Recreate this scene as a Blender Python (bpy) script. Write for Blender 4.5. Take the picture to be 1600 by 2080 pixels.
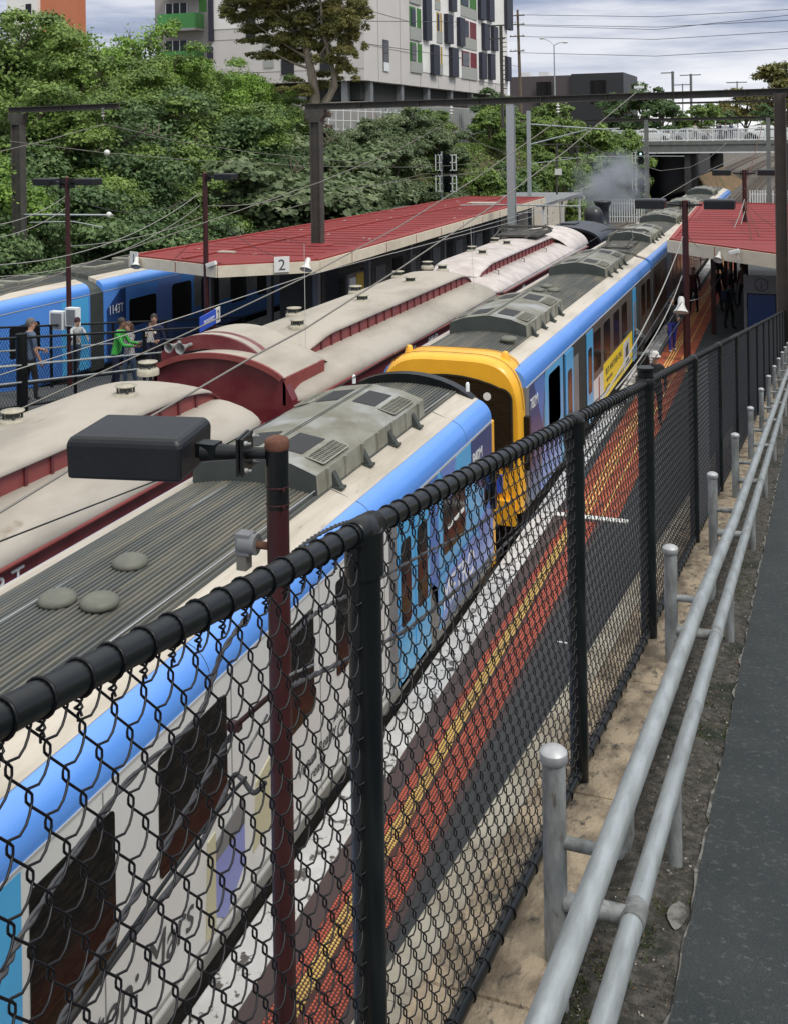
import bpy, bmesh, math, random
import numpy as np
from mathutils import Vector, Matrix
R = math.radians
for o in list(bpy.data.objects): bpy.data.objects.remove(o)
C = bpy.context.scene.collection
scn = bpy.context.scene

# ------------------------------------------------------------------ camera
F_PX, CX, CH, ROLL = 2200.0, 800.0, 277.0, 0.015      # 1600 x 2080 photo pixels
TH = math.atan(820/F_PX); CZ = 8.3
cam = bpy.data.cameras.new('camera'); camo = bpy.data.objects.new('camera', cam); C.objects.link(camo)
rgt = Vector((math.cos(TH), math.sin(TH), 0)); fwd = Vector((-math.sin(TH), math.cos(TH), 0)); up = Vector((0, 0, 1))
cr = math.cos(ROLL); sr = math.sin(ROLL)
xa = rgt*cr - up*sr; ya = up*cr + rgt*sr
M = Matrix((xa, ya, -fwd)).transposed().to_4x4(); M.translation = Vector((0, 0, CZ))
camo.matrix_world = M
cam.sensor_fit = 'VERTICAL'; cam.sensor_height = 36; cam.lens = F_PX/2080*36
cam.shift_x = 0; cam.shift_y = -(1040-CH)/2080
cam.clip_start = 0.05; cam.clip_end = 3000
scn.camera = camo

# ------------------------------------------------------------------ world, sun, exposure
SUN_EL, SUN_AZ = R(52), R(120)      # azimuth measured clockwise from +Y
w = bpy.data.worlds.new("World"); scn.world = w; w.use_nodes = True
nt = w.node_tree; N = nt.nodes; L = nt.links
bg = N['Background']
sky = N.new('ShaderNodeTexSky'); sky.sky_type = 'NISHITA'; sky.sun_disc = False
sky.sun_elevation = SUN_EL; sky.sun_rotation = SUN_AZ
tc = N.new('ShaderNodeTexCoord')
mp = N.new('ShaderNodeMapping'); mp.inputs['Scale'].default_value = (1.0, 1.0, 8.0)
mp.inputs['Rotation'].default_value = (0.0, R(4), 0.0)
L.new(tc.outputs['Generated'], mp.inputs['Vector'])
nz = N.new('ShaderNodeTexNoise'); nz.inputs['Scale'].default_value = 3.4; nz.inputs['Detail'].default_value = 7; nz.inputs['Roughness'].default_value = .55
L.new(mp.outputs['Vector'], nz.inputs['Vector'])
rp_ = N.new('ShaderNodeValToRGB')
e = rp_.color_ramp.elements
e[0].position = .40; e[0].color = (3.3, 4.0, 5.9, 1)
e[1].position = .62; e[1].color = (9.6, 9.9, 11.0, 1)
x = e.new(.50); x.color = (4.9, 5.6, 7.6, 1)
L.new(nz.outputs['Fac'], rp_.inputs['Fac'])
# bright band of cloud low over the horizon
sx = N.new('ShaderNodeSeparateXYZ'); L.new(tc.outputs['Generated'], sx.inputs[0])
mr = N.new('ShaderNodeMapRange'); mr.inputs['From Min'].default_value = 0.015; mr.inputs['From Max'].default_value = 0.10
mr.inputs['To Min'].default_value = 1.0; mr.inputs['To Max'].default_value = 0.0
L.new(sx.outputs['Z'], mr.inputs['Value'])
nz2 = N.new('ShaderNodeTexNoise'); nz2.inputs['Scale'].default_value = 5.0; nz2.inputs['Detail'].default_value = 5
L.new(mp.outputs['Vector'], nz2.inputs['Vector'])
mu = N.new('ShaderNodeMath'); mu.operation = 'MULTIPLY_ADD'; mu.inputs[1].default_value = 1.6; mu.inputs[2].default_value = -.8
L.new(nz2.outputs['Fac'], mu.inputs[0])
ad = N.new('ShaderNodeMath'); ad.operation = 'ADD'; ad.use_clamp = True
L.new(mr.outputs['Result'], ad.inputs[0]); L.new(mu.outputs[0], ad.inputs[1])
m2 = N.new('ShaderNodeMath'); m2.operation = 'MULTIPLY'
mr3 = N.new('ShaderNodeMapRange'); mr3.inputs['From Min'].default_value = 0.03; mr3.inputs['From Max'].default_value = 0.14
mr3.inputs['To Min'].default_value = 1.0; mr3.inputs['To Max'].default_value = 0.0
L.new(sx.outputs['Z'], mr3.inputs['Value'])
L.new(ad.outputs[0], m2.inputs[0]); L.new(mr3.outputs['Result'], m2.inputs[1])
mxh = N.new('ShaderNodeMix'); mxh.data_type = 'RGBA'
L.new(m2.outputs[0], mxh.inputs['Factor']); L.new(rp_.outputs['Color'], mxh.inputs['A']); mxh.inputs['B'].default_value = (14.0, 14.0, 14.4, 1)
mx = N.new('ShaderNodeMix'); mx.data_type = 'RGBA'; mx.inputs['Factor'].default_value = .93
L.new(sky.outputs['Color'], mx.inputs['A']); L.new(mxh.outputs['Result'], mx.inputs['B'])
zr = N.new('ShaderNodeMapRange'); zr.interpolation_type = 'SMOOTHSTEP'; zr.inputs['From Min'].default_value = .22; zr.inputs['From Max'].default_value = .75
L.new(sx.outputs['Z'], zr.inputs['Value'])
mz = N.new('ShaderNodeMix'); mz.data_type = 'RGBA'; L.new(zr.outputs['Result'], mz.inputs['Factor']); L.new(mx.outputs['Result'], mz.inputs['A']); mz.inputs['B'].default_value = (17.5, 17.6, 17.2, 1)
L.new(mz.outputs['Result'], bg.inputs['Color']); bg.inputs['Strength'].default_value = 0.06
sl = bpy.data.lights.new('sun', 'SUN'); sl.energy = 1.5; sl.angle = R(16); sl.color = (1, .96, .9)
so = bpy.data.objects.new('sun', sl); C.objects.link(so)
sd = Vector((math.sin(SUN_AZ)*math.cos(SUN_EL), math.cos(SUN_AZ)*math.cos(SUN_EL), math.sin(SUN_EL)))
so.rotation_euler = (-sd).to_track_quat('-Z', 'Y').to_euler()
scn.view_settings.view_transform = 'Standard'; scn.view_settings.look = 'None'
scn.view_settings.exposure = 0.42; scn.view_settings.gamma = 1
scn.cycles.use_denoising = True
scn.cycles.volume_step_rate = 2

def ray(u, v):
    du, dv = u-CX, v-CH
    a = (du-ROLL*dv)/(1+ROLL*ROLL); b = (dv+ROLL*du)/(1+ROLL*ROLL)
    return rgt*(a/F_PX) + fwd - up*(b/F_PX)
def PY(u, v, y): d = ray(u, v); return d*(y/d.y) + Vector((0, 0, CZ))
def PXx(u, v, x): d = ray(u, v); return d*(x/d.x) + Vector((0, 0, CZ))
def PZ(u, v, z): d = ray(u, v); return d*((z-CZ)/d.z) + Vector((0, 0, CZ))

# ------------------------------------------------------------------ materials
MATS = {}
def pm(name, col, rough=.6, metal=0, col2=None, vs=2.0, amt=.5, lo=.4, hi=.65, stretch=(1, 1, 1), bump=0, bs=40, spec=.5,
       col3=None, vs3=12, lo3=.55, hi3=.7, coat=0, trans=0, alpha=1, world=False, det=6):
    if name in MATS: return MATS[name]
    m = bpy.data.materials.new(name); m.use_nodes = True; MATS[name] = m
    n = m.node_tree.nodes; l = m.node_tree.links; b = n['Principled BSDF']
    b.inputs['Roughness'].default_value = rough; b.inputs['Metallic'].default_value = metal
    b.inputs['Specular IOR Level'].default_value = spec
    if coat: b.inputs['Coat Weight'].default_value = coat; b.inputs['Coat Roughness'].default_value = .15
    if trans: b.inputs['Transmission Weight'].default_value = trans
    if alpha < 1: b.inputs['Alpha'].default_value = alpha
    b.inputs['Base Color'].default_value = (*col, 1)
    t = n.new('ShaderNodeTexCoord'); mpn = n.new('ShaderNodeMapping'); mpn.inputs['Scale'].default_value = stretch
    l.new(t.outputs['Object'], mpn.inputs['Vector'])
    vec = mpn.outputs['Vector']
    if world:
        g = n.new('ShaderNodeNewGeometry'); l.new(g.outputs['Position'], mpn.inputs['Vector'])
    last = None
    def layer(prev, c, scale, lo_, hi_, am):
        z = n.new('ShaderNodeTexNoise'); z.inputs['Scale'].default_value = scale; z.inputs['Detail'].default_value = det; z.inputs['Roughness'].default_value = .6
        l.new(vec, z.inputs['Vector'])
        q = n.new('ShaderNodeMapRange'); q.inputs['From Min'].default_value = lo_; q.inputs['From Max'].default_value = hi_; q.inputs['To Max'].default_value = am
        l.new(z.outputs['Fac'], q.inputs['Value'])
        k = n.new('ShaderNodeMix'); k.data_type = 'RGBA'; l.new(q.outputs['Result'], k.inputs['Factor'])
        if prev is None: k.inputs['A'].default_value = (*col, 1)
        else: l.new(prev, k.inputs['A'])
        k.inputs['B'].default_value = (*c, 1)
        return k.outputs['Result']
    if col2 is not None: last = layer(last, col2, vs, lo, hi, amt)
    if col3 is not None: last = layer(last, col3, vs3, lo3, hi3, 1.0)
    if last is not None: l.new(last, b.inputs['Base Color'])
    if bump:
        z = n.new('ShaderNodeTexNoise'); z.inputs['Scale'].default_value = bs; z.inputs['Detail'].default_value = 4
        l.new(vec, z.inputs['Vector'])
        bp = n.new('ShaderNodeBump'); bp.inputs['Strength'].default_value = bump; bp.inputs['Distance'].default_value = .01
        l.new(z.outputs['Fac'], bp.inputs['Height']); l.new(bp.outputs['Normal'], b.inputs['Normal'])
    return m
def dk(c, k): return tuple(v*k for v in c)
def leafmat(name, cols, trans=.25):
    m = bpy.data.materials.new(name); m.use_nodes = True; MATS[name] = m
    n = m.node_tree.nodes; l = m.node_tree.links; b = n['Principled BSDF']
    g = n.new('ShaderNodeNewGeometry'); r = n.new('ShaderNodeValToRGB'); el = r.color_ramp.elements
    el[0].color = (*cols[0], 1); el[1].color = (*cols[-1], 1)
    for i, c in enumerate(cols[1:-1]): q = el.new((i+1)/(len(cols)-1)); q.color = (*c, 1)
    # hue varies from clump to clump and a little from leaf to leaf
    z = n.new('ShaderNodeTexNoise'); z.inputs['Scale'].default_value = .55; z.inputs['Detail'].default_value = 3
    l.new(g.outputs['Position'], z.inputs['Vector'])
    a = n.new('ShaderNodeMath'); a.operation = 'MULTIPLY_ADD'; a.inputs[1].default_value = 1.9; a.inputs[2].default_value = -.62
    l.new(z.outputs['Fac'], a.inputs[0])
    a2 = n.new('ShaderNodeMath'); a2.operation = 'MULTIPLY_ADD'; a2.inputs[1].default_value = .35
    l.new(g.outputs['Random Per Island'], a2.inputs[0]); l.new(a.outputs[0], a2.inputs[2])
    l.new(a2.outputs[0], r.inputs['Fac'])
    l.new(r.outputs['Color'], b.inputs['Base Color']); b.inputs['Roughness'].default_value = .55
    tr = n.new('ShaderNodeBsdfTranslucent'); l.new(r.outputs['Color'], tr.inputs['Color'])
    ms = n.new('ShaderNodeMixShader'); ms.inputs[0].default_value = trans
    l.new(b.outputs[0], ms.inputs[1]); l.new(tr.outputs[0], ms.inputs[2]); l.new(ms.outputs[0], n['Material Output'].inputs['Surface'])
    return m

m_black = pm('black_paint', (.004, .006, .007), .30, spec=.38, col2=(.010, .012, .013), vs=6, bump=.10, bs=30)
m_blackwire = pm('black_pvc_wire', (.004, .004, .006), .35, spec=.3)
m_galv = pm('galvanised_steel', (.30, .315, .315), .55, .25, col2=(.15, .155, .15), vs=16, lo=.40, hi=.62, amt=.9, bump=.25, bs=90, stretch=(1, 1, .35), col3=(.10, .085, .065), vs3=42, lo3=.60, hi3=.72)
m_galv2 = pm('galvanised_rail', (.44, .48, .49), .34, .45, col2=(.27, .29, .295), vs=11, lo=.42, hi=.66, amt=.8, stretch=(2, .35, 2), bump=.10, bs=80, col3=(.19, .17, .15), vs3=60, lo3=.66, hi3=.76)
m_steeldark = pm('weathered_dark_steel', (.050, .050, .044), .7, .1, col2=(.10, .085, .07), vs=4, bump=.2)
m_maroonpole = pm('maroon_pole_paint', (.034, .006, .008), .42, col2=(.055, .011, .012), vs=8, amt=.6, bump=.05)
m_rust = pm('rusty_steel', (.10, .035, .02), .8, col2=(.17, .08, .05), vs=20)
m_asphalt = pm('path_asphalt', (.036, .043, .046), .92, col2=(.056, .062, .064), vs=3.2, det=12, bump=1.0, bs=140, col3=(.10, .108, .11), vs3=38, lo3=.56, hi3=.72, spec=.25)
m_platasph = pm('platform_asphalt', (.055, .060, .064), .92, col2=(.038, .042, .046), vs=.8, bump=.4, bs=160, world=True, col3=(.10, .10, .10), vs3=3.5, lo3=.70, hi3=.76)
m_dirt = pm('gritty_dirt', (.030, .027, .022), .95, col2=(.085, .078, .068), vs=26, lo=.42, hi=.62, amt=1, bump=1.0, bs=120, col3=(.010, .016, .008), vs3=2.6, lo3=.52, hi3=.60)
m_conc = pm('stained_concrete', (.33, .265, .185), .92, col2=(.13, .10, .068), vs=5.5, lo=.42, hi=.60, amt=.9, bump=.9, bs=55, stretch=(1.6, .8, 1), col3=(.045, .042, .034), vs3=13, lo3=.55, hi3=.66, det=10)
m_paleconc = pm('pale_concrete', (.44, .405, .33), .9, col2=(.24, .20, .145), vs=2.2, det=9, amt=.8, bump=.3, bs=60, col3=(.15, .13, .1), vs3=5, lo3=.62, hi3=.72)
m_white_edge = pm('white_edge_paint', (.62, .62, .62), .75, col2=(.42, .41, .40), vs=1.3, amt=.8, col3=(.10, .09, .085), vs3=5.5, lo3=.565, hi3=.60, det=9, bump=.3, bs=60, world=True)
m_redbrown = pm('red_brown_paint', (.075, .050, .050), .85, col2=(.06, .05, .05), vs=2, world=True)
m_orange = pm('orange_tactile', (.62, .135, .080), .75, col2=(.42, .09, .06), vs=2.2, amt=.8, world=True)
m_orange2 = pm('orange_tactile_sheet', (.36, .065, .035), .75, col2=(.22, .045, .03), vs=1.5, world=True)
m_orange_far = pm('bright_orange_tactile', (.42, .095, .04), .75, col2=(.24, .055, .03), vs=1.1, world=True, col3=(.10, .05, .04), vs3=4, lo3=.56, hi3=.68)
m_yellow = pm('yellow_tactile', (.78, .54, .16), .75, col2=(.5, .35, .11), vs=2.2, amt=.8, world=True)
m_paintwhite = pm('white_line_paint', (.75, .75, .73), .7)
m_ballast = pm('ballast', (.13, .115, .10), .95, col2=(.07, .06, .05), vs=14, lo=.4, hi=.6, amt=1, bump=1, bs=25, world=True)
m_grass = pm('embankment_soil', (.05, .06, .02), .95, col2=(.10, .07, .035), vs=.8, amt=1, bump=1, bs=3, world=True)
m_rail = pm('rail_steel', (.25, .2, .17), .45, .6)
m_sleeper = pm('sleeper', (.16, .14, .12), .9, col2=(.1, .08, .07), vs=6)
m_roofgrey = pm('ribbed_roof_grime', (.075, .082, .078), .6, col2=(.19, .172, .13), vs=1.1, lo=.45, hi=.68, amt=.9, stretch=(6, .35, 1), col3=(.045, .04, .032), vs3=2.6, lo3=.60, hi3=.75)
m_roofcream = pm('roof_edge_cream', (.52, .475, .41), .6, col2=(.36, .32, .26), vs=1.4, stretch=(3, .35, 1), amt=.85, col3=(.22, .19, .15), vs3=5, lo3=.66, hi3=.76)
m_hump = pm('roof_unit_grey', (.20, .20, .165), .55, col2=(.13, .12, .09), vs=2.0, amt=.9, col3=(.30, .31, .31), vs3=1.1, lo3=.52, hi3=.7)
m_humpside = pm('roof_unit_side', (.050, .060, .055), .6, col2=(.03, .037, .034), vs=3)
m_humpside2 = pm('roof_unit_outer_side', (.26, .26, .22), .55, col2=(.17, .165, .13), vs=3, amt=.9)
m_grille = pm('dark_grille', (.016, .018, .02), .6)
m_mush = pm('roof_vent_grey', (.11, .115, .095), .6, col2=(.17, .165, .13), vs=6)
m_blue = pm('train_blue', (.10, .30, .82), .26, col2=(.085, .25, .70), vs=1.2, spec=.6, coat=.5, stretch=(1, .5, 1), col3=(.12, .20, .38), vs3=9, lo3=.70, hi3=.80)
m_midblue = pm('panel_mid_blue', (.06, .19, .55), .3, coat=.3)
m_sky = pm('panel_sky_blue', (.085, .42, .78), .3, col2=(.08, .36, .70), vs=1, coat=.3)
m_lilac = pm('panel_periwinkle', (.14, .24, .62), .3, coat=.3)
m_navy = pm('panel_navy', (.02, .055, .19), .3, coat=.3)
m_wrap = pm('white_wrap', (.66, .68, .68), .35, col2=(.58, .58, .58), vs=.7, coat=.2)
m_grey = pm('grey_metal', (.22, .23, .24), .45, .2, col2=(.15, .15, .155), vs=3)
m_glass = pm('dark_window_glass', (.008, .009, .010), .1, spec=.4, col2=(.018, .016, .014), vs=3, stretch=(1, 4, 9))
m_glassb = pm('tinted_window_film', (.007, .007, .007), .12, spec=.3, col2=(.020, .016, .012), vs=3, stretch=(1, 2, 12), lo=.45, hi=.6, amt=1)
m_farmesh = pm('highlight_grey_wire', (.030, .031, .036), .35, spec=.5)  # black wire painted lighter grey: highlights put into the colour of the far mesh
m_rubber = pm('black_rubber', (.01, .01, .01), .7)
m_under = pm('underframe', (.02, .019, .018), .85, col2=(.05, .04, .03), vs=5)
m_yel = pm('train_yellow', (.86, .45, .03), .4, col2=(.74, .37, .03), vs=2, coat=.2)
m_adyel = pm('advert_yellow', (.80, .60, .03), .4)
m_txtdark = pm('dark_lettering', (.06, .065, .07), .5)
m_txtwhite = pm('white_lettering', (.75, .76, .76), .5)
m_skirt = pm('grey_skirt', (.20, .20, .19), .5, col2=(.13, .12, .10), vs=2, amt=.8)
m_maroon = pm('carriage_maroon', (.125, .016, .024), .40, col2=(.18, .045, .045), vs=2.2, amt=.7, coat=.2)
m_maroonl = pm('clerestory_maroon', (.24, .055, .048), .5, col2=(.15, .032, .03), vs=3)
m_canvas = pm('carriage_roof_canvas', (.385, .35, .30), .75, col2=(.24, .215, .18), vs=1.0, lo=.42, hi=.66, amt=.75, stretch=(1, .4, 1), bump=.15, bs=14, col3=(.22, .18, .13), vs3=2.3, lo3=.66, hi3=.76)
m_canvas2 = pm('silver_roof', (.56, .51, .49), .5, .05, col2=(.40, .34, .31), vs=2.2, amt=.8, bump=.15, bs=14)
m_vent = pm('carriage_vent_cream', (.42, .39, .31), .6, col2=(.25, .22, .16), vs=14)
m_redroof = pm('red_roof', (.235, .022, .025), .8, col2=(.165, .017, .019), vs=.9, amt=.9, col3=(.11, .035, .032), vs3=1.6, lo3=.54, hi3=.80, bump=.1, bs=20, stretch=(.5, 1.6, 1))
m_fascia = pm('cream_fascia', (.66, .60, .48), .6, col2=(.55, .48, .37), vs=3, amt=.6)
m_gutline = pm('pale_gutter_line', (.42, .43, .43), .5)
m_gutter = pm('red_gutter', (.25, .03, .025), .6)
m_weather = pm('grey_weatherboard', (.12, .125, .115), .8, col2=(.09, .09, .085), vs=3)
m_darkin = pm('dark_interior', (.02, .022, .02), .9)
m_bldg = pm('building_pale_render', (.58, .555, .54), .8, col2=(.53, .50, .48), vs=.4)
m_bldgw = pm('building_white_panel', (.80, .79, .77), .75, col2=(.66, .65, .63), vs=.5)
m_bldgg = pm('building_grey_render', (.36, .345, .335), .8, col2=(.31, .30, .29), vs=.4)
m_groove = pm('panel_groove', (.33, .31, .30), .8)
m_wgreen = pm('green_reveal', (.055, .19, .035), .6, col2=(.03, .11, .02), vs=1.5)
m_wyel = pm('ochre_reveal', (.38, .23, .02), .6)
m_wred = pm('red_reveal', (.17, .018, .03), .6, col2=(.09, .01, .015), vs=2)
m_shade = pm('navy_sunshade', (.014, .015, .03), .5)
m_spand = pm('grey_spandrel', (.34, .35, .33), .7)
m_orangeb = pm('orange_render', (.55, .19, .10), .8, col2=(.48, .16, .085), vs=.5)
m_darkb = pm('charcoal_cladding', (.03, .032, .037), .5)
m_purb = pm('brown_cladding', (.085, .07, .075), .7)
m_bridge = pm('bridge_steel', (.16, .17, .165), .7, col2=(.09, .09, .08), vs=2, world=True)
m_whitem = pm('white_metal', (.72, .74, .75), .5)
m_abut = pm('dark_abutment', (.035, .035, .04), .9, col2=(.06, .06, .06), vs=1, world=True)
m_wall2 = pm('cream_panel_wall', (.55, .50, .43), .8, col2=(.45, .40, .33), vs=1)
m_bark = pm('bark', (.11, .085, .06), .9, col2=(.22, .19, .15), vs=5, stretch=(2, 2, .5))
m_barkp = pm('pale_gum_bark', (.34, .29, .23), .8, col2=(.14, .11, .08), vs=2.5, stretch=(2, 2, .5))
m_insul = pm('white_insulator', (.65, .65, .62), .3)
m_wire = pm('overhead_wire', (.20, .19, .17), .5, .3)
m_cable = pm('aged_grey_cable', (.032, .034, .040), .6, col2=(.075, .075, .078), vs=30)
m_wireW = pm('pale_cable', (.30, .295, .28), .6)
m_loco = pm('loco_black', (.016, .018, .022), .35, col2=(.05, .05, .055), vs=4)
m_carw = pm('white_car_paint', (.70, .71, .72), .25, coat=.6)
m_cars = pm('silver_car_paint', (.45, .46, .47), .3, .4, coat=.6)
m_orangestuff = pm('dry_orange_earth', (.20, .11, .055), .9, col2=(.06, .07, .03), vs=.8, amt=1)
m_bluesign = pm('blue_sign', (.025, .09, .55), .5)
m_gl_green = pm('green_balcony_glass', (.08, .33, .08), .15, alpha=.75)
m_hi = pm('horn_white', (.62, .62, .60), .4)
leaf_a = leafmat('leaf_mid_green', [(.062, .105, .026), (.12, .195, .042), (.19, .29, .06), (.28, .39, .10)])
leaf_b = leafmat('leaf_dark_green', [(.038, .075, .028), (.066, .125, .042), (.105, .18, .058), (.17, .25, .085)])
leaf_c = leafmat('leaf_bright_green', [(.09, .17, .03), (.16, .28, .045), (.23, .38, .06), (.31, .47, .09)])
leaf_d = leafmat('leaf_olive_gum', [(.085, .095, .028), (.15, .155, .04), (.21, .20, .055), (.29, .25, .09)])
leaf_e = leafmat('leaf_grey_green', [(.05, .085, .03), (.10, .15, .06), (.16, .21, .10), (.24, .29, .15)])
leaf_r = leafmat('leaf_russet', [(.06, .03, .02), (.10, .05, .03), (.14, .08, .05), (.09, .08, .04)])

# ------------------------------------------------------------------ mesh helpers
class MB:
    def __init__(s): s.v = []; s.f = []; s.sm = []; s.mi = []
    def add(s, vs, fs, smooth=False, mi=0):
        b = len(s.v); s.v += [tuple(p) for p in vs]
        for f in fs: s.f.append(tuple(i+b for i in f)); s.sm.append(smooth); s.mi.append(mi)
        return s
    def box(s, x0, x1, y0, y1, z0, z1, mi=0):
        vs = [(x, y, z) for z in (z0, z1) for y in (y0, y1) for x in (x0, x1)]
        return s.add(vs, [(0, 2, 3, 1), (4, 5, 7, 6), (0, 1, 5, 4), (2, 6, 7, 3), (0, 4, 6, 2), (1, 3, 7, 5)], mi=mi)
    def bar(s, p, q, wd, h, mi=0, upv=(0, 0, 1)):
        p = Vector(p); q = Vector(q); d = (q-p).normalized(); u = Vector(upv)
        if abs(d.dot(u)) > .99: u = Vector((0, 1, 0))
        sd_ = d.cross(u).normalized()*wd/2; u = sd_.cross(d).normalized()*h/2
        vs = [p-sd_-u, p+sd_-u, p-sd_+u, p+sd_+u, q-sd_-u, q+sd_-u, q-sd_+u, q+sd_+u]
        return s.add(vs, [(0, 2, 3, 1), (4, 5, 7, 6), (0, 1, 5, 4), (2, 6, 7, 3), (0, 4, 6, 2), (1, 3, 7, 5)], mi=mi)
    def tube(s, pts, r, n=8, cap=True, mi=0, smooth=True):
        pts = [Vector(p) for p in pts]; rs = r if isinstance(r, (list, tuple)) else [r]*len(pts)
        t0 = (pts[1]-pts[0]).normalized(); ref = Vector((0, 0, 1)) if abs(t0.z) < .9 else Vector((1, 0, 0))
        nn = t0.cross(ref).normalized(); vs = []
        for i, p in enumerate(pts):
            a = pts[max(i-1, 0)]; b = pts[min(i+1, len(pts)-1)]; t = (b-a)
            t = t.normalized() if t.length > 1e-9 else t0
            nn = (nn - t*nn.dot(t)); nn = nn.normalized() if nn.length > 1e-6 else t.orthogonal().normalized()
            bb = t.cross(nn)
            for k in range(n):
                an = 2*math.pi*k/n; vs.append(p + (nn*math.cos(an)+bb*math.sin(an))*rs[i])
        fs = []
        for i in range(len(pts)-1):
            for k in range(n):
                a = i*n+k; b = i*n+(k+1) % n; fs.append((a, b, b+n, a+n))
        s.add(vs, fs, smooth, mi)
        if cap:
            s.add(vs[:n], [tuple(range(n-1, -1, -1))], False, mi); s.add(vs[-n:], [tuple(range(n))], False, mi)
        return s
    def lathe(s, prof, n=20, c=(0, 0, 0), ax=None, mi=0, smooth=True):
        # prof: list of (r, h) along axis
        c = Vector(c); ax = Vector(ax).normalized() if ax else Vector((0, 0, 1)); a = ax.orthogonal().normalized(); b = ax.cross(a)
        vs = []
        for r_, h in prof:
            for k in range(n):
                an = 2*math.pi*k/n; vs.append(c+ax*h+(a*math.cos(an)+b*math.sin(an))*r_)
        fs = [(i*n+k, i*n+(k+1) % n, (i+1)*n+(k+1) % n, (i+1)*n+k) for i in range(len(prof)-1) for k in range(n)]
        return s.add(vs, fs, smooth, mi)
    def prism(s, poly, a0, a1, axis='y', mi=0, smooth=False, caps=True):
        # poly: list of 2D points in the plane across the axis
        def m(p, a):
            return {'y': (p[0], a, p[1]), 'x': (a, p[0], p[1]), 'z': (p[0], p[1], a)}[axis]
        n = len(poly); vs = [m(p, a0) for p in poly]+[m(p, a1) for p in poly]
        s.add(vs, [(i, (i+1) % n, (i+1) % n+n, i+n) for i in range(n)], smooth, mi)
        if caps: s.add(vs[:n], [tuple(range(n-1, -1, -1))], False, mi); s.add(vs[n:], [tuple(range(n))], False, mi)
        return s
    def strip(s, prof, stations, mi=0, smooth=True, close=False):
        # prof: list of (x,z); stations: list of (y, sx, dz) sections
        n = len(prof); vs = []
        for st in stations:
            y, sx_, dz = st[:3]
            for (x_, z_) in prof: vs.append((x_*sx_, y, z_+dz))
        fs = [(i*n+k, i*n+k+1, (i+1)*n+k+1, (i+1)*n+k) for i in range(len(stations)-1) for k in range(n-1)]
        return s.add(vs, fs, smooth, mi)
    def quad(s, a, b, c, d, mi=0): return s.add([a, b, c, d], [(0, 1, 2, 3)], mi=mi)
    def sphere(s, c, r, n=12, mi=0, sq=(1, 1, 1)):
        vs = []; m = n//2
        for i in range(m+1):
            ph = math.pi*i/m
            for k in range(n):
                an = 2*math.pi*k/n; vs.append((c[0]+r*sq[0]*math.sin(ph)*math.cos(an), c[1]+r*sq[1]*math.sin(ph)*math.sin(an), c[2]+r*sq[2]*math.cos(ph)))
        return s.add(vs, [(i*n+k, (i+1)*n+k, (i+1)*n+(k+1) % n, i*n+(k+1) % n) for i in range(m) for k in range(n)], True, mi)
    def build(s, name, mat, parent=None, loc=None, bevel=0, fix=True):
        me = bpy.data.meshes.new(name); me.from_pydata(s.v, [], s.f)
        me.polygons.foreach_set('use_smooth', s.sm)
        for m in (mat if isinstance(mat, (list, tuple)) else [mat]): me.materials.append(m)
        if any(s.mi): me.polygons.foreach_set('material_index', s.mi)
        if fix:
            bm = bmesh.new(); bm.from_mesh(me); bmesh.ops.recalc_face_normals(bm, faces=bm.faces); bm.to_mesh(me); bm.free()
        me.update()
        o = bpy.data.objects.new(name, me); C.objects.link(o)
        if bevel:
            b = o.modifiers.new('bevel', 'BEVEL'); b.width = bevel; b.segments = 2; b.limit_method = 'ANGLE'
        if loc is not None: o.location = loc
        if parent is not None:
            o.parent = parent
            if loc is None: o.matrix_parent_inverse = parent.matrix_basis.inverted()
        return o
def tag(o, label=None, cat=None, group=None, kind=None):
    if label: o['label'] = label
    if cat: o['category'] = cat
    if group: o['group'] = group
    if kind: o['kind'] = kind
    return o
def empty(name, loc, label, cat, group=None, rz=0):
    o = bpy.data.objects.new(name, None); C.objects.link(o); o.location = loc; o.rotation_euler = (0, 0, rz)
    o.empty_display_size = .2
    o.matrix_basis  # basis set through loc/rot
    return tag(o, label, cat, group)
def copy_tree(o, parent=None):
    c = o.copy(); C.objects.link(c); c.parent = parent
    for ch in [q for q in bpy.data.objects if q.parent == o]: copy_tree(ch, c)
    return c
def text(body, size, mat, name='lettering', parent=None, mw=None, ext=.002, align='LEFT', sx=1, shear=0, spacing=1, bold=0):
    cu = bpy.data.curves.new(name, 'FONT'); cu.body = body; cu.offset = bold; cu.size = size; cu.extrude = ext; cu.align_x = align; cu.shear = shear; cu.space_character = spacing
    t = bpy.data.objects.new(name, cu); C.objects.link(t)
    bpy.context.view_layer.update()
    me = bpy.data.meshes.new_from_object(t.evaluated_get(bpy.context.evaluated_depsgraph_get()))
    bpy.data.objects.remove(t); me.name = name
    me.materials.clear(); me.materials.append(mat)
    me.transform(mw @ Matrix.Diagonal((sx, 1, 1, 1)))
    o = bpy.data.objects.new(name, me); C.objects.link(o)
    if parent is not None: o.parent = parent; o.matrix_parent_inverse = parent.matrix_basis.inverted()
    return o
MX = Matrix(((0, 0, 1, 0), (1, 0, 0, 0), (0, 1, 0, 0), (0, 0, 0, 1)))      # text lying on a face that looks to +X
MYn = Matrix(((1, 0, 0, 0), (0, 0, -1, 0), (0, 1, 0, 0), (0, 0, 0, 1)))    # text on a face that looks to -Y
def T(x, y, z): return Matrix.Translation((x, y, z))
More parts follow.
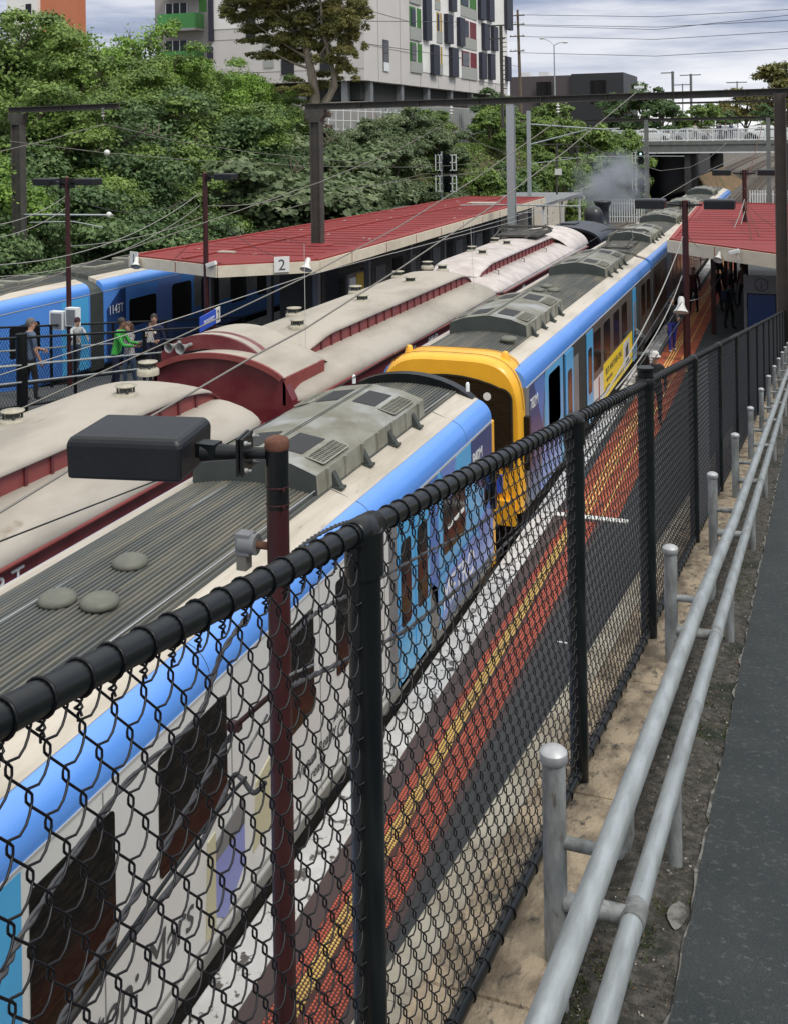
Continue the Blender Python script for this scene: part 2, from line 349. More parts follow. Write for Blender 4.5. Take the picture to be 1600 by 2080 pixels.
# ------------------------------------------------------------------ ground
RS, RK = .1416, .0119                                  # ramp fall per metre and its slight skew from the tracks
def rz(y): return CZ-2.0-RS*y
def RP(a, y, h): return Vector((-a+RK*y, y, rz(y)+h))  # point on the ramp: a left of the camera, h over the asphalt
def sstep(t): t = min(max(t, 0), 1); return t*t*(3-2*t)
def ground_z(x, y):
    base = 0 if y < 128 else min((y-128)*.017, 5.5)
    toe = -25.6 if y < 55 else -25.6+8.0*sstep((y-55)/50)
    wid = 13 if y < 55 else 13-5*sstep((y-55)/50)
    zl = (7.0-base)*sstep((toe-x)/wid)
    zr = 0
    if x > 4: zr = (7.0-base)*sstep((x-4)/8)*(1 if y > 60 else max(0, min(1, rz(y)/7.2)) if y < 44 else sstep((y-44)/16))
    far = 2.5*sstep((y-330)/60)*sstep(1)
    return base+max(zl, zr)+(far if y > 330 else 0)-.02
xs = sorted(set([-600, -400, -250, -150, -100, -70, -55]+[-46+1.0*i for i in range(0, 32)]+[-14, -10, -6, -2, 2, 4]+[5+i for i in range(0, 10)]+[18, 30, 60, 120, 250, 500]))
ys = sorted(set([-60, -30, -10]+[0+4*i for i in range(0, 45)]+[190, 210, 240, 280, 320, 350, 400, 600, 1200, 2500]))
g = MB(); vs = [(x, y, ground_z(x, y)) for y in ys for x in xs]; nx = len(xs)
g.add(vs, [(j*nx+i, j*nx+i+1, (j+1)*nx+i+1, (j+1)*nx+i) for j in range(len(ys)-1) for i in range(nx-1)], True)
tag(g.build('terrain', m_grass), kind='structure')
# ballast bed lying on the cutting floor
b = MB(); yy = [-60]+[0+8*i for i in range(0, 42)]+[340]
def bedz(y): return (0 if y < 128 else min((y-128)*.017, 5.5))+.03
for i in range(len(yy)-1):
    b.quad((-25.2 if yy[i] < 55 else -19.0, yy[i], bedz(yy[i])), (5.5, yy[i], bedz(yy[i])), (5.5, yy[i+1], bedz(yy[i+1])), (-25.2 if yy[i] < 55 else -19.0, yy[i+1], bedz(yy[i+1])))
tag(b.build('track_bed', m_ballast), kind='structure')
# railway tracks: rails and sleepers
def track(cx, y0, y1, bend=0, label=''):
    root = empty('railway_track', (cx, y0, 0), label, 'railway track', 'railway tracks in the cutting')
    def X(y): return cx+bend*max(0, y-115)**2*.0001
    n = int((y1-y0)/6)+1
    for s_ in (-.8, .8):
        pts = [(X(y0+(y1-y0)*i/n)+s_, y0+(y1-y0)*i/n, bedz(y0+(y1-y0)*i/n)+.17) for i in range(n+1)]
        r_ = MB()
        for a_, b_ in zip(pts[:-1], pts[1:]): r_.bar(a_, b_, .075, .15)
        r_.build('rail', m_rail, root)
    s2 = MB(); y = max(y0, 40)
    while y < min(y1, 260): s2.box(X(y)-1.25, X(y)+1.25, y-.12, y+.12, bedz(y)-.02, bedz(y)+.10); y += .75
    s2.build('sleepers', m_sleeper, root)
track(-6.35, -20, 330, 3.0, 'railway track under the blue and white train beside the right platform')
track(-10.0, -20, 330, 2.5, 'railway track under the maroon carriages and the steam engine')
track(-22.2, -5, 108, 0, 'railway track under the blue train by the green bank')
track(-13.8, 66, 330, 2.0, 'railway track entering the dark opening under the road bridge')
track(-2.6, 108, 330, 3.6, 'rightmost railway track climbing beyond the road bridge')

# ------------------------------------------------------------------ right platform
p = MB(); p.box(-4.42, 3.5, -12, 104, -.3, 1.1)
tag(p.build('platform', m_platasph), kind='structure')
p = MB(); p.box(-4.80, -4.42, -12, 104, -.3, 1.112); tag(p.build('platform_edge', m_white_edge, bevel=.02), kind='structure')
p = MB(); p.box(-4.74, -4.42, -12, 104, -.28, .9)
def sheet(name, mat, x0, x1, y0, y1, z): return tag(MB().box(x0, x1, y0, y1, z-.02, z).build(name, mat), kind='structure')
sheet('red_brown_strip', m_redbrown, -4.42, -3.50, -5, 21, 1.104)
t = empty('tactile_paving', (-3.9, 2, 1.1), 'orange tactile paving with a yellow stripe and raised dots along the platform edge', 'tactile paving')
for nm, mt, x0, x1, y0, y1 in (('orange_base', pm('tactile_base', (.085, .030, .026), .85, col2=(.04, .022, .02), vs=2.5, world=True), -4.185, -3.60, 3, 20.1),):
    MB().box(x0, x1, y0, y1, 1.09, 1.108).build('base_strip', mt, t)
cols = [(-4.165+.037*i) for i in range(16)]
for nm, mt, rng in (('orange_dots', m_orange, [0, 1, 2, 8, 9, 10, 11, 12, 13, 14, 15]), ('yellow_dots', m_yellow, [3, 4, 5, 6])):
    d = MB()
    for ci in rng:
        x = cols[ci]+(.004 if ci > 6 else 0); y = 4.0+(ci % 2)*.018
        while y < 20.0:
            r0, r1 = .0145, .011
            vs = [(x+r0*math.cos(k*math.pi/3), y+r0*math.sin(k*math.pi/3), 1.108) for k in range(6)]+[(x+r1*math.cos(k*math.pi/3), y+r1*math.sin(k*math.pi/3), 1.116) for k in range(6)]
            d.add(vs, [(k, (k+1) % 6, (k+1) % 6+6, k+6) for k in range(6)]+[(6, 7, 8, 9, 10, 11)])
            y += .037
    o = d.build(nm, mt, t, fix=False); o['kind'] = 'stuff'
t = empty('tactile_paving', (-3.8, 21, 1.1), 'bright orange tactile paving with thin yellow lines where passengers stand', 'tactile paving')
MB().box(-4.25, -3.25, 20.4, 100, 1.09, 1.108).build('orange_sheet', m_orange_far, t)
for x in (-3.98, -3.90, -3.82, -3.55): MB().box(x-.014, x+.014, 20.4, 100, 1.1, 1.113).build('yellow_line', m_yellow, t)
s = MB(); s.box(-4.40, -3.05, 20.16, 20.34, 1.09, 1.118); tag(s.build('painted_line', m_paintwhite), 'white painted line across the platform beside the yellow train front', 'painted line')
s = MB(); s.box(-3.3, -3.02, 15.14, 15.17, 1.09, 1.109); tag(s.build('painted_line', m_paintwhite), 'thin white painted outline on the dark platform behind the mesh fence', 'painted line')
s = MB(); s.box(-3.3, -2.4, 33.5, 33.62, 1.09, 1.112); s.box(-3.3, -3.18, 33.62, 35.4, 1.09, 1.112); s.box(-3.3, -2.4, 35.4, 35.52, 1.09, 1.112); tag(s.build('painted_box', pm('worn_cream_paint', (.42, .35, .2), .8)), 'worn cream painted box on the platform by the maroon lamp post', 'painted marking')

# ------------------------------------------------------------------ the ramp we stand on
def ramp_sheet(name, mat, a0, a1, y0, y1, h, th=.25, n=8, jag=None):
    m = MB(); n_ = n if jag is None else int((y1-y0)*14)
    rnd = random.Random(7)
    top = []
    for i in range(n_+1):
        y = y0+(y1-y0)*i/n_
        ja = 0 if jag is None else (rnd.random()-.5)*jag
        top.append((RP(a0, y, h), RP(a1+ja, y, h)))
    for i in range(n_):
        (a, b_), (c, d_) = top[i], top[i+1]; dn = Vector((0, 0, -th))
        m.add([a, b_, d_, c, a+dn, b_+dn, d_+dn, c+dn], [(0, 1, 2, 3), (4, 7, 6, 5), (0, 3, 7, 4), (1, 5, 6, 2)])
    return m.build(name, mat)
tag(ramp_sheet('path', m_asphalt, -3.2, .40, -4, 36, 0, jag=.006), kind='structure')
tag(ramp_sheet('path_edge', pm('path_edge_cement', (.17, .165, .15), .9, col2=(.05, .05, .045), vs=9, lo=.45, hi=.55, amt=1, bump=.3), -.1, .409, -4, 36, -.004, jag=.022), kind='structure')
d = MB(); rnd = random.Random(3); ny = 420; na = 9
for i in range(ny+1):
    y = -1+36*(i/ny)**1.7
    for j in range(na): d.v.append(tuple(RP(.39+.30*j/(na-1), y, -.018+(rnd.random()*.016 if 0 < j < na-1 else 0))))
for i in range(ny):
    for j in range(na-1): a = i*na+j; d.f.append((a, a+1, a+na+1, a+na)); d.sm.append(True); d.mi.append(0)
tag(d.build('dirt_strip', m_dirt), kind='structure')
# grit and small stones lying in the dirt strip
g_ = MB(); rnd = random.Random(12)
for i in range(11000):
    y = .8+20*rnd.random()**1.6; a = rnd.uniform(.405, .678); r_ = rnd.choice((.003, .004, .005, .007)); c = RP(a, y, -.010+r_*.3); q = [Vector((rnd.uniform(-1, 1), rnd.uniform(-1, 1), rnd.uniform(-.4, 1))).normalized()*r_ for _ in range(4)]
    g_.add([c+v_ for v_ in q], [(0, 1, 2), (0, 2, 3), (0, 3, 1), (1, 3, 2)], mi=rnd.choice((0, 0, 0, 0, 1, 2, 2)))
tag(g_.build('gravel', [pm('grit_dark', (.05, .045, .04), .9), pm('grit_pale', (.28, .26, .23), .9), pm('grit_brown', (.12, .08, .05), .9)]), 'small stones and grit lying in the dirt strip below the handrail', 'gravel', kind='stuff')
g_ = MB()
for i in range(12000):
    c0 = rnd.choice(((1.9, .56, .35), (2.2, .50, .3), (3.6, .52, .35), (3.05, .60, .25), (5.2, .5, .5), (8, .5, .8), (2.6, .62, .3))); y = rnd.gauss(c0[0], c0[2]*.5); a = min(.675, max(.41, rnd.gauss(c0[1], .05))); c = RP(a, y, -.014); an = rnd.uniform(0, 6.28); h_ = rnd.uniform(.004, .010); d_ = Vector((math.cos(an), math.sin(an), 0))*.003
    g_.add([c-d_, c+d_, c+Vector((rnd.uniform(-.006, .006), rnd.uniform(-.006, .006), h_))], [(0, 1, 2)])
tag(g_.build('moss', pm('moss', (.035, .055, .012), .95, col2=(.07, .075, .02), vs=30), fix=False), 'patches of dark green moss in the dirt beside the path', 'moss', kind='stuff')
# cement repair patch in the dirt beside the path
pt = MB(); rnd = random.Random(2); cpy = RP(.440, 3.55, -.002); ring_ = [cpy+Vector((.026*math.cos(k*.4)*(1+.25*rnd.random()), .07*math.sin(k*.4)*(1+.3*rnd.random()), 0)) for k in range(16)]
ring_ = [Vector((v_.x, v_.y, RP(.455, v_.y, -.001).z)) for v_ in ring_]; pt.add(ring_, [tuple(range(16))]); tag(pt.build('cement_patch', pm('path_edge_cement', (0, 0, 0))), 'small pale cement patch at the edge of the grey path', 'patch')
# retaining wall with a flat stained coping, kerb face towards the path
wl = MB()
for i in range(30):
    y0, y1 = -1+1.25*i, -1+1.25*(i+1)-.006
    q = [RP(.682, y0, .12), RP(1.02, y0, .12), RP(1.02, y1, .12), RP(.682, y1, .12)]
    lo = [Vector((v.x, v.y, max(-.2, 0))) for v in q]
    wl.add(q+lo, [(0, 1, 2, 3), (4, 7, 6, 5), (0, 3, 7, 4), (1, 5, 6, 2), (0, 4, 5, 1), (3, 2, 6, 7)])
tag(wl.build('retaining_wall', m_conc, bevel=.012), 'stained concrete ramp wall whose coping carries the black mesh fence', 'retaining wall')
# lower pale ledge outside the wall, falling with the ramp
wl = MB(); yl = -1
for i in range(28):
    y0, y1 = -1+1.3*i, -1+1.3*(i+1)-.005
    if rz(y1)-1.0 < 1.0: break
    q = [RP(1.02, y0, -1.0), RP(1.78, y0, -1.0), RP(1.78, y1, -1.0), RP(1.02, y1, -1.0)]
    lo = [Vector((v.x, v.y, 1.0)) for v in q]
    wl.add(q+lo, [(0, 1, 2, 3), (4, 7, 6, 5), (0, 3, 7, 4), (1, 5, 6, 2), (0, 4, 5, 1), (3, 2, 6, 7)])
tag(wl.build('concrete_ledge', m_paleconc), 'pale concrete ledge falling beside the platform below the mesh fence', 'ledge')

# ------------------------------------------------------------------ chain link fence
def zigzag(mb, org, ux, uy, wd, zt, dz, rows, wr, n, ncol0, detail, skew):
    # one spiral wire hanging from the top; org(a) gives the point on the fence line at distance a along it
    pass
def fence_mesh(name, parent, A, y0, y1, ph, pv, zbot, ztop, wr, side=0, mat=None, near=9.0, zfun=RP):
    V = []; Fs = []; base = 0
    nw = int((y1-y0)/(ph/2)); rows = int(round((ztop-zbot)/(pv/2)))
    amp = .0085
    for k in range(nw):
        yc = y0+k*ph/2
        det = yc < near
        n = (5 if yc < 4.5 else 4) if det else 3
        pts = []
        for r_ in range(rows+1):
            h = ztop-r_*pv/2
            right = ((r_+k) % 2 == 0)
            yb = yc+(ph/4+.0030 if right else -ph/4-.0030)
            if det:
                s_ = 1 if right else -1; o0 = .0028 if right else -.0024
                pts += [(yb-s_*.0048, h+.0092, o0-.0012), (yb-s_*.0008, h+.0038, o0), (yb-s_*.0008, h-.0038, o0), (yb-s_*.0048, h-.0092, o0+.0012)]
                if right and r_ < rows: pts += [(yc+ph*.14, h-pv*.17, .0062), (yc+ph*.03, h-pv*.26, .0075), (yc-ph*.10, h-pv*.35, .0062)]
            else: pts.append((yb, h, (amp if right else -amp)*.4))
        P_ = np.array([tuple(zfun(A-o_, y_, h_)) for (y_, h_, o_) in pts])
        t = np.gradient(P_, axis=0); t /= np.linalg.norm(t, axis=1)[:, None]
        ref = np.array([1.0, 0.05, 0.02]); ref /= np.linalg.norm(ref)
        nn = ref-t*(t@ref)[:, None]; nn /= np.linalg.norm(nn, axis=1)[:, None]; bb = np.cross(t, nn)
        an = 2*np.pi*np.arange(n)/n
        ring = P_[:, None, :]+wr*(nn[:, None, :]*np.cos(an)[None, :, None]+bb[:, None, :]*np.sin(an)[None, :, None])
        V.append(ring.reshape(-1, 3)); m = len(pts)
        i = np.arange(m-1)[:, None]*n; j = np.arange(n)[None, :]; j2 = (j+1) % n
        q = np.stack([i+j, i+j2, i+n+j2, i+n+j], -1).reshape(-1, 4)+base
        Fs.append(q); base += m*n
    V = np.concatenate(V); Fs = np.concatenate(Fs)
    me = bpy.data.meshes.new(name); me.vertices.add(len(V)); me.vertices.foreach_set('co', V.ravel())
    me.loops.add(Fs.size); me.loops.foreach_set('vertex_index', Fs.ravel().astype(np.int32))
    me.polygons.add(len(Fs)); me.polygons.foreach_set('loop_start', np.arange(0, Fs.size, 4, dtype=np.int32))
    try: me.polygons.foreach_set('loop_total', np.full(len(Fs), 4, dtype=np.int32))
    except Exception: pass
    me.polygons.foreach_set('use_smooth', np.ones(len(Fs), dtype=bool))
    me.materials.append(mat or m_blackwire); me.update(calc_edges=True)
    o = bpy.data.objects.new(name, me); C.objects.link(o)
    o.parent = parent; o.matrix_parent_inverse = parent.matrix_basis.inverted()
    return o
AF = .863
fr = empty('chain_link_fence', RP(AF, 2, 0), 'black chain link fence on the ramp wall running down beside the platform', 'fence')
PH, PV, RW = .0665, .0900, .0019
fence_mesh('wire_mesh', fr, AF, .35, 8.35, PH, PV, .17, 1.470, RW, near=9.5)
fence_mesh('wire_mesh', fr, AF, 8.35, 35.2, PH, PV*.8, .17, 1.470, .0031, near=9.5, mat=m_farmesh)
bends = [.3, 2.04, 4.10, 5.95, 8.35, 10.6, 12.9, 15.2, 17.5, 19.8, 22.1, 24.4, 26.7, 29.0, 31.3, 33.6, 35.2]
for a_, b_ in zip(bends[:-1], bends[1:]):
    MB().tube([RP(AF, a_, 1.490), RP(AF, b_, 1.490)], .0215, 16, cap=False).build('top_rail', m_black, fr)
    MB().tube([RP(AF, a_, .155), RP(AF, b_, .155)], .019, 12, cap=False).build('bottom_rail', m_black, fr)
for i, y in enumerate(bends):
    big = y == 5.95
    r_ = .043 if big else .034
    top = 1.575 if big else 1.475
    m = MB(); m.tube([RP(AF, y, .02), RP(AF, y, top)], r_, 18)
    if big: m.lathe([(r_+.004, 0), (r_+.004, -.02), (r_, -.024)], 18, RP(AF, y, top)); m.lathe([(0, .006), (r_*.8, .004), (r_+.004, -.002)], 18, RP(AF, y, top))
    po = m.build('post', m_black, fr)
    if not big:
        f_ = MB(); d_ = Vector((RK, 1, -RS)).normalized()
        f_.tube([RP(AF, y, 1.490)-d_*.055, RP(AF, y, 1.490)-d_*.05, RP(AF, y, 1.490)+d_*.05, RP(AF, y, 1.490)+d_*.055], [.024, .029, .029, .024], 16)
        f_.tube([RP(AF, y, 1.40), RP(AF, y, 1.490)], r_+.006, 16)
        f_.sphere(RP(AF, y, 1.483), r_+.003, 14, sq=(1, 1, .95))
        f_.build('rail_fitting', m_black, po)
    else:
        f_ = MB(); f_.lathe([(r_+.003, -.03), (r_+.006, -.025), (r_+.006, .025), (r_+.003, .03)], 18, RP(AF, y, 1.490)); f_.tube([RP(AF-.03, y, 1.490), RP(AF-.055, y, 1.490)], .006, 6); f_.build('rail_clamp', m_black, po)
# wire ties wrapped round the top and bottom rails (past the first hundred they are one mass)
def ring(mb, y, h, r_, wr, n=14, m_=5):
    d_ = Vector((RK, 1, -RS)).normalized(); c = RP(AF, y, h); a = Vector((1, 0, 0)); a = (a-d_*a.dot(d_)).normalized(); b_ = d_.cross(a)
    pts = [c+(a*math.cos(2*math.pi*k/n)+b_*math.sin(2*math.pi*k/n))*r_+d_*.002*math.sin(2*math.pi*k/n) for k in range(n+1)]
    mb.tube(pts, wr, m_, cap=False)
rest = MB(); k = 0; y = .42; rnd = random.Random(5)
while y < 34.5:
    nm = min(abs(y-b_) for b_ in bends)
    if nm > .05:
        if k < 70:
            t_ = MB(); ring(t_, y+rnd.uniform(-.004, .004), 1.490, .0232, .0024, 18)
            # twisted tails where the tie catches the mesh
            c = RP(AF, y, 1.467)
            t_.tube([c+Vector((.004, -.005, .004)), c+Vector((-.005, .001, -.005)), c+Vector((-.002, .007, -.010)), c+Vector((.004, .004, -.014)), c+Vector((.001, -.001, -.020)), c+Vector((-.002, .003, -.032))], .0020, 5)
            t_.tube([c+Vector((-.003, .007, .003)), c+Vector((.005, .002, -.004)), c+Vector((.003, -.003, -.009)), c+Vector((-.004, -.001, -.014)), c+Vector((-.001, .005, -.019)), c+Vector((.003, .004, -.026))], .0020, 5)
            t_.build('wire_tie', m_blackwire, fr)
        else: ring(rest, y, 1.490, .0235, .0025, 8, 3)
    k += 1; y += .0703*(1 if y < 12 else 2)
y = .42
while y < 20:
    if min(abs(y-b_) for b_ in bends) > .05: ring(rest, y, .155, .0212, .0024, 10, 4)
    y += PH*2
o = rest.build('wire_ties', m_blackwire, fr, fix=False); o['kind'] = 'stuff'

# ------------------------------------------------------------------ galvanised handrails
hr = empty('handrail', RP(.6, 3, 0), 'double galvanised pipe handrail on short capped posts beside the grey path', 'handrail')
def railpts(a, h, y0, y1): return [RP(a, y0, h), RP(a, y1, h)]
ps = [.45, 2.98, 5.59, 7.99, 10.32, 12.82, 15.43, 17.91, 20.4, 22.9, 25.4, 27.9, 30.4, 32.9]
MB().tube(railpts(.500, .605, .2, 5.0)+railpts(.492, .575, 7.0, 34), .0300, 18).build('upper_rail', m_galv2, hr)
MB().tube(railpts(.485, .285, .2, 34), .0300, 18).build('lower_rail', m_galv2, hr)
for y in ps:
    m = MB(); m.tube([RP(.70, y, -.02), RP(.70, y, .69)], .0330, 20)
    po = m.build('post', m_galv, hr)
    MB().lathe([(0, .714), (.014, .713), (.026, .709), (.036, .702), (.0385, .699)], 22, RP(.70, y, 0)).lathe([(.0385, .699), (.0388, .697), (.0388, .674), (.034, .672)], 22, RP(.70, y, 0)).build('post_cap', pm('post_cap_zinc', (.45, .46, .47), .5, .4, col2=(.3, .3, .3), vs=30), po)
    m = MB(); m.tube([RP(.675, y, .45), RP(.56, y, .45), RP(.52, y, .455), RP(.505, y, .475), RP(.498, y, .51), RP(.497, y, .59)], .0175, 12); m.build('bracket', m_galv, po)
    m = MB(); m.tube([RP(.675, y, .285), RP(.49, y, .285)], .0255, 14)
    d_ = Vector((RK, 1, -RS)).normalized(); c = RP(.485, y, .285)
    m.tube([c-d_*.04, c+d_*.05], .0335, 18); m.build('tee_joint', m_galv, po)
for y in (4.6, 9.1, 14, 19): # screwed sleeves along the lower rail
    c = RP(.485, y, .285); d_ = Vector((RK, 1, -RS)).normalized(); MB().tube([c-d_*.03, c+d_*.03], .032, 16).build('sleeve', m_galv2, hr)
# inner kerb rail posts under the lower rail
for y in ps: MB().tube([RP(.485, y+.9, -.02), RP(.485, y+.9, .28)], .025, 12).build('short_leg', m_galv, hr)
# ------------------------------------------------------------------ silver-roofed electric trains (right hand side faces us)
def arc(cx, cz, rx, rz_, a0, a1, n): return [(cx+rx*math.cos(R(a0+(a1-a0)*i/n)), cz+rz_*math.sin(R(a0+(a1-a0)*i/n))) for i in range(n+1)]
def ribprof(hw, z0, z1, n):
    pts = []; w_ = 2*hw/n
    for i in range(n):
        x0 = -hw+i*w_; f = lambda x_: z0+(z1-z0)*(1-(x_/hw)**2)
        pts += [(x0, f(x0)), (x0+w_*.22, f(x0)), (x0+w_*.32, f(x0)+.036), (x0+w_*.80, f(x0)+.036), (x0+w_*.92, f(x0))]
    pts.append((hw, z0)); return pts
def roof_unit(par, cx, y0, y1, hw=.84, z0=3.98, z1=4.40, vents='both'):
    u = MB(); b0, b1 = z0, z0+.27
    # stations: ends slope, sides steep, top with shallow pitch
    prof = [(-hw, b0), (-hw*.98, b1-.03), (-hw*.60, z1-.045), (-hw*.08, z1+.02), (hw*.08, z1+.02), (hw*.60, z1-.045), (hw*.98, b1-.03), (hw, b0)]
    vs = [(cx+x, y0-.02, z) for x, z in prof]+[(cx+x, y1+.02, z) for x, z in prof]; n = 8
    u.add(vs, [(i, i+1, i+1+n, i+n) for i in (1, 2, 3, 4, 5)]); 
    root = u.build('air_conditioner', m_hump, par, bevel=.0)
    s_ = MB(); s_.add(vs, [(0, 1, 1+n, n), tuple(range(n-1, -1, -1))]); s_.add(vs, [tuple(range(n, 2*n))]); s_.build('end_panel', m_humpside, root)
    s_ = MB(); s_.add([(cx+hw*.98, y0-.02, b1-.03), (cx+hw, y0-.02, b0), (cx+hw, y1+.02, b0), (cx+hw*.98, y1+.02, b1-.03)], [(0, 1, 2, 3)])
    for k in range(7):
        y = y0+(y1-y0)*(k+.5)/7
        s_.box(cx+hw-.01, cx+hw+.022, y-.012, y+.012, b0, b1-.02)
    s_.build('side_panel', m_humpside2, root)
    # seams and lifting brackets
    l_ = MB()
    for x in (-.02, .02): l_.box(cx+x-.006, cx+x+.006, y0+.02, y1-.02, z1+.018, z1+.028)
    l_.build('seam', m_humpside, root)
    for k in range(4):
        y = y0+(y1-y0)*(.12+.25*k)
        bk = MB(); bk.add([(cx+hw, y-.05, b0-.02), (cx+hw+.11, y-.05, b0-.03), (cx+hw, y-.05, b0+.16), (cx+hw, y+.05, b0-.02), (cx+hw+.11, y+.05, b0-.03), (cx+hw, y+.05, b0+.16)], [(0, 1, 2), (3, 5, 4), (1, 4, 5, 2), (0, 3, 4, 1)])
        bk.box(cx+hw-.01, cx+hw+.14, y-.07, y+.07, b0-.05, b0-.02)
        bk.build('mounting_bracket', m_humpside, root)
    # louvre grilles on the shoulders
    L_ = y1-y0
    def grille(sx, ya, yb):
        p0 = Vector((cx+sx*hw*.94, 0, b1)); p1 = Vector((cx+sx*hw*.63, 0, z1-.055)); nrm = Vector((sx*(z1-b1), 0, abs(p0.x-p1.x))).normalized()*.008
        g_ = MB(); a = p0*.92+p1*.08; c = p0*.05+p1*.95
        g_.add([Vector((a.x, ya, a.z))+nrm, Vector((a.x, yb, a.z))+nrm, Vector((c.x, yb, c.z))+nrm, Vector((c.x, ya, c.z))+nrm], [(0, 1, 2, 3)])
        gr = g_.build('grille', m_grille, root)
        f_ = MB(); n_ = int((yb-ya)/.055)
        for k in range(n_+1):
            y = ya+(yb-ya)*k/n_; wd = .028 if k in (0, n_) else .010
            f_.bar(Vector((a.x, y, a.z))+nrm*1.6, Vector((c.x, y, c.z))+nrm*1.6, wd, .01)
        for t_ in (0, .25, .5, .75, 1):
            q = a*(1-t_)+c*t_; f_.bar(Vector((q.x, ya, q.z))+nrm*1.5, Vector((q.x, yb, q.z))+nrm*1.5, .028 if t_ in (0, 1) else .008, .008)
        f_.build('grille_frame', m_humpside2, gr)
        # flat inner vent on the shallow pitch
        d0 = Vector((cx+sx*hw*.56, 0, z1-.040)); d1 = Vector((cx+sx*hw*.14, 0, z1+.014))
        g2 = MB(); up_ = Vector((0, 0, .007)); g2.add([Vector((d0.x, ya+.05, d0.z))+up_, Vector((d0.x, yb-.05, d0.z))+up_, Vector((d1.x, yb-.05, d1.z))+up_, Vector((d1.x, ya+.05, d1.z))+up_], [(0, 1, 2, 3)]); g2.build('grille', m_grille, root)
    for sx in (-1, 1):
        grille(sx, y0+.08*L_, y0+.08*L_+.80); grille(sx, y1-.08*L_-.80, y1-.08*L_)
    return root
def mushroom(par, x, y, z=4.05, r_=.175, low=False):
    m = MB(); m.lathe([(r_*.7, -.03), (r_*.72, .02), (r_, .035), (r_*1.02, .06), (r_*.97, .085), (r_*.75, .112), (r_*.4, .125), (0, .128)], 24, (x, y, z)); return m.build('roof_vent', m_mush, par)
def panel(par, mat, x, pts, name='livery_panel'):
    # flat shape on the side, given as (y, z)
    m = MB(); n = len(pts); m.add([(x, y, z) for y, z in pts]+[(x-.012, y, z) for y, z in pts], [tuple(range(n))]+[(i, (i+1) % n, (i+1) % n+n, i+n) for i in range(n)])
    return m.build(name, mat, par)
def rr(y0, y1, z0, z1, r_, n=4):
    pts = []
    for cy, cz_, a in ((y1-r_, z1-r_, 0), (y0+r_, z1-r_, 90), (y0+r_, z0+r_, 180), (y1-r_, z0+r_, 270)):
        pts += [(cy+r_*math.cos(R(a+90*k/n)), cz_+r_*math.sin(R(a+90*k/n))) for k in range(n+1)]
    return pts
def emu(name, label, cx, y0, y1, body, group, sidex=1.43, cab=None):
    root = empty(name, (cx, (y0+y1)/2, 0), label, 'train carriage', group)
    hw = sidex
    side = [(-hw+.10, 1.02), (-hw, 1.22), (-hw, 3.50)]
    low = [(-hw+.06, 1.16), (-hw, 1.26), (-hw, 3.52), (hw, 3.52), (hw, 1.26), (hw-.06, 1.16)]
    MB().prism([(cx+x, z) for x, z in low], y0, y1).build('body', body, root)
    MB().prism([(cx-hw+.14, 1.17), (cx+hw-.14, 1.17), (cx+hw-.20, .35), (cx-hw+.20, .35)], y0+.3, y1-.3).build('underframe', m_under, root)
    for s in (-1, 1):
        q = [(cx+s*(hw+.0), 3.52)]+[(cx+s*x, z) for x, z in arc(1.12, 3.55, hw-1.12, .315, 0, 80, 18)]+[(cx+s*1.12, 3.53), (cx+s*1.12, 3.52)]
        q = [(x, z) for x, z in q]
        MB().prism(q, y0, y1, smooth=False).build('roof_cove', m_blue if s == 1 else m_blue, root)
        MB().box(min(cx+s*(hw-.01), cx+s*(hw+.010)), max(cx+s*(hw-.01), cx+s*(hw+.010)), y0+.02, y1-.02, 3.500, 3.522).build('gutter_rail', m_gutline, root)
        e_ = [(cx+s*1.20, 3.862), (cx+s*.86, 3.968), (cx+s*.86, 3.5), (cx+s*1.20, 3.5)]
        MB().prism(e_, y0+.001, y1-.001).build('roof_edge', m_roofcream, root)
    rb = ribprof(.87, 3.955, 4.05, 30); rb = [(cx+x, z) for x, z in rb]+[(cx+.87, 3.6), (cx-.87, 3.6)]
    MB().prism(rb, y0+.002, y1-.002).build('ribbed_roof', m_roofgrey, root)
    return root
XS = -4.88                                      # outer face of the near side
cx1 = XS-1.43
# --- near carriage 840M
T1 = emu('train_carriage', 'nearest blue and white train carriage, numbered 840M, with three round vents on its roof', cx1, -9, 17.55, m_wrap, 'coupled blue train carriages by the right platform')
xs_ = XS+.004
roof_unit(T1, cx1, 11.85, 15.75, .86, 4.0, 4.40)
for x, y in ((-6.27, 9.15), (-6.41, 8.2), (-6.0, 8.27)): mushroom(T1, x, y)
for x0, y0_, x1, y1_ in ((-6.75, 3, -6.6, 11.7), (-6.0, 5, -6.0, 11.2), (-5.94, 5, -5.94, 11.2), (-5.55, 3, -5.45, 17)):
    MB().tube([(x0, y0_, 4.055), (x1, y1_, 4.06)], .008, 5).build('roof_cable', pm('bright_cable', (.45, .47, .5), .4, .5), T1)
# front end: dark arch and two marker lamps
m = MB(); q = arc(cx1, 3.46, 1.36, .78, 14, 166, 18); q2 = arc(cx1, 3.40, 1.22, .50, 166, 14, 18)
m.prism(q+q2, 17.40, 17.62); m.build('front_arch', m_black, T1)
MB().prism([(cx1-1.40, 1.05), (cx1-1.40, 3.45)]+arc(cx1, 3.46, 1.25, .5, 172, 8, 12)+[(cx1+1.40, 3.45), (cx1+1.40, 1.05)], 17.55, 17.8).build('front_wall', m_yel, T1)
for x in (-1.0, 1.05): MB().lathe([(.032, 0), (.032, .12), (.02, .15), (0, .155)], 12, (cx1+x, 17.45, 4.0)).build('marker_lamp', m_whitem, T1)
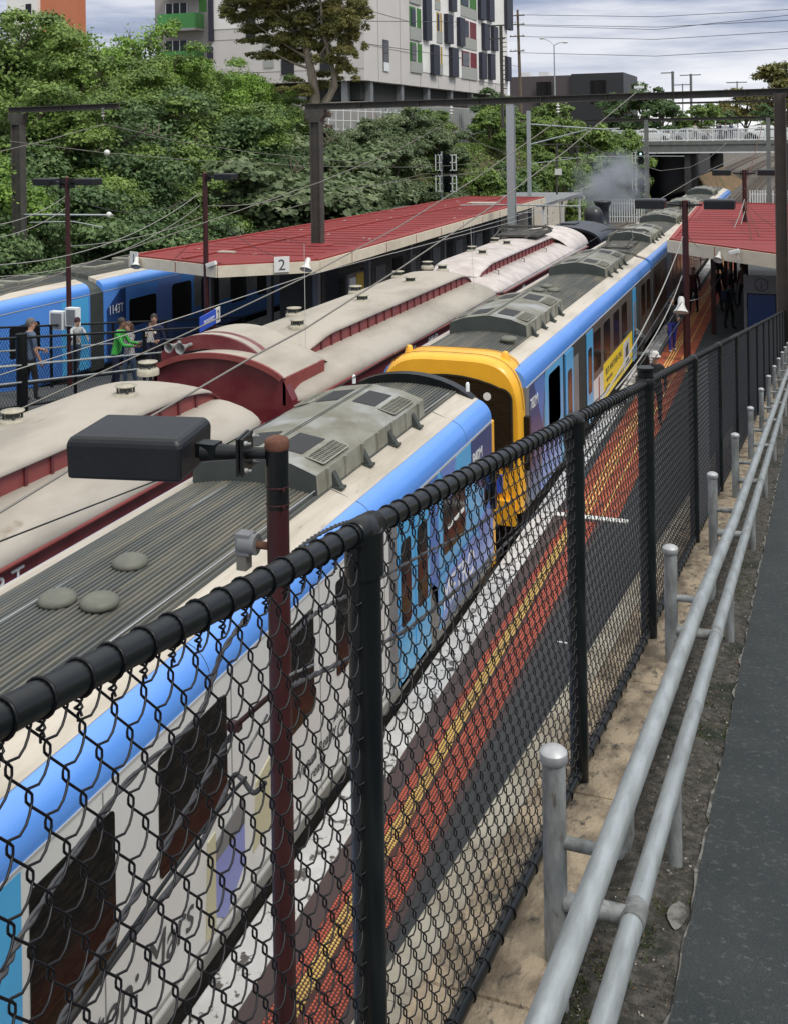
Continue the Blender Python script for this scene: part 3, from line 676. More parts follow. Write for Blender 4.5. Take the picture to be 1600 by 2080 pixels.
# near side of 840M: doors, windows, panels; (y, z) measured off the photograph
panel(T1, m_sky, xs_, [(4.6, 1.2), (4.6, 3.48), (5.82, 3.48), (5.82, 1.2)], 'door')
dw = panel(T1, m_glass, xs_+.006, rr(4.9, 5.50, 1.9, 3.1, .12), 'window')
def window(par, y0, y1, z0, z1, r_=.08, mat=None, sl=0):
    pts = [(y, z) for y, z in rr(y0, y1, z0, z1, r_)]
    return panel(par, mat or m_glass, xs_+.006, pts, 'window')
window(T1, 5.90, 6.86, 2.15, 3.29, .05, m_glassb)
window(T1, 7.46, 8.56, 2.35, 3.33, .05, m_glassb); window(T1, 9.76, 10.42, 2.25, 3.33, .05, m_glassb); window(T1, 11.02, 11.36, 2.3, 3.35, .05, m_glassb)
window(T1, 1.2, 3.9, 2.15, 3.29, .05, m_glassb)
# advertisement on the white wrap
text('stop: Mars', .42, m_txtdark, 'lettering', T1, T(xs_+.004, 6.42, 1.66) @ MX, sx=.86, shear=.15)
text('next', .42, m_txtdark, 'lettering', T1, T(xs_+.004, 5.40, 1.66) @ MX, sx=.8, shear=.15)
text('Virtual Reality', .17, m_txtdark, 'lettering', T1, T(xs_+.004, 10.0, 1.72) @ MX, sx=1.0, shear=.1)
text('ready', .17, m_txtdark, 'lettering', T1, T(xs_+.004, 10.3, 1.55) @ MX, sx=1.0, shear=.1)
text('SAMSUNG', .10, m_txtdark, 'lettering', T1, T(xs_+.004, 10.9, 1.86) @ MX)
text('Gear', .24, m_txtdark, 'lettering', T1, T(xs_+.004, 11.0, 1.62) @ MX)
panel(T1, pm('advert_lilac', (.22, .25, .55), .4), xs_+.006, [(8.30, 1.50), (8.34, 2.10), (8.86, 2.22), (8.86, 1.62), (8.5, 1.35)], 'advert_panel')
panel(T1, m_grey, xs_+.008, [(8.32, 1.95), (8.34, 2.12), (8.86, 2.24), (8.86, 1.98)], 'advert_panel')
panel(T1, pm('advert_cream', (.50, .48, .33), .5), xs_+.009, [(8.16, 1.36), (8.2, 2.20), (8.33, 2.22), (8.32, 1.36)], 'advert_panel')
panel(T1, pm('advert_cream', (.50, .48, .33), .5), xs_+.006, [(9.02, 1.60), (9.1, 2.22), (9.5, 2.34), (9.5, 1.66)], 'advert_panel')
# blue livery end of 840M
panel(T1, m_sky, xs_+.002, [(12.95, 1.2), (12.95, 3.48), (17.5, 3.48), (17.5, 1.2)])
panel(T1, m_grey, xs_+.004, [(12.68, 1.2), (12.68, 3.48), (12.95, 3.48), (12.95, 1.2)], 'door_surround')
for a, b_ in ((12.98, 13.46), (13.62, 14.12)):
    d_ = panel(T1, m_sky, xs_+.012, [(a, 1.22), (a, 3.35), (b_+.1, 3.35), (b_+.1, 1.22)], 'door'); panel(d_, m_glassb, xs_+.018, rr(a+.08, b_-.02, 1.95, 3.05, .08), 'pane')
panel(T1, m_midblue, xs_+.006, [(14.2, 2.2), (14.2, 3.48), (14.62, 3.48), (14.62, 1.4)])
panel(T1, m_skirt, xs_+.006, [(14.25, 1.2), (14.25, 2.1), (14.55, 1.9), (14.6, 1.2)])
panel(T1, m_lilac, xs_+.008, [(14.75, 3.48), (15.5, 3.48), (15.2, 2.9)])
panel(T1, m_lilac, xs_+.008, [(14.7, 1.2), (14.9, 1.9), (16.4, 2.0), (17.5, 1.5), (17.5, 1.2)])
panel(T1, m_navy, xs_+.009, [(14.6, 1.2), (15.2, 1.45), (17.5, 1.35), (17.5, 1.2)])
window(T1, 14.85, 15.95, 2.22, 3.17, .12, m_glassb)
panel(T1, m_txtwhite, xs_+.016, [(15.05, 2.55), (15.05, 2.60), (15.85, 2.62), (15.85, 2.57)], 'window_label')
panel(T1, m_navy, xs_+.008, [(16.30, 2.9), (16.30, 3.48), (17.5, 3.48), (17.5, 2.3)])
window(T1, 17.0, 17.35, 2.2, 3.07, .08, m_glass)
panel(T1, m_lilac, xs_+.009, [(16.6, 2.1), (17.5, 2.3), (17.5, 1.6), (16.9, 1.5)])
text('840M', .26, m_txtwhite, 'number', T1, T(xs_+.012, 16.35, 3.10) @ MX, sx=.95)
text('METRO', .52, m_txtwhite, 'lettering', T1, T(xs_+.011, 14.75, 1.48) @ MX, sx=.95)
MB().tube([(XS+.005, -2, 1.36), (XS+.005, 17.4, 1.36)], .012, 6).build('side_moulding', m_skirt, T1)
MB().tube([(XS+.012, 12.7, 2.02), (XS+.012, 17.4, 2.02)], .010, 6).build('side_moulding', m_navy, T1)
panel(T1, m_skirt, xs_+.012, [(-2, 1.17), (-2, 1.27), (17.45, 1.27), (17.45, 1.17)], 'skirt')
MB().box(XS-.02, XS+.10, 17.35, 17.45, 2.1, 2.9).build('grab_handle', m_black, T1)
sj = MB(); y = -1.0
while y < 12.6: sj.box(XS-.002, XS+.0035, y, y+.012, 1.3, 3.48); y += 1.93
sj.build('panel_joint', m_grey, T1)
sj = MB(); y = 0.5
for y in (.5, 4.4, 8.3, 12.2, 16.1): sj.tube([(cx1+1.432+.006*0, y, 3.53)]+[(cx1+x, y, z+.003) for x, z in arc(1.12, 3.55, .31, .315, 0, 80, 8)]+[(cx1+.87, y, 3.975)], .004, 4)
sj.build('roof_joint', m_humpside, T1)
# --- second carriage 782M with the yellow front facing us
T2 = emu('train_carriage', 'blue train carriage 782M with a yellow cab front and a yellow advert', cx1, 19.98, 38.5, m_grey, 'coupled blue train carriages by the right platform')
# yellow cab: a section lofted forward with rounded shoulders
def section(s, dz, n=26):
    pts = []
    for k in range(n+1):
        a = math.pi*k/n; c_, s_ = math.cos(a), math.sin(a); e_ = .42
        pts.append((cx1+1.432*s*math.copysign(abs(c_)**.46, c_), 2.75+dz+(1.395)*s*abs(s_)**.62))
    return [(cx1+1.42*s, 1.25)]+pts+[(cx1-1.42*s, 1.25)]
m = MB(); secs = [(20.72, .955, -.02), (20.5, .98, 0), (20.1, .99, 0), (19.80, .985, -.005), (19.68, .968, -.02), (19.64, .945, -.04)]
rows = [[(x, y, z) for x, z in section(s, dz)] for y, s, dz in secs]; n = len(rows[0])
m.add([p for r_ in rows for p in r_], [(i*n+k, i*n+k+1, (i+1)*n+k+1, (i+1)*n+k) for i in range(len(rows)-1) for k in range(n-1)], True)
m.add(rows[-1], [tuple(range(n))])
m.build('cab_hood', m_yel, T2)
ws = [(cx1-1.25, 2.10)]+[(cx1-1.25+.22*(1-math.cos(R(a))), 3.34+.22*math.sin(R(a))) for a in range(0, 91, 15)]+[(cx1+x, 3.56+.20*(1-(x/1.05)**2)) for x in (-.85, -.6, -.3, 0, .3, .6, .85)]+[(cx1+1.25-.22*(1-math.cos(R(a))), 3.34+.22*math.sin(R(a))) for a in range(90, -1, -15)]+[(cx1+1.25, 2.10)]
s_ = MB(); s_.prism(ws, 19.60, 19.68); sc_ = s_.build('windscreen', m_glass, T2)
s_ = MB()
for a, b_ in zip(ws, ws[1:]): s_.bar((a[0], 19.595, a[1]), (b_[0], 19.595, b_[1]), .03, .03)
s_.build('seal', m_rubber, sc_)
MB().lathe([(.075, 0), (.075, -.010), (0, -.011)], 20, (cx1+.78, 19.60, 3.40), (0, 1, 0), smooth=False).build('headlight', m_whitem, T2)
for x in (-.95, 1.0):
    k_ = MB(); k_.lathe([(.10, -.02), (.075, .05), (.062, .12), (.045, .15), (0, .16)], 16, (cx1+x, 20.15, 4.02 if abs(x) < .97 else 4.0)); k_.build('marker_lamp', m_yel, T2)
MB().prism([(cx1-1.3, 1.05), (cx1-1.3, 1.5), (cx1+1.3, 1.5), (cx1+1.3, 1.05)], 19.5, 19.66).build('bumper', m_yel, T2)
b_ = MB(); b_.box(cx1-.25, cx1+.25, 18.5, 19.6, 1.0, 1.3); b_.lathe([(.2, 0), (.2, .1), (.1, .12)], 14, (cx1, 18.5, 1.15), (0, -1, 0)); b_.build('coupler', m_under, T2)
MB().box(cx1+.55, cx1+1.05, 19.58, 19.66, 1.62, 1.95).build('front_light', pm('blue_square', (.03, .09, .6), .4), T2)
MB().box(XS-.02, XS+.09, 19.85, 19.98, 2.0, 3.0).build('grab_handle', m_black, T2)
wp = MB(); wp.tube([(cx1+.35, 19.57, 2.2), (cx1+.30, 19.56, 2.6), (cx1-.1, 19.565, 3.15)], .014, 5); wp.bar((cx1-.32, 19.57, 2.75), (cx1+.12, 19.57, 3.5), .02, .02); wp.build('wiper', m_rubber, T2)
for y_, s_q in ((20.35, .992), (19.84, .992)):
    q = section(s_q, .004)[2:-2]; MB().tube([(x, y_, z+.004) for x, z in q], .006, 4).build('hood_seam', pm('seam_dark_yellow', (.25, .12, .01), .6), T2)
roof_unit(T2, cx1, 22.5, 26.2, .86, 4.0, 4.40); roof_unit(T2, cx1, 32.5, 36.6, .86, 4.0, 4.40)
mushroom(T2, -5.62, 21.6); 
for x, y in ((-6.6, 28.6), (-6.2, 28.7), (-6.55, 29.4)): mushroom(T2, x, y)
panel(T2, m_navy, xs_+.004, [(20.25, 1.3), (20.25, 3.48), (21.75, 3.48), (20.9, 1.3)])
panel(T2, m_midblue, xs_+.006, [(20.6, 3.48), (21.6, 3.48), (21.3, 2.5)])
text('782M', .30, m_txtwhite, 'number', T2, T(xs_+.010, 20.25, 3.02) @ MX)
panel(T2, m_sky, xs_+.006, [(21.55, 1.25), (21.55, 3.48), (24.35, 3.48), (24.35, 1.25)])
panel(T2, m_lilac, xs_+.008, [(21.0, 1.25), (21.6, 2.3), (23, 1.9), (23, 1.25)])
window(T2, 21.9, 23.05, 2.2, 3.35, .12, m_glassb)
panel(T2, m_black, xs_+.010, [(23.35, 1.25), (23.35, 3.48), (23.5, 3.48), (23.5, 1.25)], 'door_seal')
d_ = panel(T2, m_sky, xs_+.03, [(23.55, 1.25), (23.55, 3.46), (24.40, 3.46), (24.40, 1.25)], 'door'); panel(d_, m_glassb, xs_+.036, rr(23.75, 24.2, 1.95, 3.05, .1), 'pane')
panel(T2, m_darkin, xs_+.008, [(24.42, 1.2), (24.42, 3.48), (26.05, 3.48), (26.05, 1.2)], 'doorway')
panel(T2, m_grey, xs_+.012, [(24.5, 1.25), (24.5, 3.2), (25.1, 3.2), (25.1, 1.25)], 'vestibule_panel')
d_ = panel(T2, m_sky, xs_+.03, [(26.05, 1.25), (26.05, 3.46), (26.9, 3.46), (26.9, 1.25)], 'door'); panel(d_, m_glassb, xs_+.036, rr(26.22, 26.7, 1.95, 3.05, .1), 'pane')
panel(T2, pm('bronze_panel', (.10, .085, .075), .3, col2=(.15, .13, .12), vs=1), xs_+.004, [(26.95, 2.1), (26.95, 3.48), (34.0, 3.48), (34.0, 2.1)])
for a in (27.1, 28.6, 30.2, 31.7): window(T2, a, a+1.05, 2.28, 3.29, .1, m_glassb)
panel(T2, m_wrap, xs_+.005, [(26.95, 1.3), (26.95, 2.1), (28.5, 2.1), (28.5, 1.3)])
panel(T2, pm('dull_red', (.3, .06, .05), .6), xs_+.008, [(27.75, 1.3), (27.75, 2.05), (27.9, 2.05), (27.9, 1.3)])
ad_ = panel(T2, m_adyel, xs_+.010, [(28.5, 1.28), (28.5, 2.22), (33.7, 2.22), (33.7, 1.28)], 'advert')
text('BUY ANOTHER ONE', .26, m_txtdark, 'lettering', ad_, T(xs_+.014, 28.8, 1.88) @ MX, sx=1.15)
text('visit our store', .17, m_txtdark, 'lettering', ad_, T(xs_+.014, 28.9, 1.68) @ MX)
text('STUDIO', .18, m_txtdark, 'lettering', ad_, T(xs_+.014, 30.3, 1.42) @ MX)
panel(ad_, m_txtdark, xs_+.014, [(28.7, 1.38), (28.7, 1.56), (29.4, 1.56), (29.4, 1.38)], 'logo_box'); panel(ad_, m_adyel, xs_+.018, [(28.76, 1.42), (28.76, 1.52), (29.34, 1.52), (29.34, 1.42)], 'logo_box')
panel(ad_, m_wrap, xs_+.014, [(31.9, 1.35), (31.9, 2.15), (33.1, 2.15), (33.1, 1.35)], 'picture'); panel(ad_, m_txtdark, xs_+.018, [(32.3, 1.5), (32.3, 1.95), (32.8, 2.05), (32.9, 1.5)], 'picture')
d_ = panel(T2, m_sky, xs_+.03, [(33.8, 1.25), (33.8, 3.46), (34.5, 3.46), (34.5, 1.25)], 'door'); panel(d_, m_grey, xs_+.036, rr(33.95, 34.35, 1.95, 3.05, .1), 'pane')
panel(T2, m_darkin, xs_+.008, [(34.52, 1.2), (34.52, 3.48), (35.6, 3.48), (35.6, 1.2)], 'doorway')
panel(T2, pm('bronze_panel', (0, 0, 0)), xs_+.004, [(35.7, 1.3), (35.7, 3.48), (38.4, 3.48), (38.4, 1.3)])
for a in (35.9, 37.2): window(T2, a, a+.95, 2.28, 3.29, .1, m_glassb)
MB().prism([(cx1-1.25, 1.1), (cx1-1.3, 3.6), (cx1-.9, 3.93), (cx1+.9, 3.93), (cx1+1.3, 3.6), (cx1+1.25, 1.1)], 38.5, 39.0).build('gangway', m_rubber, T2)
# --- following carriages
T3 = emu('train_carriage', 'blue train carriage behind 782M, a folded pantograph and two small vents by its roof joint', cx1, 39.0, 58.5, m_grey, 'coupled blue train carriages by the right platform')
roof_unit(T3, cx1, 43.0, 47.2, .86, 4.0, 4.40); roof_unit(T3, cx1, 52.5, 56.6, .86, 4.0, 4.40)
for x in (-6.5, -5.95): mushroom(T3, x, 40.6)
panel(T3, pm('bronze_panel', (0, 0, 0)), xs_+.004, [(39.1, 1.3), (39.1, 3.48), (58, 3.48), (58, 1.3)])
for a in (39.6, 41.0, 45.5, 47, 48.5, 50, 54.5, 56): window(T3, a, a+1.0, 2.28, 3.29, .1, m_glassb)
for a in (43.2, 52.2): 
    for k in (0, .95): d_ = panel(T3, m_sky, xs_+.02, [(a+k, 1.25), (a+k, 3.46), (a+k+.85, 3.46), (a+k+.85, 1.25)], 'door'); panel(d_, m_glassb, xs_+.026, rr(a+k+.2, a+k+.65, 1.95, 3.05, .1), 'pane')
pg = MB()
for sgn in (-1, 1):
    pg.tube([(cx1+sgn*.35, 39.9, 4.14), (cx1+sgn*.45, 41.3, 4.36)], .03, 6); pg.tube([(cx1+sgn*.45, 41.3, 4.36), (cx1+sgn*.2, 42.4, 4.56)], .02, 6)
pg.tube([(cx1-.9, 42.4, 4.50), (cx1-.7, 42.4, 4.58), (cx1+.7, 42.4, 4.58), (cx1+.9, 42.4, 4.50)], .025, 6); pg.tube([(cx1-.9, 42.1, 4.50), (cx1-.7, 42.1, 4.58), (cx1+.7, 42.1, 4.58), (cx1+.9, 42.1, 4.50)], .025, 6)
pg.box(cx1-.5, cx1+.5, 39.8, 42.2, 4.08, 4.14); pg.build('pantograph', m_steeldark, T3)
T4 = emu('train_carriage', 'farthest blue train carriage at the right platform, stopping short of the bridge', cx1, 59.0, 86.5, m_grey, 'coupled blue train carriages by the right platform')
roof_unit(T4, cx1, 63.0, 67.2, .86, 4.0, 4.40); roof_unit(T4, cx1, 76, 80, .86, 4.0, 4.45)
panel(T4, pm('bronze_panel', (0, 0, 0)), xs_+.004, [(59.1, 1.3), (59.1, 3.48), (86, 3.48), (86, 1.3)])
for a in (60, 62, 68, 70, 72, 80, 82): window(T4, a, a+1.0, 2.28, 3.29, .1, m_glassb)

# ------------------------------------------------------------------ maroon carriages with clerestory roofs
def vent_pot(par, x, y, z, s=1.0):
    m = MB(); m.lathe([(.19*s, -.08), (.19*s, .0), (.165*s, .03), (.10*s, .035), (.10*s, .05)], 18, (x, y, z)); base = m.build('roof_vent', m_vent, par)
    m = MB(); m.lathe([(.10*s, .03), (.10*s, .13*s)], 14, (x, y, z), smooth=True)
    for k in range(4): an = R(45+90*k); m.box(x+.125*s*math.cos(an)-.012, x+.125*s*math.cos(an)+.012, y+.125*s*math.sin(an)-.012, y+.125*s*math.sin(an)+.012, z+.02, z+.14*s)
    m.build('vent_core', m_humpside, base)
    m = MB(); m.lathe([(0, .165*s), (.03*s, .163*s), (.04*s, .15*s), (.165*s, .148*s), (.168*s, .135*s), (.16*s, .128*s), (0, .128*s)], 18, (x, y, z)); m.build('vent_cap', m_vent, base)
    return base
def maroon(name, label, cx, y0, y1, c0, c1, roofm, vents, end0='plain', end1='plain', vs=1.0):
    root = empty(name, (cx, (y0+y1)/2, 0), label, 'train carriage', 'maroon clerestory carriages')
    hw = 1.50
    MB().prism([(cx-hw, 1.0), (cx-hw, 3.52), (cx+hw, 3.52), (cx+hw, 1.0)], y0, y1).build('body', m_maroon, root)
    MB().prism([(cx-1.3, .4), (cx-1.3, 1.0), (cx+1.3, 1.0), (cx+1.3, .4)], y0+.4, y1-.4).build('underframe', m_under, root)
    # raised mouldings and windows on the visible side
    x = cx+hw
    m = MB(); m.box(x, x+.02, y0, y1, 3.10, 3.13); m.box(x, x+.02, y0, y1, 2.2, 2.24)
    k = y0+.3
    while k < y1-.3: m.box(x, x+.018, k, k+.05, 1.05, 3.10); k += 1.5
    m.build('moulding', m_maroonl, root)
    k = y0+.5
    while k < y1-1.3: MB().box(x-.01, x+.008, k, k+1.05, 2.32, 3.08).build('window', m_glass, root); k += 1.5
    # lower roof with rounded ends
    lo = [(-1.60, 3.50), (-1.62, 3.55), (-1.56, 3.64)]+[(xx, 3.64+.30*(1-((abs(xx)-.7)/.9)**2)) for xx in (-1.45, -1.25, -1.0, -.75)]+[(xx, 3.94) for xx in (-.7, .7)]+[(xx, 3.64+.30*(1-((abs(xx)-.7)/.9)**2)) for xx in (.75, 1.0, 1.25, 1.45)]+[(1.56, 3.64), (1.62, 3.55), (1.60, 3.50)]
    st = []
    for i in range(7): t_ = i/6; st.append((y0-.05+.55*(1-math.cos(t_*math.pi/2)), .80+.20*math.sin(t_*math.pi/2), -.26*(1-math.sin(t_*math.pi/2))))
    st += [(y, 1, 0) for y in np.linspace(y0+.6, y1-.6, 14)]
    for i in range(7): t_ = 1-i/6; st.append((y1+.05-.55*(1-math.cos(t_*math.pi/2)), .80+.20*math.sin(t_*math.pi/2), -.26*(1-math.sin(t_*math.pi/2))))
    m = MB(); n = len(lo); vs_ = []
    for y, sx_, dz in st:
        for (a, z) in lo:
            zz = z+dz*max(0, (z-3.5)/.44); vs_.append((cx+a*sx_, y, zz))
    m.add(vs_, [(i*n+k_, i*n+k_+1, (i+1)*n+k_+1, (i+1)*n+k_) for i in range(len(st)-1) for k_ in range(n-1)], True)
    m.add(vs_[:n], [tuple(range(n))]); m.add(vs_[-n:], [tuple(range(n))])
    m.build('lower_roof', roofm, root)
    g_ = MB(); g_.tube([(cx+1.60, y0+.1, 3.50), (cx+1.60, y1-.1, 3.50)], .035, 8); g_.tube([(cx-1.60, y0+.1, 3.50), (cx-1.60, y1-.1, 3.50)], .035, 8); g_.build('gutter', m_maroonl, root)
    # clerestory side walls with framed lights
    def cw(y):  # height factor of the clerestory, falling to zero at both ends
        a = min(1, max(0, (y-c0)/1.35)); b_ = min(1, max(0, (c1-y)/1.35))
        return math.sin(min(a, b_)*math.pi/2)**.55 if min(a, b_) > 0 else 0
    for s in (-1, 1):
        xx = cx+s*.78; m = MB(); ys_ = list(np.linspace(c0, c0+1.3, 10))+list(np.linspace(c0+1.4, c1-1.4, 30))+list(np.linspace(c1-1.3, c1, 10))
        vs_ = [(xx, y, 3.86) for y in ys_]+[(xx, y, 3.90+.30*cw(y)) for y in ys_]; k_ = len(ys_)
        m.add(vs_, [(i, i+1, i+1+k_, i+k_) for i in range(k_-1)]); wl_ = m.build('clerestory_wall', m_maroonl, root)
        fr_ = MB(); y = c0+.75
        while y < c1-.6: fr_.box(xx-.004, xx+s*.028, y-.028, y+.028, 3.90, 3.90+.30*cw(y)); y += .52
        for a, b_ in zip(ys_[:-1], ys_[1:]): fr_.bar((xx+s*.02, a, 3.90+.30*cw(a)), (xx+s*.02, b_, 3.90+.30*cw(b_)), .05, .045)
        fr_.box(xx-.004, xx+s*.03, c0+.1, c1-.1, 3.885, 3.925)
        fr_.build('clerestory_frame', pm('clerestory_frame_maroon', (.12, .022, .024), .5), wl_)
    # clerestory roof
    top = [(-.86, 0), (-.87, .02), (-.80, .07), (-.6, .12), (-.3, .155), (0, .165), (.3, .155), (.6, .12), (.80, .07), (.87, .02), (.86, 0)]
    ys_ = [c0-.12]+list(np.linspace(c0-.06, c0+1.3, 12))+list(np.linspace(c0+1.5, c1-1.5, 14))+list(np.linspace(c1-1.3, c1+.06, 12))+[c1+.12]; n = len(top); vs_ = []
    for y in ys_:
        c_ = cw(y); wx = .86+.14*min(1, c_*1.3)
        for a, z in top: vs_.append((cx+a*wx, y, 3.905+.30*c_+z*(.35+.65*c_)))
    m = MB(); m.add(vs_, [(i*n+k_, i*n+k_+1, (i+1)*n+k_+1, (i+1)*n+k_) for i in range(len(ys_)-1) for k_ in range(n-1)], True); m.build('clerestory_roof', roofm, root)
    for (vx, vy) in vents: vent_pot(root, vx, vy, 4.36, vs)
    # roof seam
    return root
cm = -10.03
K1 = maroon('train_carriage', 'nearest maroon clerestory carriage lettered 208 T in the lower left', cm, -3, 16.35, -2, 16.1, m_canvas, [(-9.80, 14.25), (-10.45, 12.45), (-10.48, 15.9), (-9.9, 9.5), (-10.4, 6.5)])
K2 = maroon('train_carriage', 'middle maroon carriage with curved cab roof, horns and the lettering 230 D', cm, 17.75, 31.4, 19.6, 31.1, m_canvas, [(-9.85, 20.5), (-10.6, 21.9), (-9.85, 24.1), (-10.6, 25.5), (-9.85, 27.5), (-10.6, 28.6), (-9.85, 30.3), (-10.55, 31.0)])
K3 = maroon('train_carriage', 'farthest maroon carriage with a silvery roof and a folded pantograph on top', cm, 31.8, 46.0, 32.2, 43.2, m_canvas2, [(-9.85, 34.6), (-10.5, 35.6), (-9.85, 37.8), (-10.5, 38.6)])
text('208 T', .34, m_txtwhite, 'lettering', K1, T(cm+1.505, 9.42, 3.14) @ MX, ext=.012, sx=1.1)
text('1ST', .30, m_txtwhite, 'lettering', K2, T(cm+1.51, 18.8, 3.17) @ MX, ext=.012); text('1ST', .30, m_txtwhite, 'lettering', K2, T(cm+1.51, 23.6, 3.17) @ MX, ext=.012)
text('230 D', .30, m_txtwhite, 'lettering', K2, T(cm+1.51, 25.0, 3.17) @ MX, ext=.012); text('2M', .30, m_txtwhite, 'lettering', K3, T(cm+1.51, 34.6, 3.17) @ MX, ext=.012)
# cab end of the middle carriage: high arched roof over a maroon end wall, visor and horns
m = MB(); pr = arc(cm, 3.60, 1.58, .74, 32, 148, 22); n = len(pr); st = [(17.42, 1.0, 0), (17.45, 1, .005), (18.9, 1.0, 0), (19.3, .98, -.04), (19.75, .90, -.16)]
for s_q in (-1, 1): MB().box(cm+s_q*1.34-.03, cm+s_q*1.34+.03, 17.5, 19.2, 3.5, 3.99).build('cab_fascia', m_maroonl, K2)
m.add([(cm+(x-cm)*s, y, z+dz) for y, s, dz in st for x, z in pr], [(i*n+k, i*n+k+1, (i+1)*n+k+1, (i+1)*n+k) for i in range(4) for k in range(n-1)], True); m.build('cab_roof', m_canvas, K2)
MB().prism(arc(cm, 3.56, 1.56, .72, 32, 148, 22)+[(cm-1.5, 3.6), (cm-1.5, 1.1), (cm+1.5, 1.1), (cm+1.5, 3.6)], 17.5, 17.72).build('end_wall', m_maroon, K2)
m = MB()
for a, b_ in zip(pr[:-1], pr[1:]): m.bar((a[0], 17.40, a[1]), (b_[0], 17.40, b_[1]), .06, .10)
m.build('roof_rim', m_maroonl, K2)
# destination visor arch standing on the cab roof
q = arc(cm-.42, 3.86, 1.22, .74, 22, 152, 16); m = MB()
for a, b_ in zip(q[:-1], q[1:]): m.add([(a[0], 17.95, a[1]-.27), (b_[0], 17.95, b_[1]-.27), (b_[0], 17.95, b_[1]), (a[0], 17.95, a[1]), (a[0], 18.35, a[1]-.27), (b_[0], 18.35, b_[1]-.27), (b_[0], 18.35, b_[1]), (a[0], 18.35, a[1])], [(0, 1, 2, 3), (4, 7, 6, 5), (3, 2, 6, 7)])
m.build('visor', m_maroon, K2)
m = MB()
for a, b_ in zip(q[:-1], q[1:]): m.add([(a[0], 18.0, a[1]+.005), (b_[0], 18.0, b_[1]+.005), (b_[0], 19.4, b_[1]-.03), (a[0], 19.4, a[1]-.03)], [(0, 1, 2, 3)], True)
m.build('visor_roof', m_canvas, K2)
m = MB(); m.add([(cm-1.60+3.2*k/10, 19.0, 0) for k in range(11)], [])
m = MB(); m.prism([(0, 0), (0, .5), (.4, .38), (.4, 0)], 0, 1.25, axis='y')
for hx, hs in ((-11.15, 1), (-10.90, 1.15)):
    h = MB(); h.lathe([(.035, .35*hs), (.035, .2*hs), (.05, .12*hs), (.085*hs, .03), (.10*hs, 0), (.092*hs, .004), (.03, .15*hs)], 16, (hx, 17.6, 4.38), (.1, 1, .06)); h.sphere((hx+.03, 17.6+.36*hs, 4.41), .055*hs, 10)
    h.build('horn', m_galv, K2)
# curled ends
m = MB()
for dy in (0, .35): m.tube([(cm-1.05, 41.2+dy, 4.62), (cm-.8, 41.2+dy, 4.72), (cm+.8, 41.2+dy, 4.72), (cm+1.05, 41.2+dy, 4.62)], .03, 6)
for s in (-1, 1):
    m.tube([(cm+s*.6, 38.8, 4.5), (cm+s*.8, 40.6, 4.66), (cm+s*.55, 42.6, 4.7)], .028, 6); m.tube([(cm+s*.6, 43.2, 4.45), (cm+s*.75, 41.9, 4.62), (cm+s*.5, 40.0, 4.68)], .028, 6)
    m.tube([(cm+s*.2, 40.0, 4.66), (cm-s*.6, 42.0, 4.66)], .018, 5)
m.box(cm-.8, cm+.8, 40.0, 42.6, 4.42, 4.5)
for k in range(6): m.lathe([(.05, 0), (.09, .03), (.05, .06), (.09, .09), (.05, .12)], 10, (cm-.7+1.4*(k % 2), 39.9+k*.5, 4.38))
m.build('pantograph', m_steeldark, K3)
m = MB(); pr = arc(cm, 3.62, 1.60, .75, 0, 180, 20); n = len(pr); st = [(42.9, .9, -.12), (43.4, 1, 0), (46.0, 1, 0)]
m.add([(cm+(x-cm)*s, y, z+dz) for y, s, dz in st for x, z in pr], [(i*n+k, i*n+k+1, (i+1)*n+k+1, (i+1)*n+k) for i in range(2) for k in range(n-1)], True); m.build('cab_roof', m_canvas2, K3)
for k, y in enumerate((33.2, 36.6, 40.1)): MB().tube([(cm+1.1, y, 3.85), (cm+1.1, y+.02, 4.0), (cm+.9, y+.3, 4.0)], .012, 5).build('roof_fitting', m_black, K3)

# ------------------------------------------------------------------ steam locomotive
LO = empty('steam_locomotive', (cm, 54, 0), 'black steam locomotive with a flared chimney ahead of the maroon carriages', 'locomotive')
MB().prism(arc(cm, 3.30, 1.45, .55, 0, 180, 16)+[(cm-1.4, 1.2), (cm+1.4, 1.2)], 50.2, 52.2).build('cab', m_loco, LO)
m = MB(); q = arc(cm, 3.42, 1.62, .62, -5, 185, 18); q2 = arc(cm, 3.36, 1.55, .58, 185, -5, 18); m.prism(q+q2, 49.0, 52.9); m.build('cab_roof', m_loco, LO, bevel=.01)
MB().box(cm-.5, cm+.2, 50.4, 51.4, 4.0, 4.1).build('roof_hatch', m_loco, LO)
MB().box(cm-1.4, cm+1.4, 46.4, 49.6, 1.2, 2.9).build('coal_bunker', m_loco, LO, bevel=.05)
m = MB(); m.lathe([(0, 0), (.80, 0), (.82, .1), (.82, 6.6), (.88, 6.65), (.88, 7.6), (.6, 7.75), (0, 7.78)], 28, (cm, 52.0, 2.55), (0, 1, 0)); m.build('boiler', m_loco, LO)
MB().lathe([(.48, 0), (.48, .75), (.44, .95), (.30, 1.15), (.12, 1.24), (0, 1.25)], 20, (cm-.1, 57.0, 3.25)).build('steam_dome', m_loco, LO)
MB().lathe([(.48, 0), (.34, .15), (.30, .7), (.34, 1.0), (.46, 1.22), (.47, 1.34), (.38, 1.36), (.3, 1.3)], 20, (cm, 59.2, 3.28)).build('chimney', m_loco, LO)
MB().box(cm-1.3, cm+1.3, 52.2, 60.4, 1.35, 1.5).build('running_board', m_loco, LO)
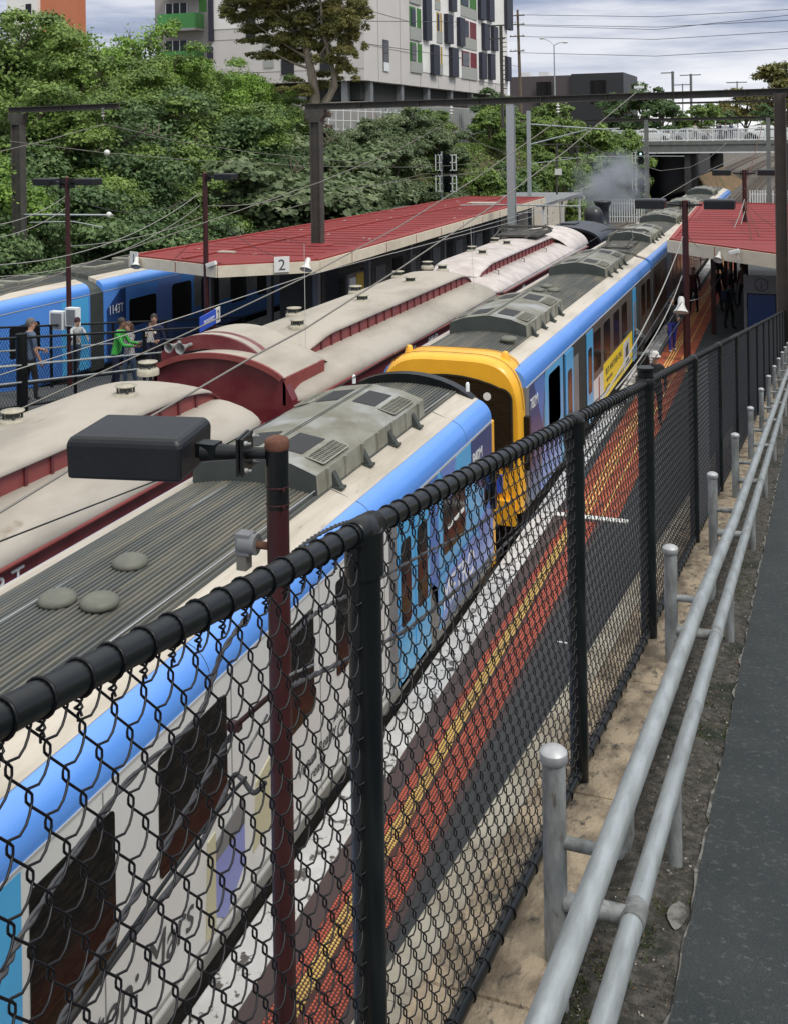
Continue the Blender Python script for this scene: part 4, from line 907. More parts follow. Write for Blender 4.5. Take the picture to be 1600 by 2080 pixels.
for s in (-1, 1):
    MB().box(cm+s*1.05-.22, cm+s*1.05+.22, 52.6, 57.5, 1.5, 2.7).build('side_tank', m_loco, LO, bevel=.04)
    for y in (53.2, 55.2, 57.2):
        q = MB(); q.lathe([(.62, -.06), (.66, -.06), (.66, .06), (.62, .06), (.62, -.06)], 20, (cm+s*.75, y, .85), (1, 0, 0))
        for k in range(8): q.bar((cm+s*.75, y, .85), (cm+s*.75, y+.6*math.cos(k*math.pi/4), .85+.6*math.sin(k*math.pi/4)), .05, .05)
        q.build('wheel', m_loco, LO)
MB().lathe([(.14, 0), (.15, .2), (.12, .21)], 14, (cm, 59.9, 3.55), (0, 1, 0)).build('headlamp', m_loco, LO)
# drifting smoke over the chimney (real volume)
sm = bpy.data.materials.new('chimney_smoke'); sm.use_nodes = True; n = sm.node_tree.nodes; l = sm.node_tree.links; n.remove(n['Principled BSDF'])
pv_ = n.new('ShaderNodeVolumePrincipled'); pv_.inputs['Color'].default_value = (.62, .66, .76, 1); pv_.inputs['Anisotropy'].default_value = .2
tcs = n.new('ShaderNodeTexCoord'); zn = n.new('ShaderNodeTexNoise'); zn.inputs['Scale'].default_value = 1.5; zn.inputs['Detail'].default_value = 4; l.new(tcs.outputs['Object'], zn.inputs['Vector'])
ln = n.new('ShaderNodeVectorMath'); ln.operation = 'LENGTH'; l.new(tcs.outputs['Object'], ln.inputs[0])
q1 = n.new('ShaderNodeMapRange'); q1.inputs['From Min'].default_value = 1.0; q1.inputs['From Max'].default_value = .15; q1.inputs['To Max'].default_value = 1.0; l.new(ln.outputs['Value'], q1.inputs['Value'])
q2 = n.new('ShaderNodeMapRange'); q2.inputs['From Min'].default_value = .44; q2.inputs['From Max'].default_value = .72; l.new(zn.outputs['Fac'], q2.inputs['Value'])
mm = n.new('ShaderNodeMath'); mm.operation = 'MULTIPLY'; l.new(q1.outputs[0], mm.inputs[0]); l.new(q2.outputs[0], mm.inputs[1])
m3 = n.new('ShaderNodeMath'); m3.operation = 'MULTIPLY'; m3.inputs[1].default_value = .9; l.new(mm.outputs[0], m3.inputs[0]); l.new(m3.outputs[0], pv_.inputs['Density']); l.new(pv_.outputs[0], n['Material Output'].inputs['Volume'])
s_ = MB(); s_.sphere((0, 0, 0), 1.0, 20); o = s_.build('smoke', sm); o.location = PY(1238, 372, 66); o.scale = (2.3, 8.0, 2.4); tag(o, 'pale smoke drifting up from the steam locomotive chimney towards the bridge', 'smoke', kind='stuff')

# ------------------------------------------------------------------ blue train at the far left
xs_ = -20.72; cxl = xs_-1.43
TL = emu('train_carriage', 'left blue train carriage with vents and hatches on its cream and grey roof', cxl, 2, 28.3, m_blue, 'blue train carriages at the left platform')
TR = emu('train_carriage', 'blue carriage numbered 1143T standing partly under the left red canopy', cxl, 29.0, 62, m_blue, 'blue train carriages at the left platform')
for tr, y0_, y1_ in ((TL, 2, 28.3), (TR, 29, 62)):
    panel(tr, m_midblue, xs_+.004, [(y0_+.1, 1.25), (y0_+.1, 2.15), (y1_-.1, 2.15), (y1_-.1, 1.25)])
MB().prism([(cxl-1.42, 1.1), (cxl-1.42, 3.5)]+arc(cxl, 3.46, 1.38, .50, 172, 8, 14)+[(cxl+1.42, 3.5), (cxl+1.42, 1.1)], 28.3, 29.0).build('gangway', m_humpside, TL)
for a in (20.4, 22.4, 24.6): window(TL, a, a+1.3, 2.2, 3.1, .1, m_glass)
panel(TL, m_sky, xs_+.006, [(26.9, 1.25), (26.9, 3.46), (28.2, 3.46), (28.2, 1.25)]); panel(TL, m_sky, xs_+.008, [(21.0, 2.3), (21.9, 3.3), (22.6, 3.0), (21.8, 2.2)])
panel(TR, m_navy, xs_+.006, [(29.15, 1.25), (29.15, 2.9), (29.9, 3.46), (30.2, 3.46), (30.2, 1.25)])
text('1143T', .42, m_txtwhite, 'number', TR, T(xs_+.012, 29.25, 2.72) @ MX, sx=.75)
window(TR, 30.4, 32.0, 2.15, 3.05, .1, m_glass); panel(TR, m_lilac, xs_+.005, [(31.5, 2.1), (32.2, 3.46), (33.6, 3.46), (33.0, 1.3)])
for a in (33.0, 35.0, 37.2, 39.4, 41.6, 44): window(TR, a, a+1.3, 1.9, 3.2, .15, m_glass)
panel(TR, m_grey, xs_+.003, [(34.5, 1.25), (34.5, 3.48), (60, 3.48), (60, 1.25)])
text('PT', .5, m_txtdark, 'lettering', TR, T(xs_+.012, 38.6, 2.6) @ MX)
for (a, b_, c_, d_) in ((-22.8, -21.7, 24.0, 25.6), (-22.7, -21.7, 26.2, 27.5), (-22.9, -21.6, 20.5, 22.5), (-22.8, -21.7, 29.9, 31.6), (-22.8, -21.8, 32.4, 34.6)):
    q = MB(); q.box(a, b_, c_, d_, 4.0, 4.16); hh = q.build('roof_hatch', m_humpside2, TL if c_ < 28 else TR, bevel=.03); MB().box(a+.15, b_-.15, c_+.2, d_-.2, 4.155, 4.17).build('grille', m_grille, hh)
# ------------------------------------------------------------------ platform canopies
def canopy(name, label, poly, z, group=None, fas=.34):
    root = empty(name, (poly[0][0], poly[0][1], z), label, 'canopy', group)
    n = len(poly)
    m = MB(); m.add([(x, y, z) for x, y in poly]+[(x, y, z-.06) for x, y in poly], [tuple(range(n)), tuple(range(2*n-1, n-1, -1))]+[(i, (i+1) % n, (i+1) % n+n, i+n) for i in range(n)])
    m.build('roof_sheet', m_redroof, root)
    cxm = sum(p_[0] for p_ in poly)/n; cym = sum(p_[1] for p_ in poly)/n
    f_ = MB(); g_ = MB(); j_ = MB()
    for i in range(n):
        a = Vector((*poly[i], 0)); b_ = Vector((*poly[(i+1) % n], 0)); d_ = (b_-a).normalized(); o_ = Vector((d_.y, -d_.x, 0))
        if o_.dot(Vector((cxm, cym, 0))-a) > 0: o_ = -o_
        f_.bar(a+o_*.03+Vector((0, 0, z-fas/2)), b_+o_*.03+Vector((0, 0, z-fas/2)), .05, fas)
        g_.bar(a-o_*.10+Vector((0, 0, z+.025)), b_-o_*.10+Vector((0, 0, z+.025)), .16, .05)
        k = 2.5
        while k < (b_-a).length-1: c = a+d_*k+o_*.06; j_.bar(c+Vector((0, 0, z-.02)), c+Vector((0, 0, z-fas+.02)), .02, .012); k += 3.2
    f_.build('fascia', m_fascia, root); g_.build('roof_edge_strip', m_gutter, root)
    j_.build('fascia_joint', m_gutter, root)
    return root
cl = canopy('platform_canopy', 'long red roof with cream fascia over the left island platform, signs 1 and 2', [(-20.05, 29.5), (-15.9, 27.8), (-13.5, 29.65), (-13.9, 62.2), (-18.7, 62.6)], 4.6, 'red platform canopies')
MB().bar((-17.8, 29.0, 4.63), (-16.3, 62.0, 4.63), .14, .05).build('ridge_cap', m_gutter, cl)
rs_ = MB(); y = 30.8; rd_ = random.Random(5)
while y < 61.8: rs_.box(-19.3+.25*(y < 33), -14.2, y-.012, y+.012, 4.60, 4.622); y += .92
rs_.build('roof_seam', m_gutter, cl)
for k_ in range(26):
    x_, y_ = rd_.uniform(-19, -14.3), rd_.uniform(30.5, 60); MB().box(x_-.03, x_+.03, y_-.1, y_+.1, 4.60, 4.61+.02*rd_.random()).build('litter', pm('pale_debris', (.4, .35, .3), .9), cl)
for (x_, y_, sx_, sy_) in ((-17.4, 31.0, .28, .16), (-16.0, 56.5, .8, .5)): MB().box(x_-sx_, x_+sx_, y_-sy_, y_+sy_, 4.60, 4.66).build('roof_patch', pm('pale_debris', (.4, .35, .3), .9), cl)
def plate_sign(par, body, c, d_, w_, h_, size, name='number_sign'):
    d_ = Vector(d_).normalized(); nrm = Vector((d_.y, -d_.x, 0)); c = Vector(c)
    m = MB(); m.bar(c-d_*w_/2, c+d_*w_/2, .03, h_); s_ = m.build(name, pm('white_sign', (.7, .7, .68), .5), par)
    mw = Matrix((d_, Vector((0, 0, 1)), nrm)).transposed().to_4x4(); mw.translation = c+nrm*.02-Vector((0, 0, size*.36))
    t_ = text(body, size, m_txtdark, 'numeral', s_, mw, align='CENTER')
    return s_
dfr = Vector((4.15, -1.7, 0)); plate_sign(cl, '1', Vector((-20.05, 29.5, 4.56))+dfr*.10+Vector((-.12, -.1, 0))*.8, dfr, .42, .42, .42)
dfr2 = Vector((2.4, 1.85, 0)); plate_sign(cl, '2', Vector((-15.9, 27.8, 4.56))+dfr2*.62+Vector((.06, -.08, 0)), dfr2, .46, .46, .46)
# posts and the station building below
for y in (32.5, 37, 41.5, 46, 50.5, 55, 59.5):
    for x in (-14.9, -18.9): MB().box(x-.1, x+.1, y-.1, y+.1, 1.1, 4.3).build('post', m_grey, cl)
sb = empty('station_building', (-16.8, 45, 1.1), 'grey weatherboard station building in the shade under the left canopy', 'building')
MB().box(-18.0, -15.6, 36.0, 58, 1.1, 4.35).build('wall', m_weather, sb)
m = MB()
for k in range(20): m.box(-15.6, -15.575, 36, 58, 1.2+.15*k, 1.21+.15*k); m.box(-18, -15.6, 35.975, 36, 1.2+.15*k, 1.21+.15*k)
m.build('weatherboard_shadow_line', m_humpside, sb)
for y in (38, 41.5, 45, 48.5, 52, 55): MB().box(-15.6, -15.56, y, y+1.1, 1.2, 3.3).build('door', m_darkin, sb); f_ = MB(); f_.box(-15.6, -15.55, y+1.5, y+2.6, 2.2, 3.2); f_.build('window', m_grey, sb)
nb = empty('notice_board', (-14.7, 35.6, 1.1), 'white and yellow notice panels beside the platform canopy post', 'notice board')
MB().box(-14.9, -14.84, 35.2, 35.75, 2.0, 3.3).build('poster', m_whitem, nb); MB().box(-14.9, -14.84, 35.8, 36.5, 2.0, 3.4).build('poster', pm('ochre_poster', (.5, .36, .05), .6), nb); MB().box(-14.98, -14.9, 35.15, 36.55, 1.1, 3.45).build('backboard', m_grey, nb)
ib = empty('information_desk', (-14.4, 33.6, 1.1), 'grey information panel with a circled i under the left canopy', 'sign')
MB().box(-15.2, -13.9, 33.2, 33.28, 1.9, 2.6).build('panel', m_grey, ib); t_ = MB(); t_.lathe([(.2, 0), (.23, 0), (.23, .01), (.2, .01)], 24, (-14.5, 33.18, 2.25), (0, 1, 0)); t_.build('ring', m_txtdark, ib); text('i', .32, m_txtdark, 'letter', ib, T(-14.5, 33.19, 2.14) @ MYn, align='CENTER')
for x in (-15.2, -13.9): MB().box(x-.05, x+.05, 33.18, 33.3, 1.1, 2.75).build('leg', m_whitem, ib)
cr_ = canopy('platform_canopy', 'red roof with cream fascia over the right platform beside the train', [(-4.23, 38.2), (-.32, 33.95), (2.6, 33.5), (2.6, 58), (-.5, 57.7), (-4.86, 58.4)], 4.6, 'red platform canopies', .42)
rs_ = MB(); y = 38.6
while y < 57.5: rs_.box(-4.2, 2.4, y-.015, y+.015, 4.60, 4.622); y += 1.15
rs_.build('roof_seam', m_gutter, cr_)
for x, y in ((-2.9, 40), (-2.9, 47), (-2.9, 54), (.3, 38), (.3, 47)): MB().box(x-.08, x+.08, y-.08, y+.08, 1.1, 4.2).build('post', m_maroonpole, cr_)
MB().box(-.6, 2.4, 39.5, 55, 1.1, 4.2).build('wall', m_weather, cr_)
ib = empty('information_sign', (-1.25, 39, 1.1), 'grey panel with a circled i over a dark board under the right canopy', 'sign')
MB().box(-1.75, -.75, 38.96, 39.04, 2.75, 3.35).build('panel', m_grey, ib); text('i', .4, m_txtdark, 'letter', ib, T(-1.25, 38.95, 2.90) @ MYn, align='CENTER'); t_ = MB(); t_.lathe([(.20, 0), (.225, 0), (.225, .01), (.20, .01)], 24, (-1.25, 38.94, 3.05), (0, 1, 0)); t_.build('ring', m_txtdark, ib)
MB().box(-1.7, -.8, 38.98, 39.03, 1.5, 2.7).build('board', m_navy, ib)
for x in (-1.78, -.72): MB().box(x-.05, x+.05, 38.95, 39.05, 1.1, 3.4).build('leg', m_grey, ib)
# platform fascia bolts / conduit boxes on the right canopy edge
for k in range(6): MB().sphere((-3.6+.55*k*.9, 38.2-.9*(.63+.55*k*.9)*1.08-.08, 4.30), .07, 8).build('fixing', m_rust, cr_)

# ------------------------------------------------------------------ left island platform with its own ramp and fences
p = MB(); p.box(-20.35, -11.85, -10, 64, -.3, 1.1); tag(p.build('platform', m_platasph), kind='structure')
sheet('platform_edge', m_white_edge, -12.25, -11.85, -10, 64, 1.112)
def rz2(y): return 1.1+RS*(30.7-y)
def RP2(a, y, h): return Vector((-a, y, rz2(y)+h))
q = MB(); A0, A1 = 14.05, 17.0
for i in range(24):
    y0, y1 = -2+1.36*i, -2+1.36*(i+1); top = [(-A1, y0, rz2(y0)), (-A0, y0, rz2(y0)), (-A0, y1, rz2(y1)), (-A1, y1, rz2(y1))]; q.add(top+[(a, b_, 1.09) for a, b_, c in top], [(0, 1, 2, 3), (0, 4, 5, 1), (1, 5, 6, 2), (2, 6, 7, 3), (3, 7, 4, 0)])
tag(q.build('path', m_platasph), kind='structure')
for side, A_, lab in ((0, 14.2, 'black chain link fence on the left ramp, in front of the people'), (1, 16.8, 'black chain link fence on the left ramp, behind the people')):
    f2 = empty('chain_link_fence', (-A_, 15, rz2(15)), lab, 'fence', 'black fences on the left ramp')
    fence_mesh('wire_mesh', f2, A_, 11.5, 30.5, .09, .12, .12, 1.46, .0035, near=-1, zfun=RP2)
    for h in (1.48, .15): MB().tube([RP2(A_, 10, h), RP2(A_, 31, h)], .026, 8).build('top_rail' if h > 1 else 'bottom_rail', m_black, f2)
    MB().tube([RP2(A_-.05, 10, .95), RP2(A_-.05, 31, .95)], .02, 8).build('handrail', m_galv2, f2)
    MB().tube([RP2(A_-.05, 10, .62), RP2(A_-.05, 31, .62)], .02, 8).build('handrail', m_galv2, f2)
    for y in (12.2, 14.8, 17.2, 18.85, 21.4, 23.9, 26.4, 28.9, 31):
        big = (y == 17.2 and side == 0)
        MB().tube([RP2(A_, y, 0), RP2(A_, y, 1.56 if big else 1.47)], .11 if big else .035, 12).build('post', m_black, f2)
# blue station sign with platform number
sg = empty('station_sign', (-14.05, 24.9, 2.5), 'blue and white station name sign with a large 2 on the left ramp fence', 'sign')
c0_ = PY(407, 660, 23.0); c1_ = PY(447, 643, 24.6)
d_ = (c1_-c0_); d_.z = 0; d_.normalize(); W = (Vector((c1_.x, c1_.y, 0))-Vector((c0_.x, c0_.y, 0))).length
sg.location = c0_
ce = Vector((c0_.x, c0_.y, c0_.z)); nrm = Vector((d_.y, -d_.x, 0))
m = MB(); m.bar(ce, ce+d_*W*.78, .03, .36); bp_ = m.build('name_panel', m_bluesign, sg)
m = MB(); m.bar(ce+d_*W*.78, ce+d_*W, .03, .38); wp_ = m.build('number_panel', pm('white_sign', (.7, .7, .68), .5), sg)
mw = Matrix((d_, Vector((0, 0, 1)), nrm)).transposed().to_4x4(); mw.translation = ce+d_*W*.16+nrm*.02-Vector((0, 0, .06)); text('BRUNSWICK', .16, m_txtwhite, 'lettering', bp_, mw, sx=W*.78/1.35)
mw = mw.copy(); mw.translation = ce+d_*W*.89+nrm*.02-Vector((0, 0, .12)); text('2', .36, m_txtdark, 'numeral', wp_, mw, align='CENTER', sx=1.1)
m = MB(); m.tube([ce+d_*W*.8-nrm*.05-Vector((0, 0, 1.8)), ce+d_*W*.8-nrm*.05+Vector((0, 0, .2))], .04, 10); m.build('sign_post', m_maroonpole, sg)

# ------------------------------------------------------------------ people
SKIN = pm('skin', (.42, .24, .16), .55); SKIN2 = pm('skin_dark', (.20, .11, .07), .55)
def cloth(n_, c, c2=None): return pm('cloth_'+n_, c, .9, col2=c2 or dk(c, .7), vs=14, amt=.6)
HAIRD = pm('hair_dark', (.018, .013, .01), .6); HAIRG = pm('hair_grey', (.10, .095, .09), .7); HAIRB = pm('hair_brown', (.07, .035, .02), .6)
PEOPLE = []
def person(pos, face, label, top, legs, H=1.72, hair=HAIRD, skin=SKIN, shoes=None, armL=(.06, -.02, -.30), armR=(.06, .02, -.30), foreL=(.03, .1, -.24), foreR=(.03, .1, -.24), lean=0, stride=.10, sleeve='long',
           hat=None, bag=None, hairlen=0, group=None, bend=0, fem=False, name='person', headturn=0):
    """face: heading in degrees, 0 looks to +Y, 90 looks to +X. Body built facing +Y, then turned."""
    k = H/1.72
    pel = Vector((0, 0, .93)); chest = Vector((0, .02+lean*.35+bend*.35, 1.30-bend*.18)); neck = Vector((0, .01+lean*.5+bend*.55, 1.46-bend*.30)); head = neck+Vector((0, .03+bend*.06, .13-bend*.05))
    top_h = head+Vector((0, 0, .10))
    sw = .175 if not fem else .15
    V = {}; vs_ = []; es = []; rad = []
    def jn(n_, p_, r_): V[n_] = len(vs_); vs_.append(Vector(p_)); rad.append(r_ if isinstance(r_, tuple) else (r_, r_)); return n_
    def ed(a, b_): es.append((V[a], V[b_]))
    jn('pel', pel, (.155, .11)); jn('waist', pel.lerp(chest, .45), (.14 if not fem else .12, .10)); jn('chest', chest, (.17, .115)); jn('shou', chest.lerp(neck, .62), (.13, .09)); jn('neck', neck, .052); jn('jaw', head+Vector((0, .025, -.035)), (.066, .078)); jn('head', head+Vector((0, 0, .035)), (.078, .095)); jn('crown', top_h, (.05, .06))
    for a, b_ in (('pel', 'waist'), ('waist', 'chest'), ('chest', 'shou'), ('shou', 'neck'), ('neck', 'jaw'), ('jaw', 'head'), ('head', 'crown')): ed(a, b_)
    ft = {}
    for s, A_, Fo in ((-1, armL, foreL), (1, armR, foreR)):
        sh = chest.lerp(neck, .55)+Vector((s*sw, 0, 0)); el = sh+Vector((s*A_[0], A_[1], A_[2])); wr_ = el+Vector((s*(Fo[0]-.04), Fo[1], Fo[2])); hd = wr_+(wr_-el).normalized()*.07
        t = str(s); jn('sh'+t, sh, .062); jn('el'+t, el, .043); jn('wr'+t, wr_, .030); jn('pa'+t, hd, (.036, .020))
        ed('shou', 'sh'+t); ed('sh'+t, 'el'+t); ed('el'+t, 'wr'+t); ed('wr'+t, 'pa'+t)
        ft[s] = (wr_, hd)
        hp = pel+Vector((s*.09, 0, -.06)); kn = Vector((s*.10, s*stride*.6+.02, .50)); an = Vector((s*.10, s*stride-.03, .09)); toe = an+Vector((s*.02, .17, -.055))
        jn('hp'+t, hp, .095); jn('kn'+t, kn, .062); jn('an'+t, an, .043); jn('toe'+t, toe, (.040, .030))
        ed('pel', 'hp'+t); ed('hp'+t, 'kn'+t); ed('kn'+t, 'an'+t); ed('an'+t, 'toe'+t)
    me = bpy.data.meshes.new('p'); me.from_pydata(vs_, es, []); o = bpy.data.objects.new('p', me); C.objects.link(o)
    o.modifiers.new('s', 'SKIN'); sk = me.skin_vertices[0].data
    for i, r_ in enumerate(rad): sk[i].radius = r_; sk[i].use_root = (i == 0)
    sb_ = o.modifiers.new('u', 'SUBSURF'); sb_.levels = 2; sb_.render_levels = 2
    bpy.context.view_layer.update(); em = bpy.data.meshes.new_from_object(o.evaluated_get(bpy.context.evaluated_depsgraph_get())); bpy.data.objects.remove(o)
    bm = bmesh.new(); bm.from_mesh(em)
    shoes_ = shoes or pm('shoe_dark', (.03, .03, .03), .6)
    mats = [skin, top, legs, shoes_, pm('eye_dark', (.01, .01, .01), .4), pm('lip', (.3, .1, .08), .5)]
    wz = pel.z-.02
    for f_ in bm.faces:
        c = f_.calc_center_median(); f_.smooth = True
        mi = 1
        if c.z < .085: mi = 3
        elif c.z < wz and abs(c.x) < .24 and (c-V_arm(ft, c)).length > .09: mi = 2
        if (c-neck).z > .005 and (c-head).length < .25: mi = 0
        for s in (-1, 1):
            wr_, hd = ft[s]; el = vs_[V['el'+str(s)]]
            if (c-hd).length < .075: mi = 0
            if sleeve == 'short':
                ab = wr_-el; t_ = (c-el).dot(ab)/ab.length_squared
                if -.25 < t_ < 1.3 and (c-(el+ab*t_)).length < .06: mi = 0
        f_.material_index = mi
    # fingers, thumb, nose, ears and eyes join the same mesh
    ex = MB()
    for s in (-1, 1):
        wr_, hd = ft[s]; d_ = (hd-wr_).normalized(); sd_ = d_.cross(Vector((s, .2, .1))).normalized(); cu = d_.cross(sd_).normalized()
        if cu.dot(Vector((-s, .2, 0))) < 0: cu = -cu
        for fi, (off, ln_) in enumerate(((-.024, .060), (-.008, .072), (.008, .068), (.023, .052))):
            b0 = hd+sd_*off+d_*.012; ex.tube([b0, b0+d_*ln_*.45+cu*.006, b0+d_*ln_*.78+cu*.022, b0+d_*ln_*.9+cu*.036], [.0085, .008, .0072, .006], 6)
        b0 = hd-sd_*.03-d_*.025; ex.tube([b0, b0-sd_*.022+d_*.022+cu*.01, b0-sd_*.022+d_*.045+cu*.018], [.0095, .0085, .007], 6)
    hy = head+Vector((0, 0, .035))
    rot = Matrix.Rotation(R(-headturn), 3, 'Z')
    ex.tube([hy+rot@Vector((0, .090, .012)), hy+rot@Vector((0, .112, -.022)), hy+rot@Vector((0, .090, -.030))], [.008, .014, .008], 6)
    for s in (-1, 1): ex.sphere(hy+rot@Vector((s*.078, .0, -.008)), .022, 8, sq=(.4, .8, 1.1))
    n0 = len(ex.f)
    for s in (-1, 1): ex.sphere(hy+rot@Vector((s*.030, .082, .012)), .012, 6, mi=4)
    ex.sphere(hy+rot@Vector((0, .088, -.052)), .017, 6, mi=5, sq=(1.4, .5, .4))
    vv = [bm.verts.new(p_) for p_ in ex.v]
    for f_, mi in zip(ex.f, ex.mi):
        try: q_ = bm.faces.new([vv[i] for i in f_]); q_.smooth = True; q_.material_index = mi
        except ValueError: pass

    bm.to_mesh(em); bm.free(); em.name = 'person'
    for m_ in mats: em.materials.append(m_)
    b = bpy.data.objects.new(name, em); C.objects.link(b)
    b.location = pos; b.rotation_euler = (0, 0, R(-face)); b.scale = (k, k, k)
    tag(b, label, 'person', group)
    def part(mb, n_, mt):
        p_ = mb.build(n_, mt, None); p_.parent = b; return p_
    m = MB(); # hair: a cap over the back and top of the skull
    vs2 = []; nn = 14; mm_ = 8
    for i in range(mm_+1):
        ph = math.pi*.62*i/mm_
        for j in range(nn):
            an = 2*math.pi*j/nn; sy = math.sin(an); front = max(0, sy); phh = ph*(1-.38*front)
            vs2.append(hy+rot@Vector((.088*math.sin(phh)*math.cos(an), -.012+.104*math.sin(phh)*sy, .012+.105*math.cos(phh))))
    m.add(vs2, [(i*nn+j, (i+1)*nn+j, (i+1)*nn+(j+1) % nn, i*nn+(j+1) % nn) for i in range(mm_) for j in range(nn)], True)
    if hairlen: m.tube([hy+Vector((0, -.06, .0)), hy+Vector((0, -.085, -.10)), hy+Vector((0, -.09, -.10-hairlen))], [.085, .085, .05], 10)
    part(m, 'hair', hair)
    if hat is not None:
        m = MB(); m.lathe([(0, .125), (.05, .118), (.085, .085), (.098, .03), (.10, .02), (.14 if hat[1] else .1, .0), (.14 if hat[1] else .1, -.008), (.09, .012)], 18, hy+Vector((0, 0, .02))); part(m, 'hat', hat[0])
    if bag is not None:
        m = MB(); m.box(-.15, .15, -.27, -.11, 1.02, 1.42); q = part(m, 'backpack', bag); bv = q.modifiers.new('b', 'BEVEL'); bv.width = .05; bv.segments = 3
    PEOPLE.append(b); return b
def V_arm(ft, c):
    best = None
    for s in (-1, 1):
        a, b_ = ft[s]; ab = b_-a; t = max(-.6, min(1.6, (c-a).dot(ab)/ab.length_squared)); p_ = a+ab*t
        if best is None or (c-p_).length < (c-best).length: best = p_
    return best
c_blk = cloth('black', (.015, .016, .018)); c_navy = cloth('navy', (.012, .016, .05)); c_jean = cloth('denim', (.06, .10, .17)); c_dteal = cloth('slate_blue', (.075, .11, .17)); c_green = cloth('bright_green', (.06, .42, .07))
c_maroon = cloth('wine', (.06, .012, .02)); c_patt = cloth('patterned', (.45, .42, .42), (.05, .05, .06)); c_ltgrey = cloth('pale_pattern', (.45, .47, .46), (.16, .17, .18)); c_red = cloth('red', (.6, .03, .02)); c_gold = cloth('grey_jacket', (.16, .15, .13)); c_bluet = cloth('royal_blue', (.03, .04, .28)); c_brown = cloth('brown', (.12, .07, .05)); c_white = cloth('white', (.6, .58, .54)); c_teal = cloth('dark_teal', (.02, .045, .05)); c_pale = cloth('floral_blue', (.2, .45, .6), (.6, .4, .4))
def onramp(y, a): return (-a, y, rz2(y))
gl = 'people on the left ramp'
person(onramp(18.85, 15.35), 30, 'man in a slate blue shirt and black trousers beside a child at the fence', c_dteal, c_blk, 1.76, HAIRG, SKIN, sleeve='short', group=gl, armL=(.05, .10, -.28), foreL=(.02, .22, -.10), headturn=30)
person((-14.55, 19.35, rz2(19.35)+.62), 120, 'child in a pale patterned top and dark beanie standing on the fence rail', c_ltgrey, c_jean, 1.18, HAIRD, SKIN, group=gl, armL=(.06, .16, -.20), armR=(.06, .16, -.20), foreL=(.0, .20, -.06), foreR=(.0, .20, -.06), hat=(cloth('plum_beanie', (.04, .012, .02)), False), lean=.2)
person(onramp(21.35, 14.95), 75, 'man in a bright green long sleeved top leaning at the left ramp fence', c_green, c_navy, 1.74, HAIRD, SKIN2, group=gl, armL=(.04, .14, -.26), foreL=(.0, .24, -.02), armR=(.04, .14, -.26), foreR=(.0, .24, -.02), lean=.25, hairlen=0)
person(onramp(22.0, 15.0), 200, 'woman with long brown hair in a patterned top holding a small child', c_patt, c_jean, 1.64, HAIRB, SKIN, group=gl, fem=True, hairlen=.16, armL=(.06, .12, -.22), foreL=(-.06, .22, .04), armR=(.06, .12, -.22), foreR=(-.06, .22, .04))
person((-14.78, 22.55, rz2(22.5)+.62), 150, 'small child in white held up by the brown haired woman', c_white, c_navy, .98, HAIRB, SKIN, group=gl, armL=(.05, .16, -.10), foreL=(.0, .2, .05), armR=(.05, .1, -.2), foreR=(-.02, .16, .02), hat=None)
person(onramp(23.6, 15.35), 150, 'young man in a navy hooded jacket looking out over the left fence', c_navy, c_blk, 1.78, HAIRD, SKIN, group=gl, armL=(.08, .05, -.28), foreL=(-.10, .2, .0), armR=(.08, .05, -.28), foreR=(-.10, .2, .0))
person(onramp(18.6, 16.4), 200, 'small child in a red cap and pale blue floral clothes at the left edge', c_pale, c_pale, 1.05, HAIRB, SKIN, group=gl, hat=(c_red, True), sleeve='short')
person((-14.1, 28.4, 1.5), 10, 'person in a grey jacket with a bag bending under the left canopy edge', c_gold, c_blk, 1.75, HAIRD, SKIN, group=gl, lean=.4, bag=c_blk)
person((-13.6, 30.6, 1.1), 75, 'person in a dusky pink top holding up a camera under the left canopy', cloth('dusky_pink', (.22, .13, .13)), c_blk, 1.75, HAIRD, SKIN, group=gl, armL=(.04, .2, -.08), foreL=(.0, .24, .06), armR=(.04, .2, -.08), foreR=(.0, .24, .06), hat=(c_blk, False))
person((-13.4, 36.2, 1.1), 150, 'person seen only by the head beside the notice panels', c_brown, c_blk, 1.7, HAIRD, SKIN, group=gl)
gr_ = 'people on the right platform'
person((-3.98, 36.5, 1.1), 155, 'man in a black top and royal blue trousers on the orange paving', c_blk, c_bluet, 1.80, HAIRD, SKIN, shoes=pm('shoe_white', (.6, .6, .58), .5), group=gr_, stride=.12, armL=(.10, .04, -.26), foreL=(-.08, .2, -.05))
person((-4.0, 44.6, 1.1), 190, 'person in a wine red coat walking beside the train', c_maroon, c_blk, 1.80, HAIRB, SKIN, group=gr_, stride=.16)
person((-3.1, 44.8, 1.1), 20, 'person in a long black coat walking away near the lamp post', c_blk, c_blk, 1.84, HAIRD, SKIN, group=gr_, stride=.16, bag=c_blk)
person((-2.45, 41.2, 1.1), 40, 'person in dark teal with a dark backpack seen over the black fence', c_teal, c_blk, 1.72, HAIRD, SKIN2, group=gr_, bag=c_navy)
person((-4.62, 34.0, 1.1), 300, 'person in black and white bending into the open train door', cloth('black_white', (.02, .02, .025), (.3, .3, .32)), c_blk, 1.7, HAIRD, SKIN, group=gr_, bend=.8, lean=.5, armL=(.05, .3, -.16), foreL=(0, .2, -.12), armR=(.05, .3, -.16), foreR=(0, .2, -.12))
person((-3.38, 27.2, 1.1), 170, 'person in a cream bucket hat just beyond the black fence', c_blk, c_blk, 1.78, HAIRB, SKIN, group=gr_, hat=(c_white, True))
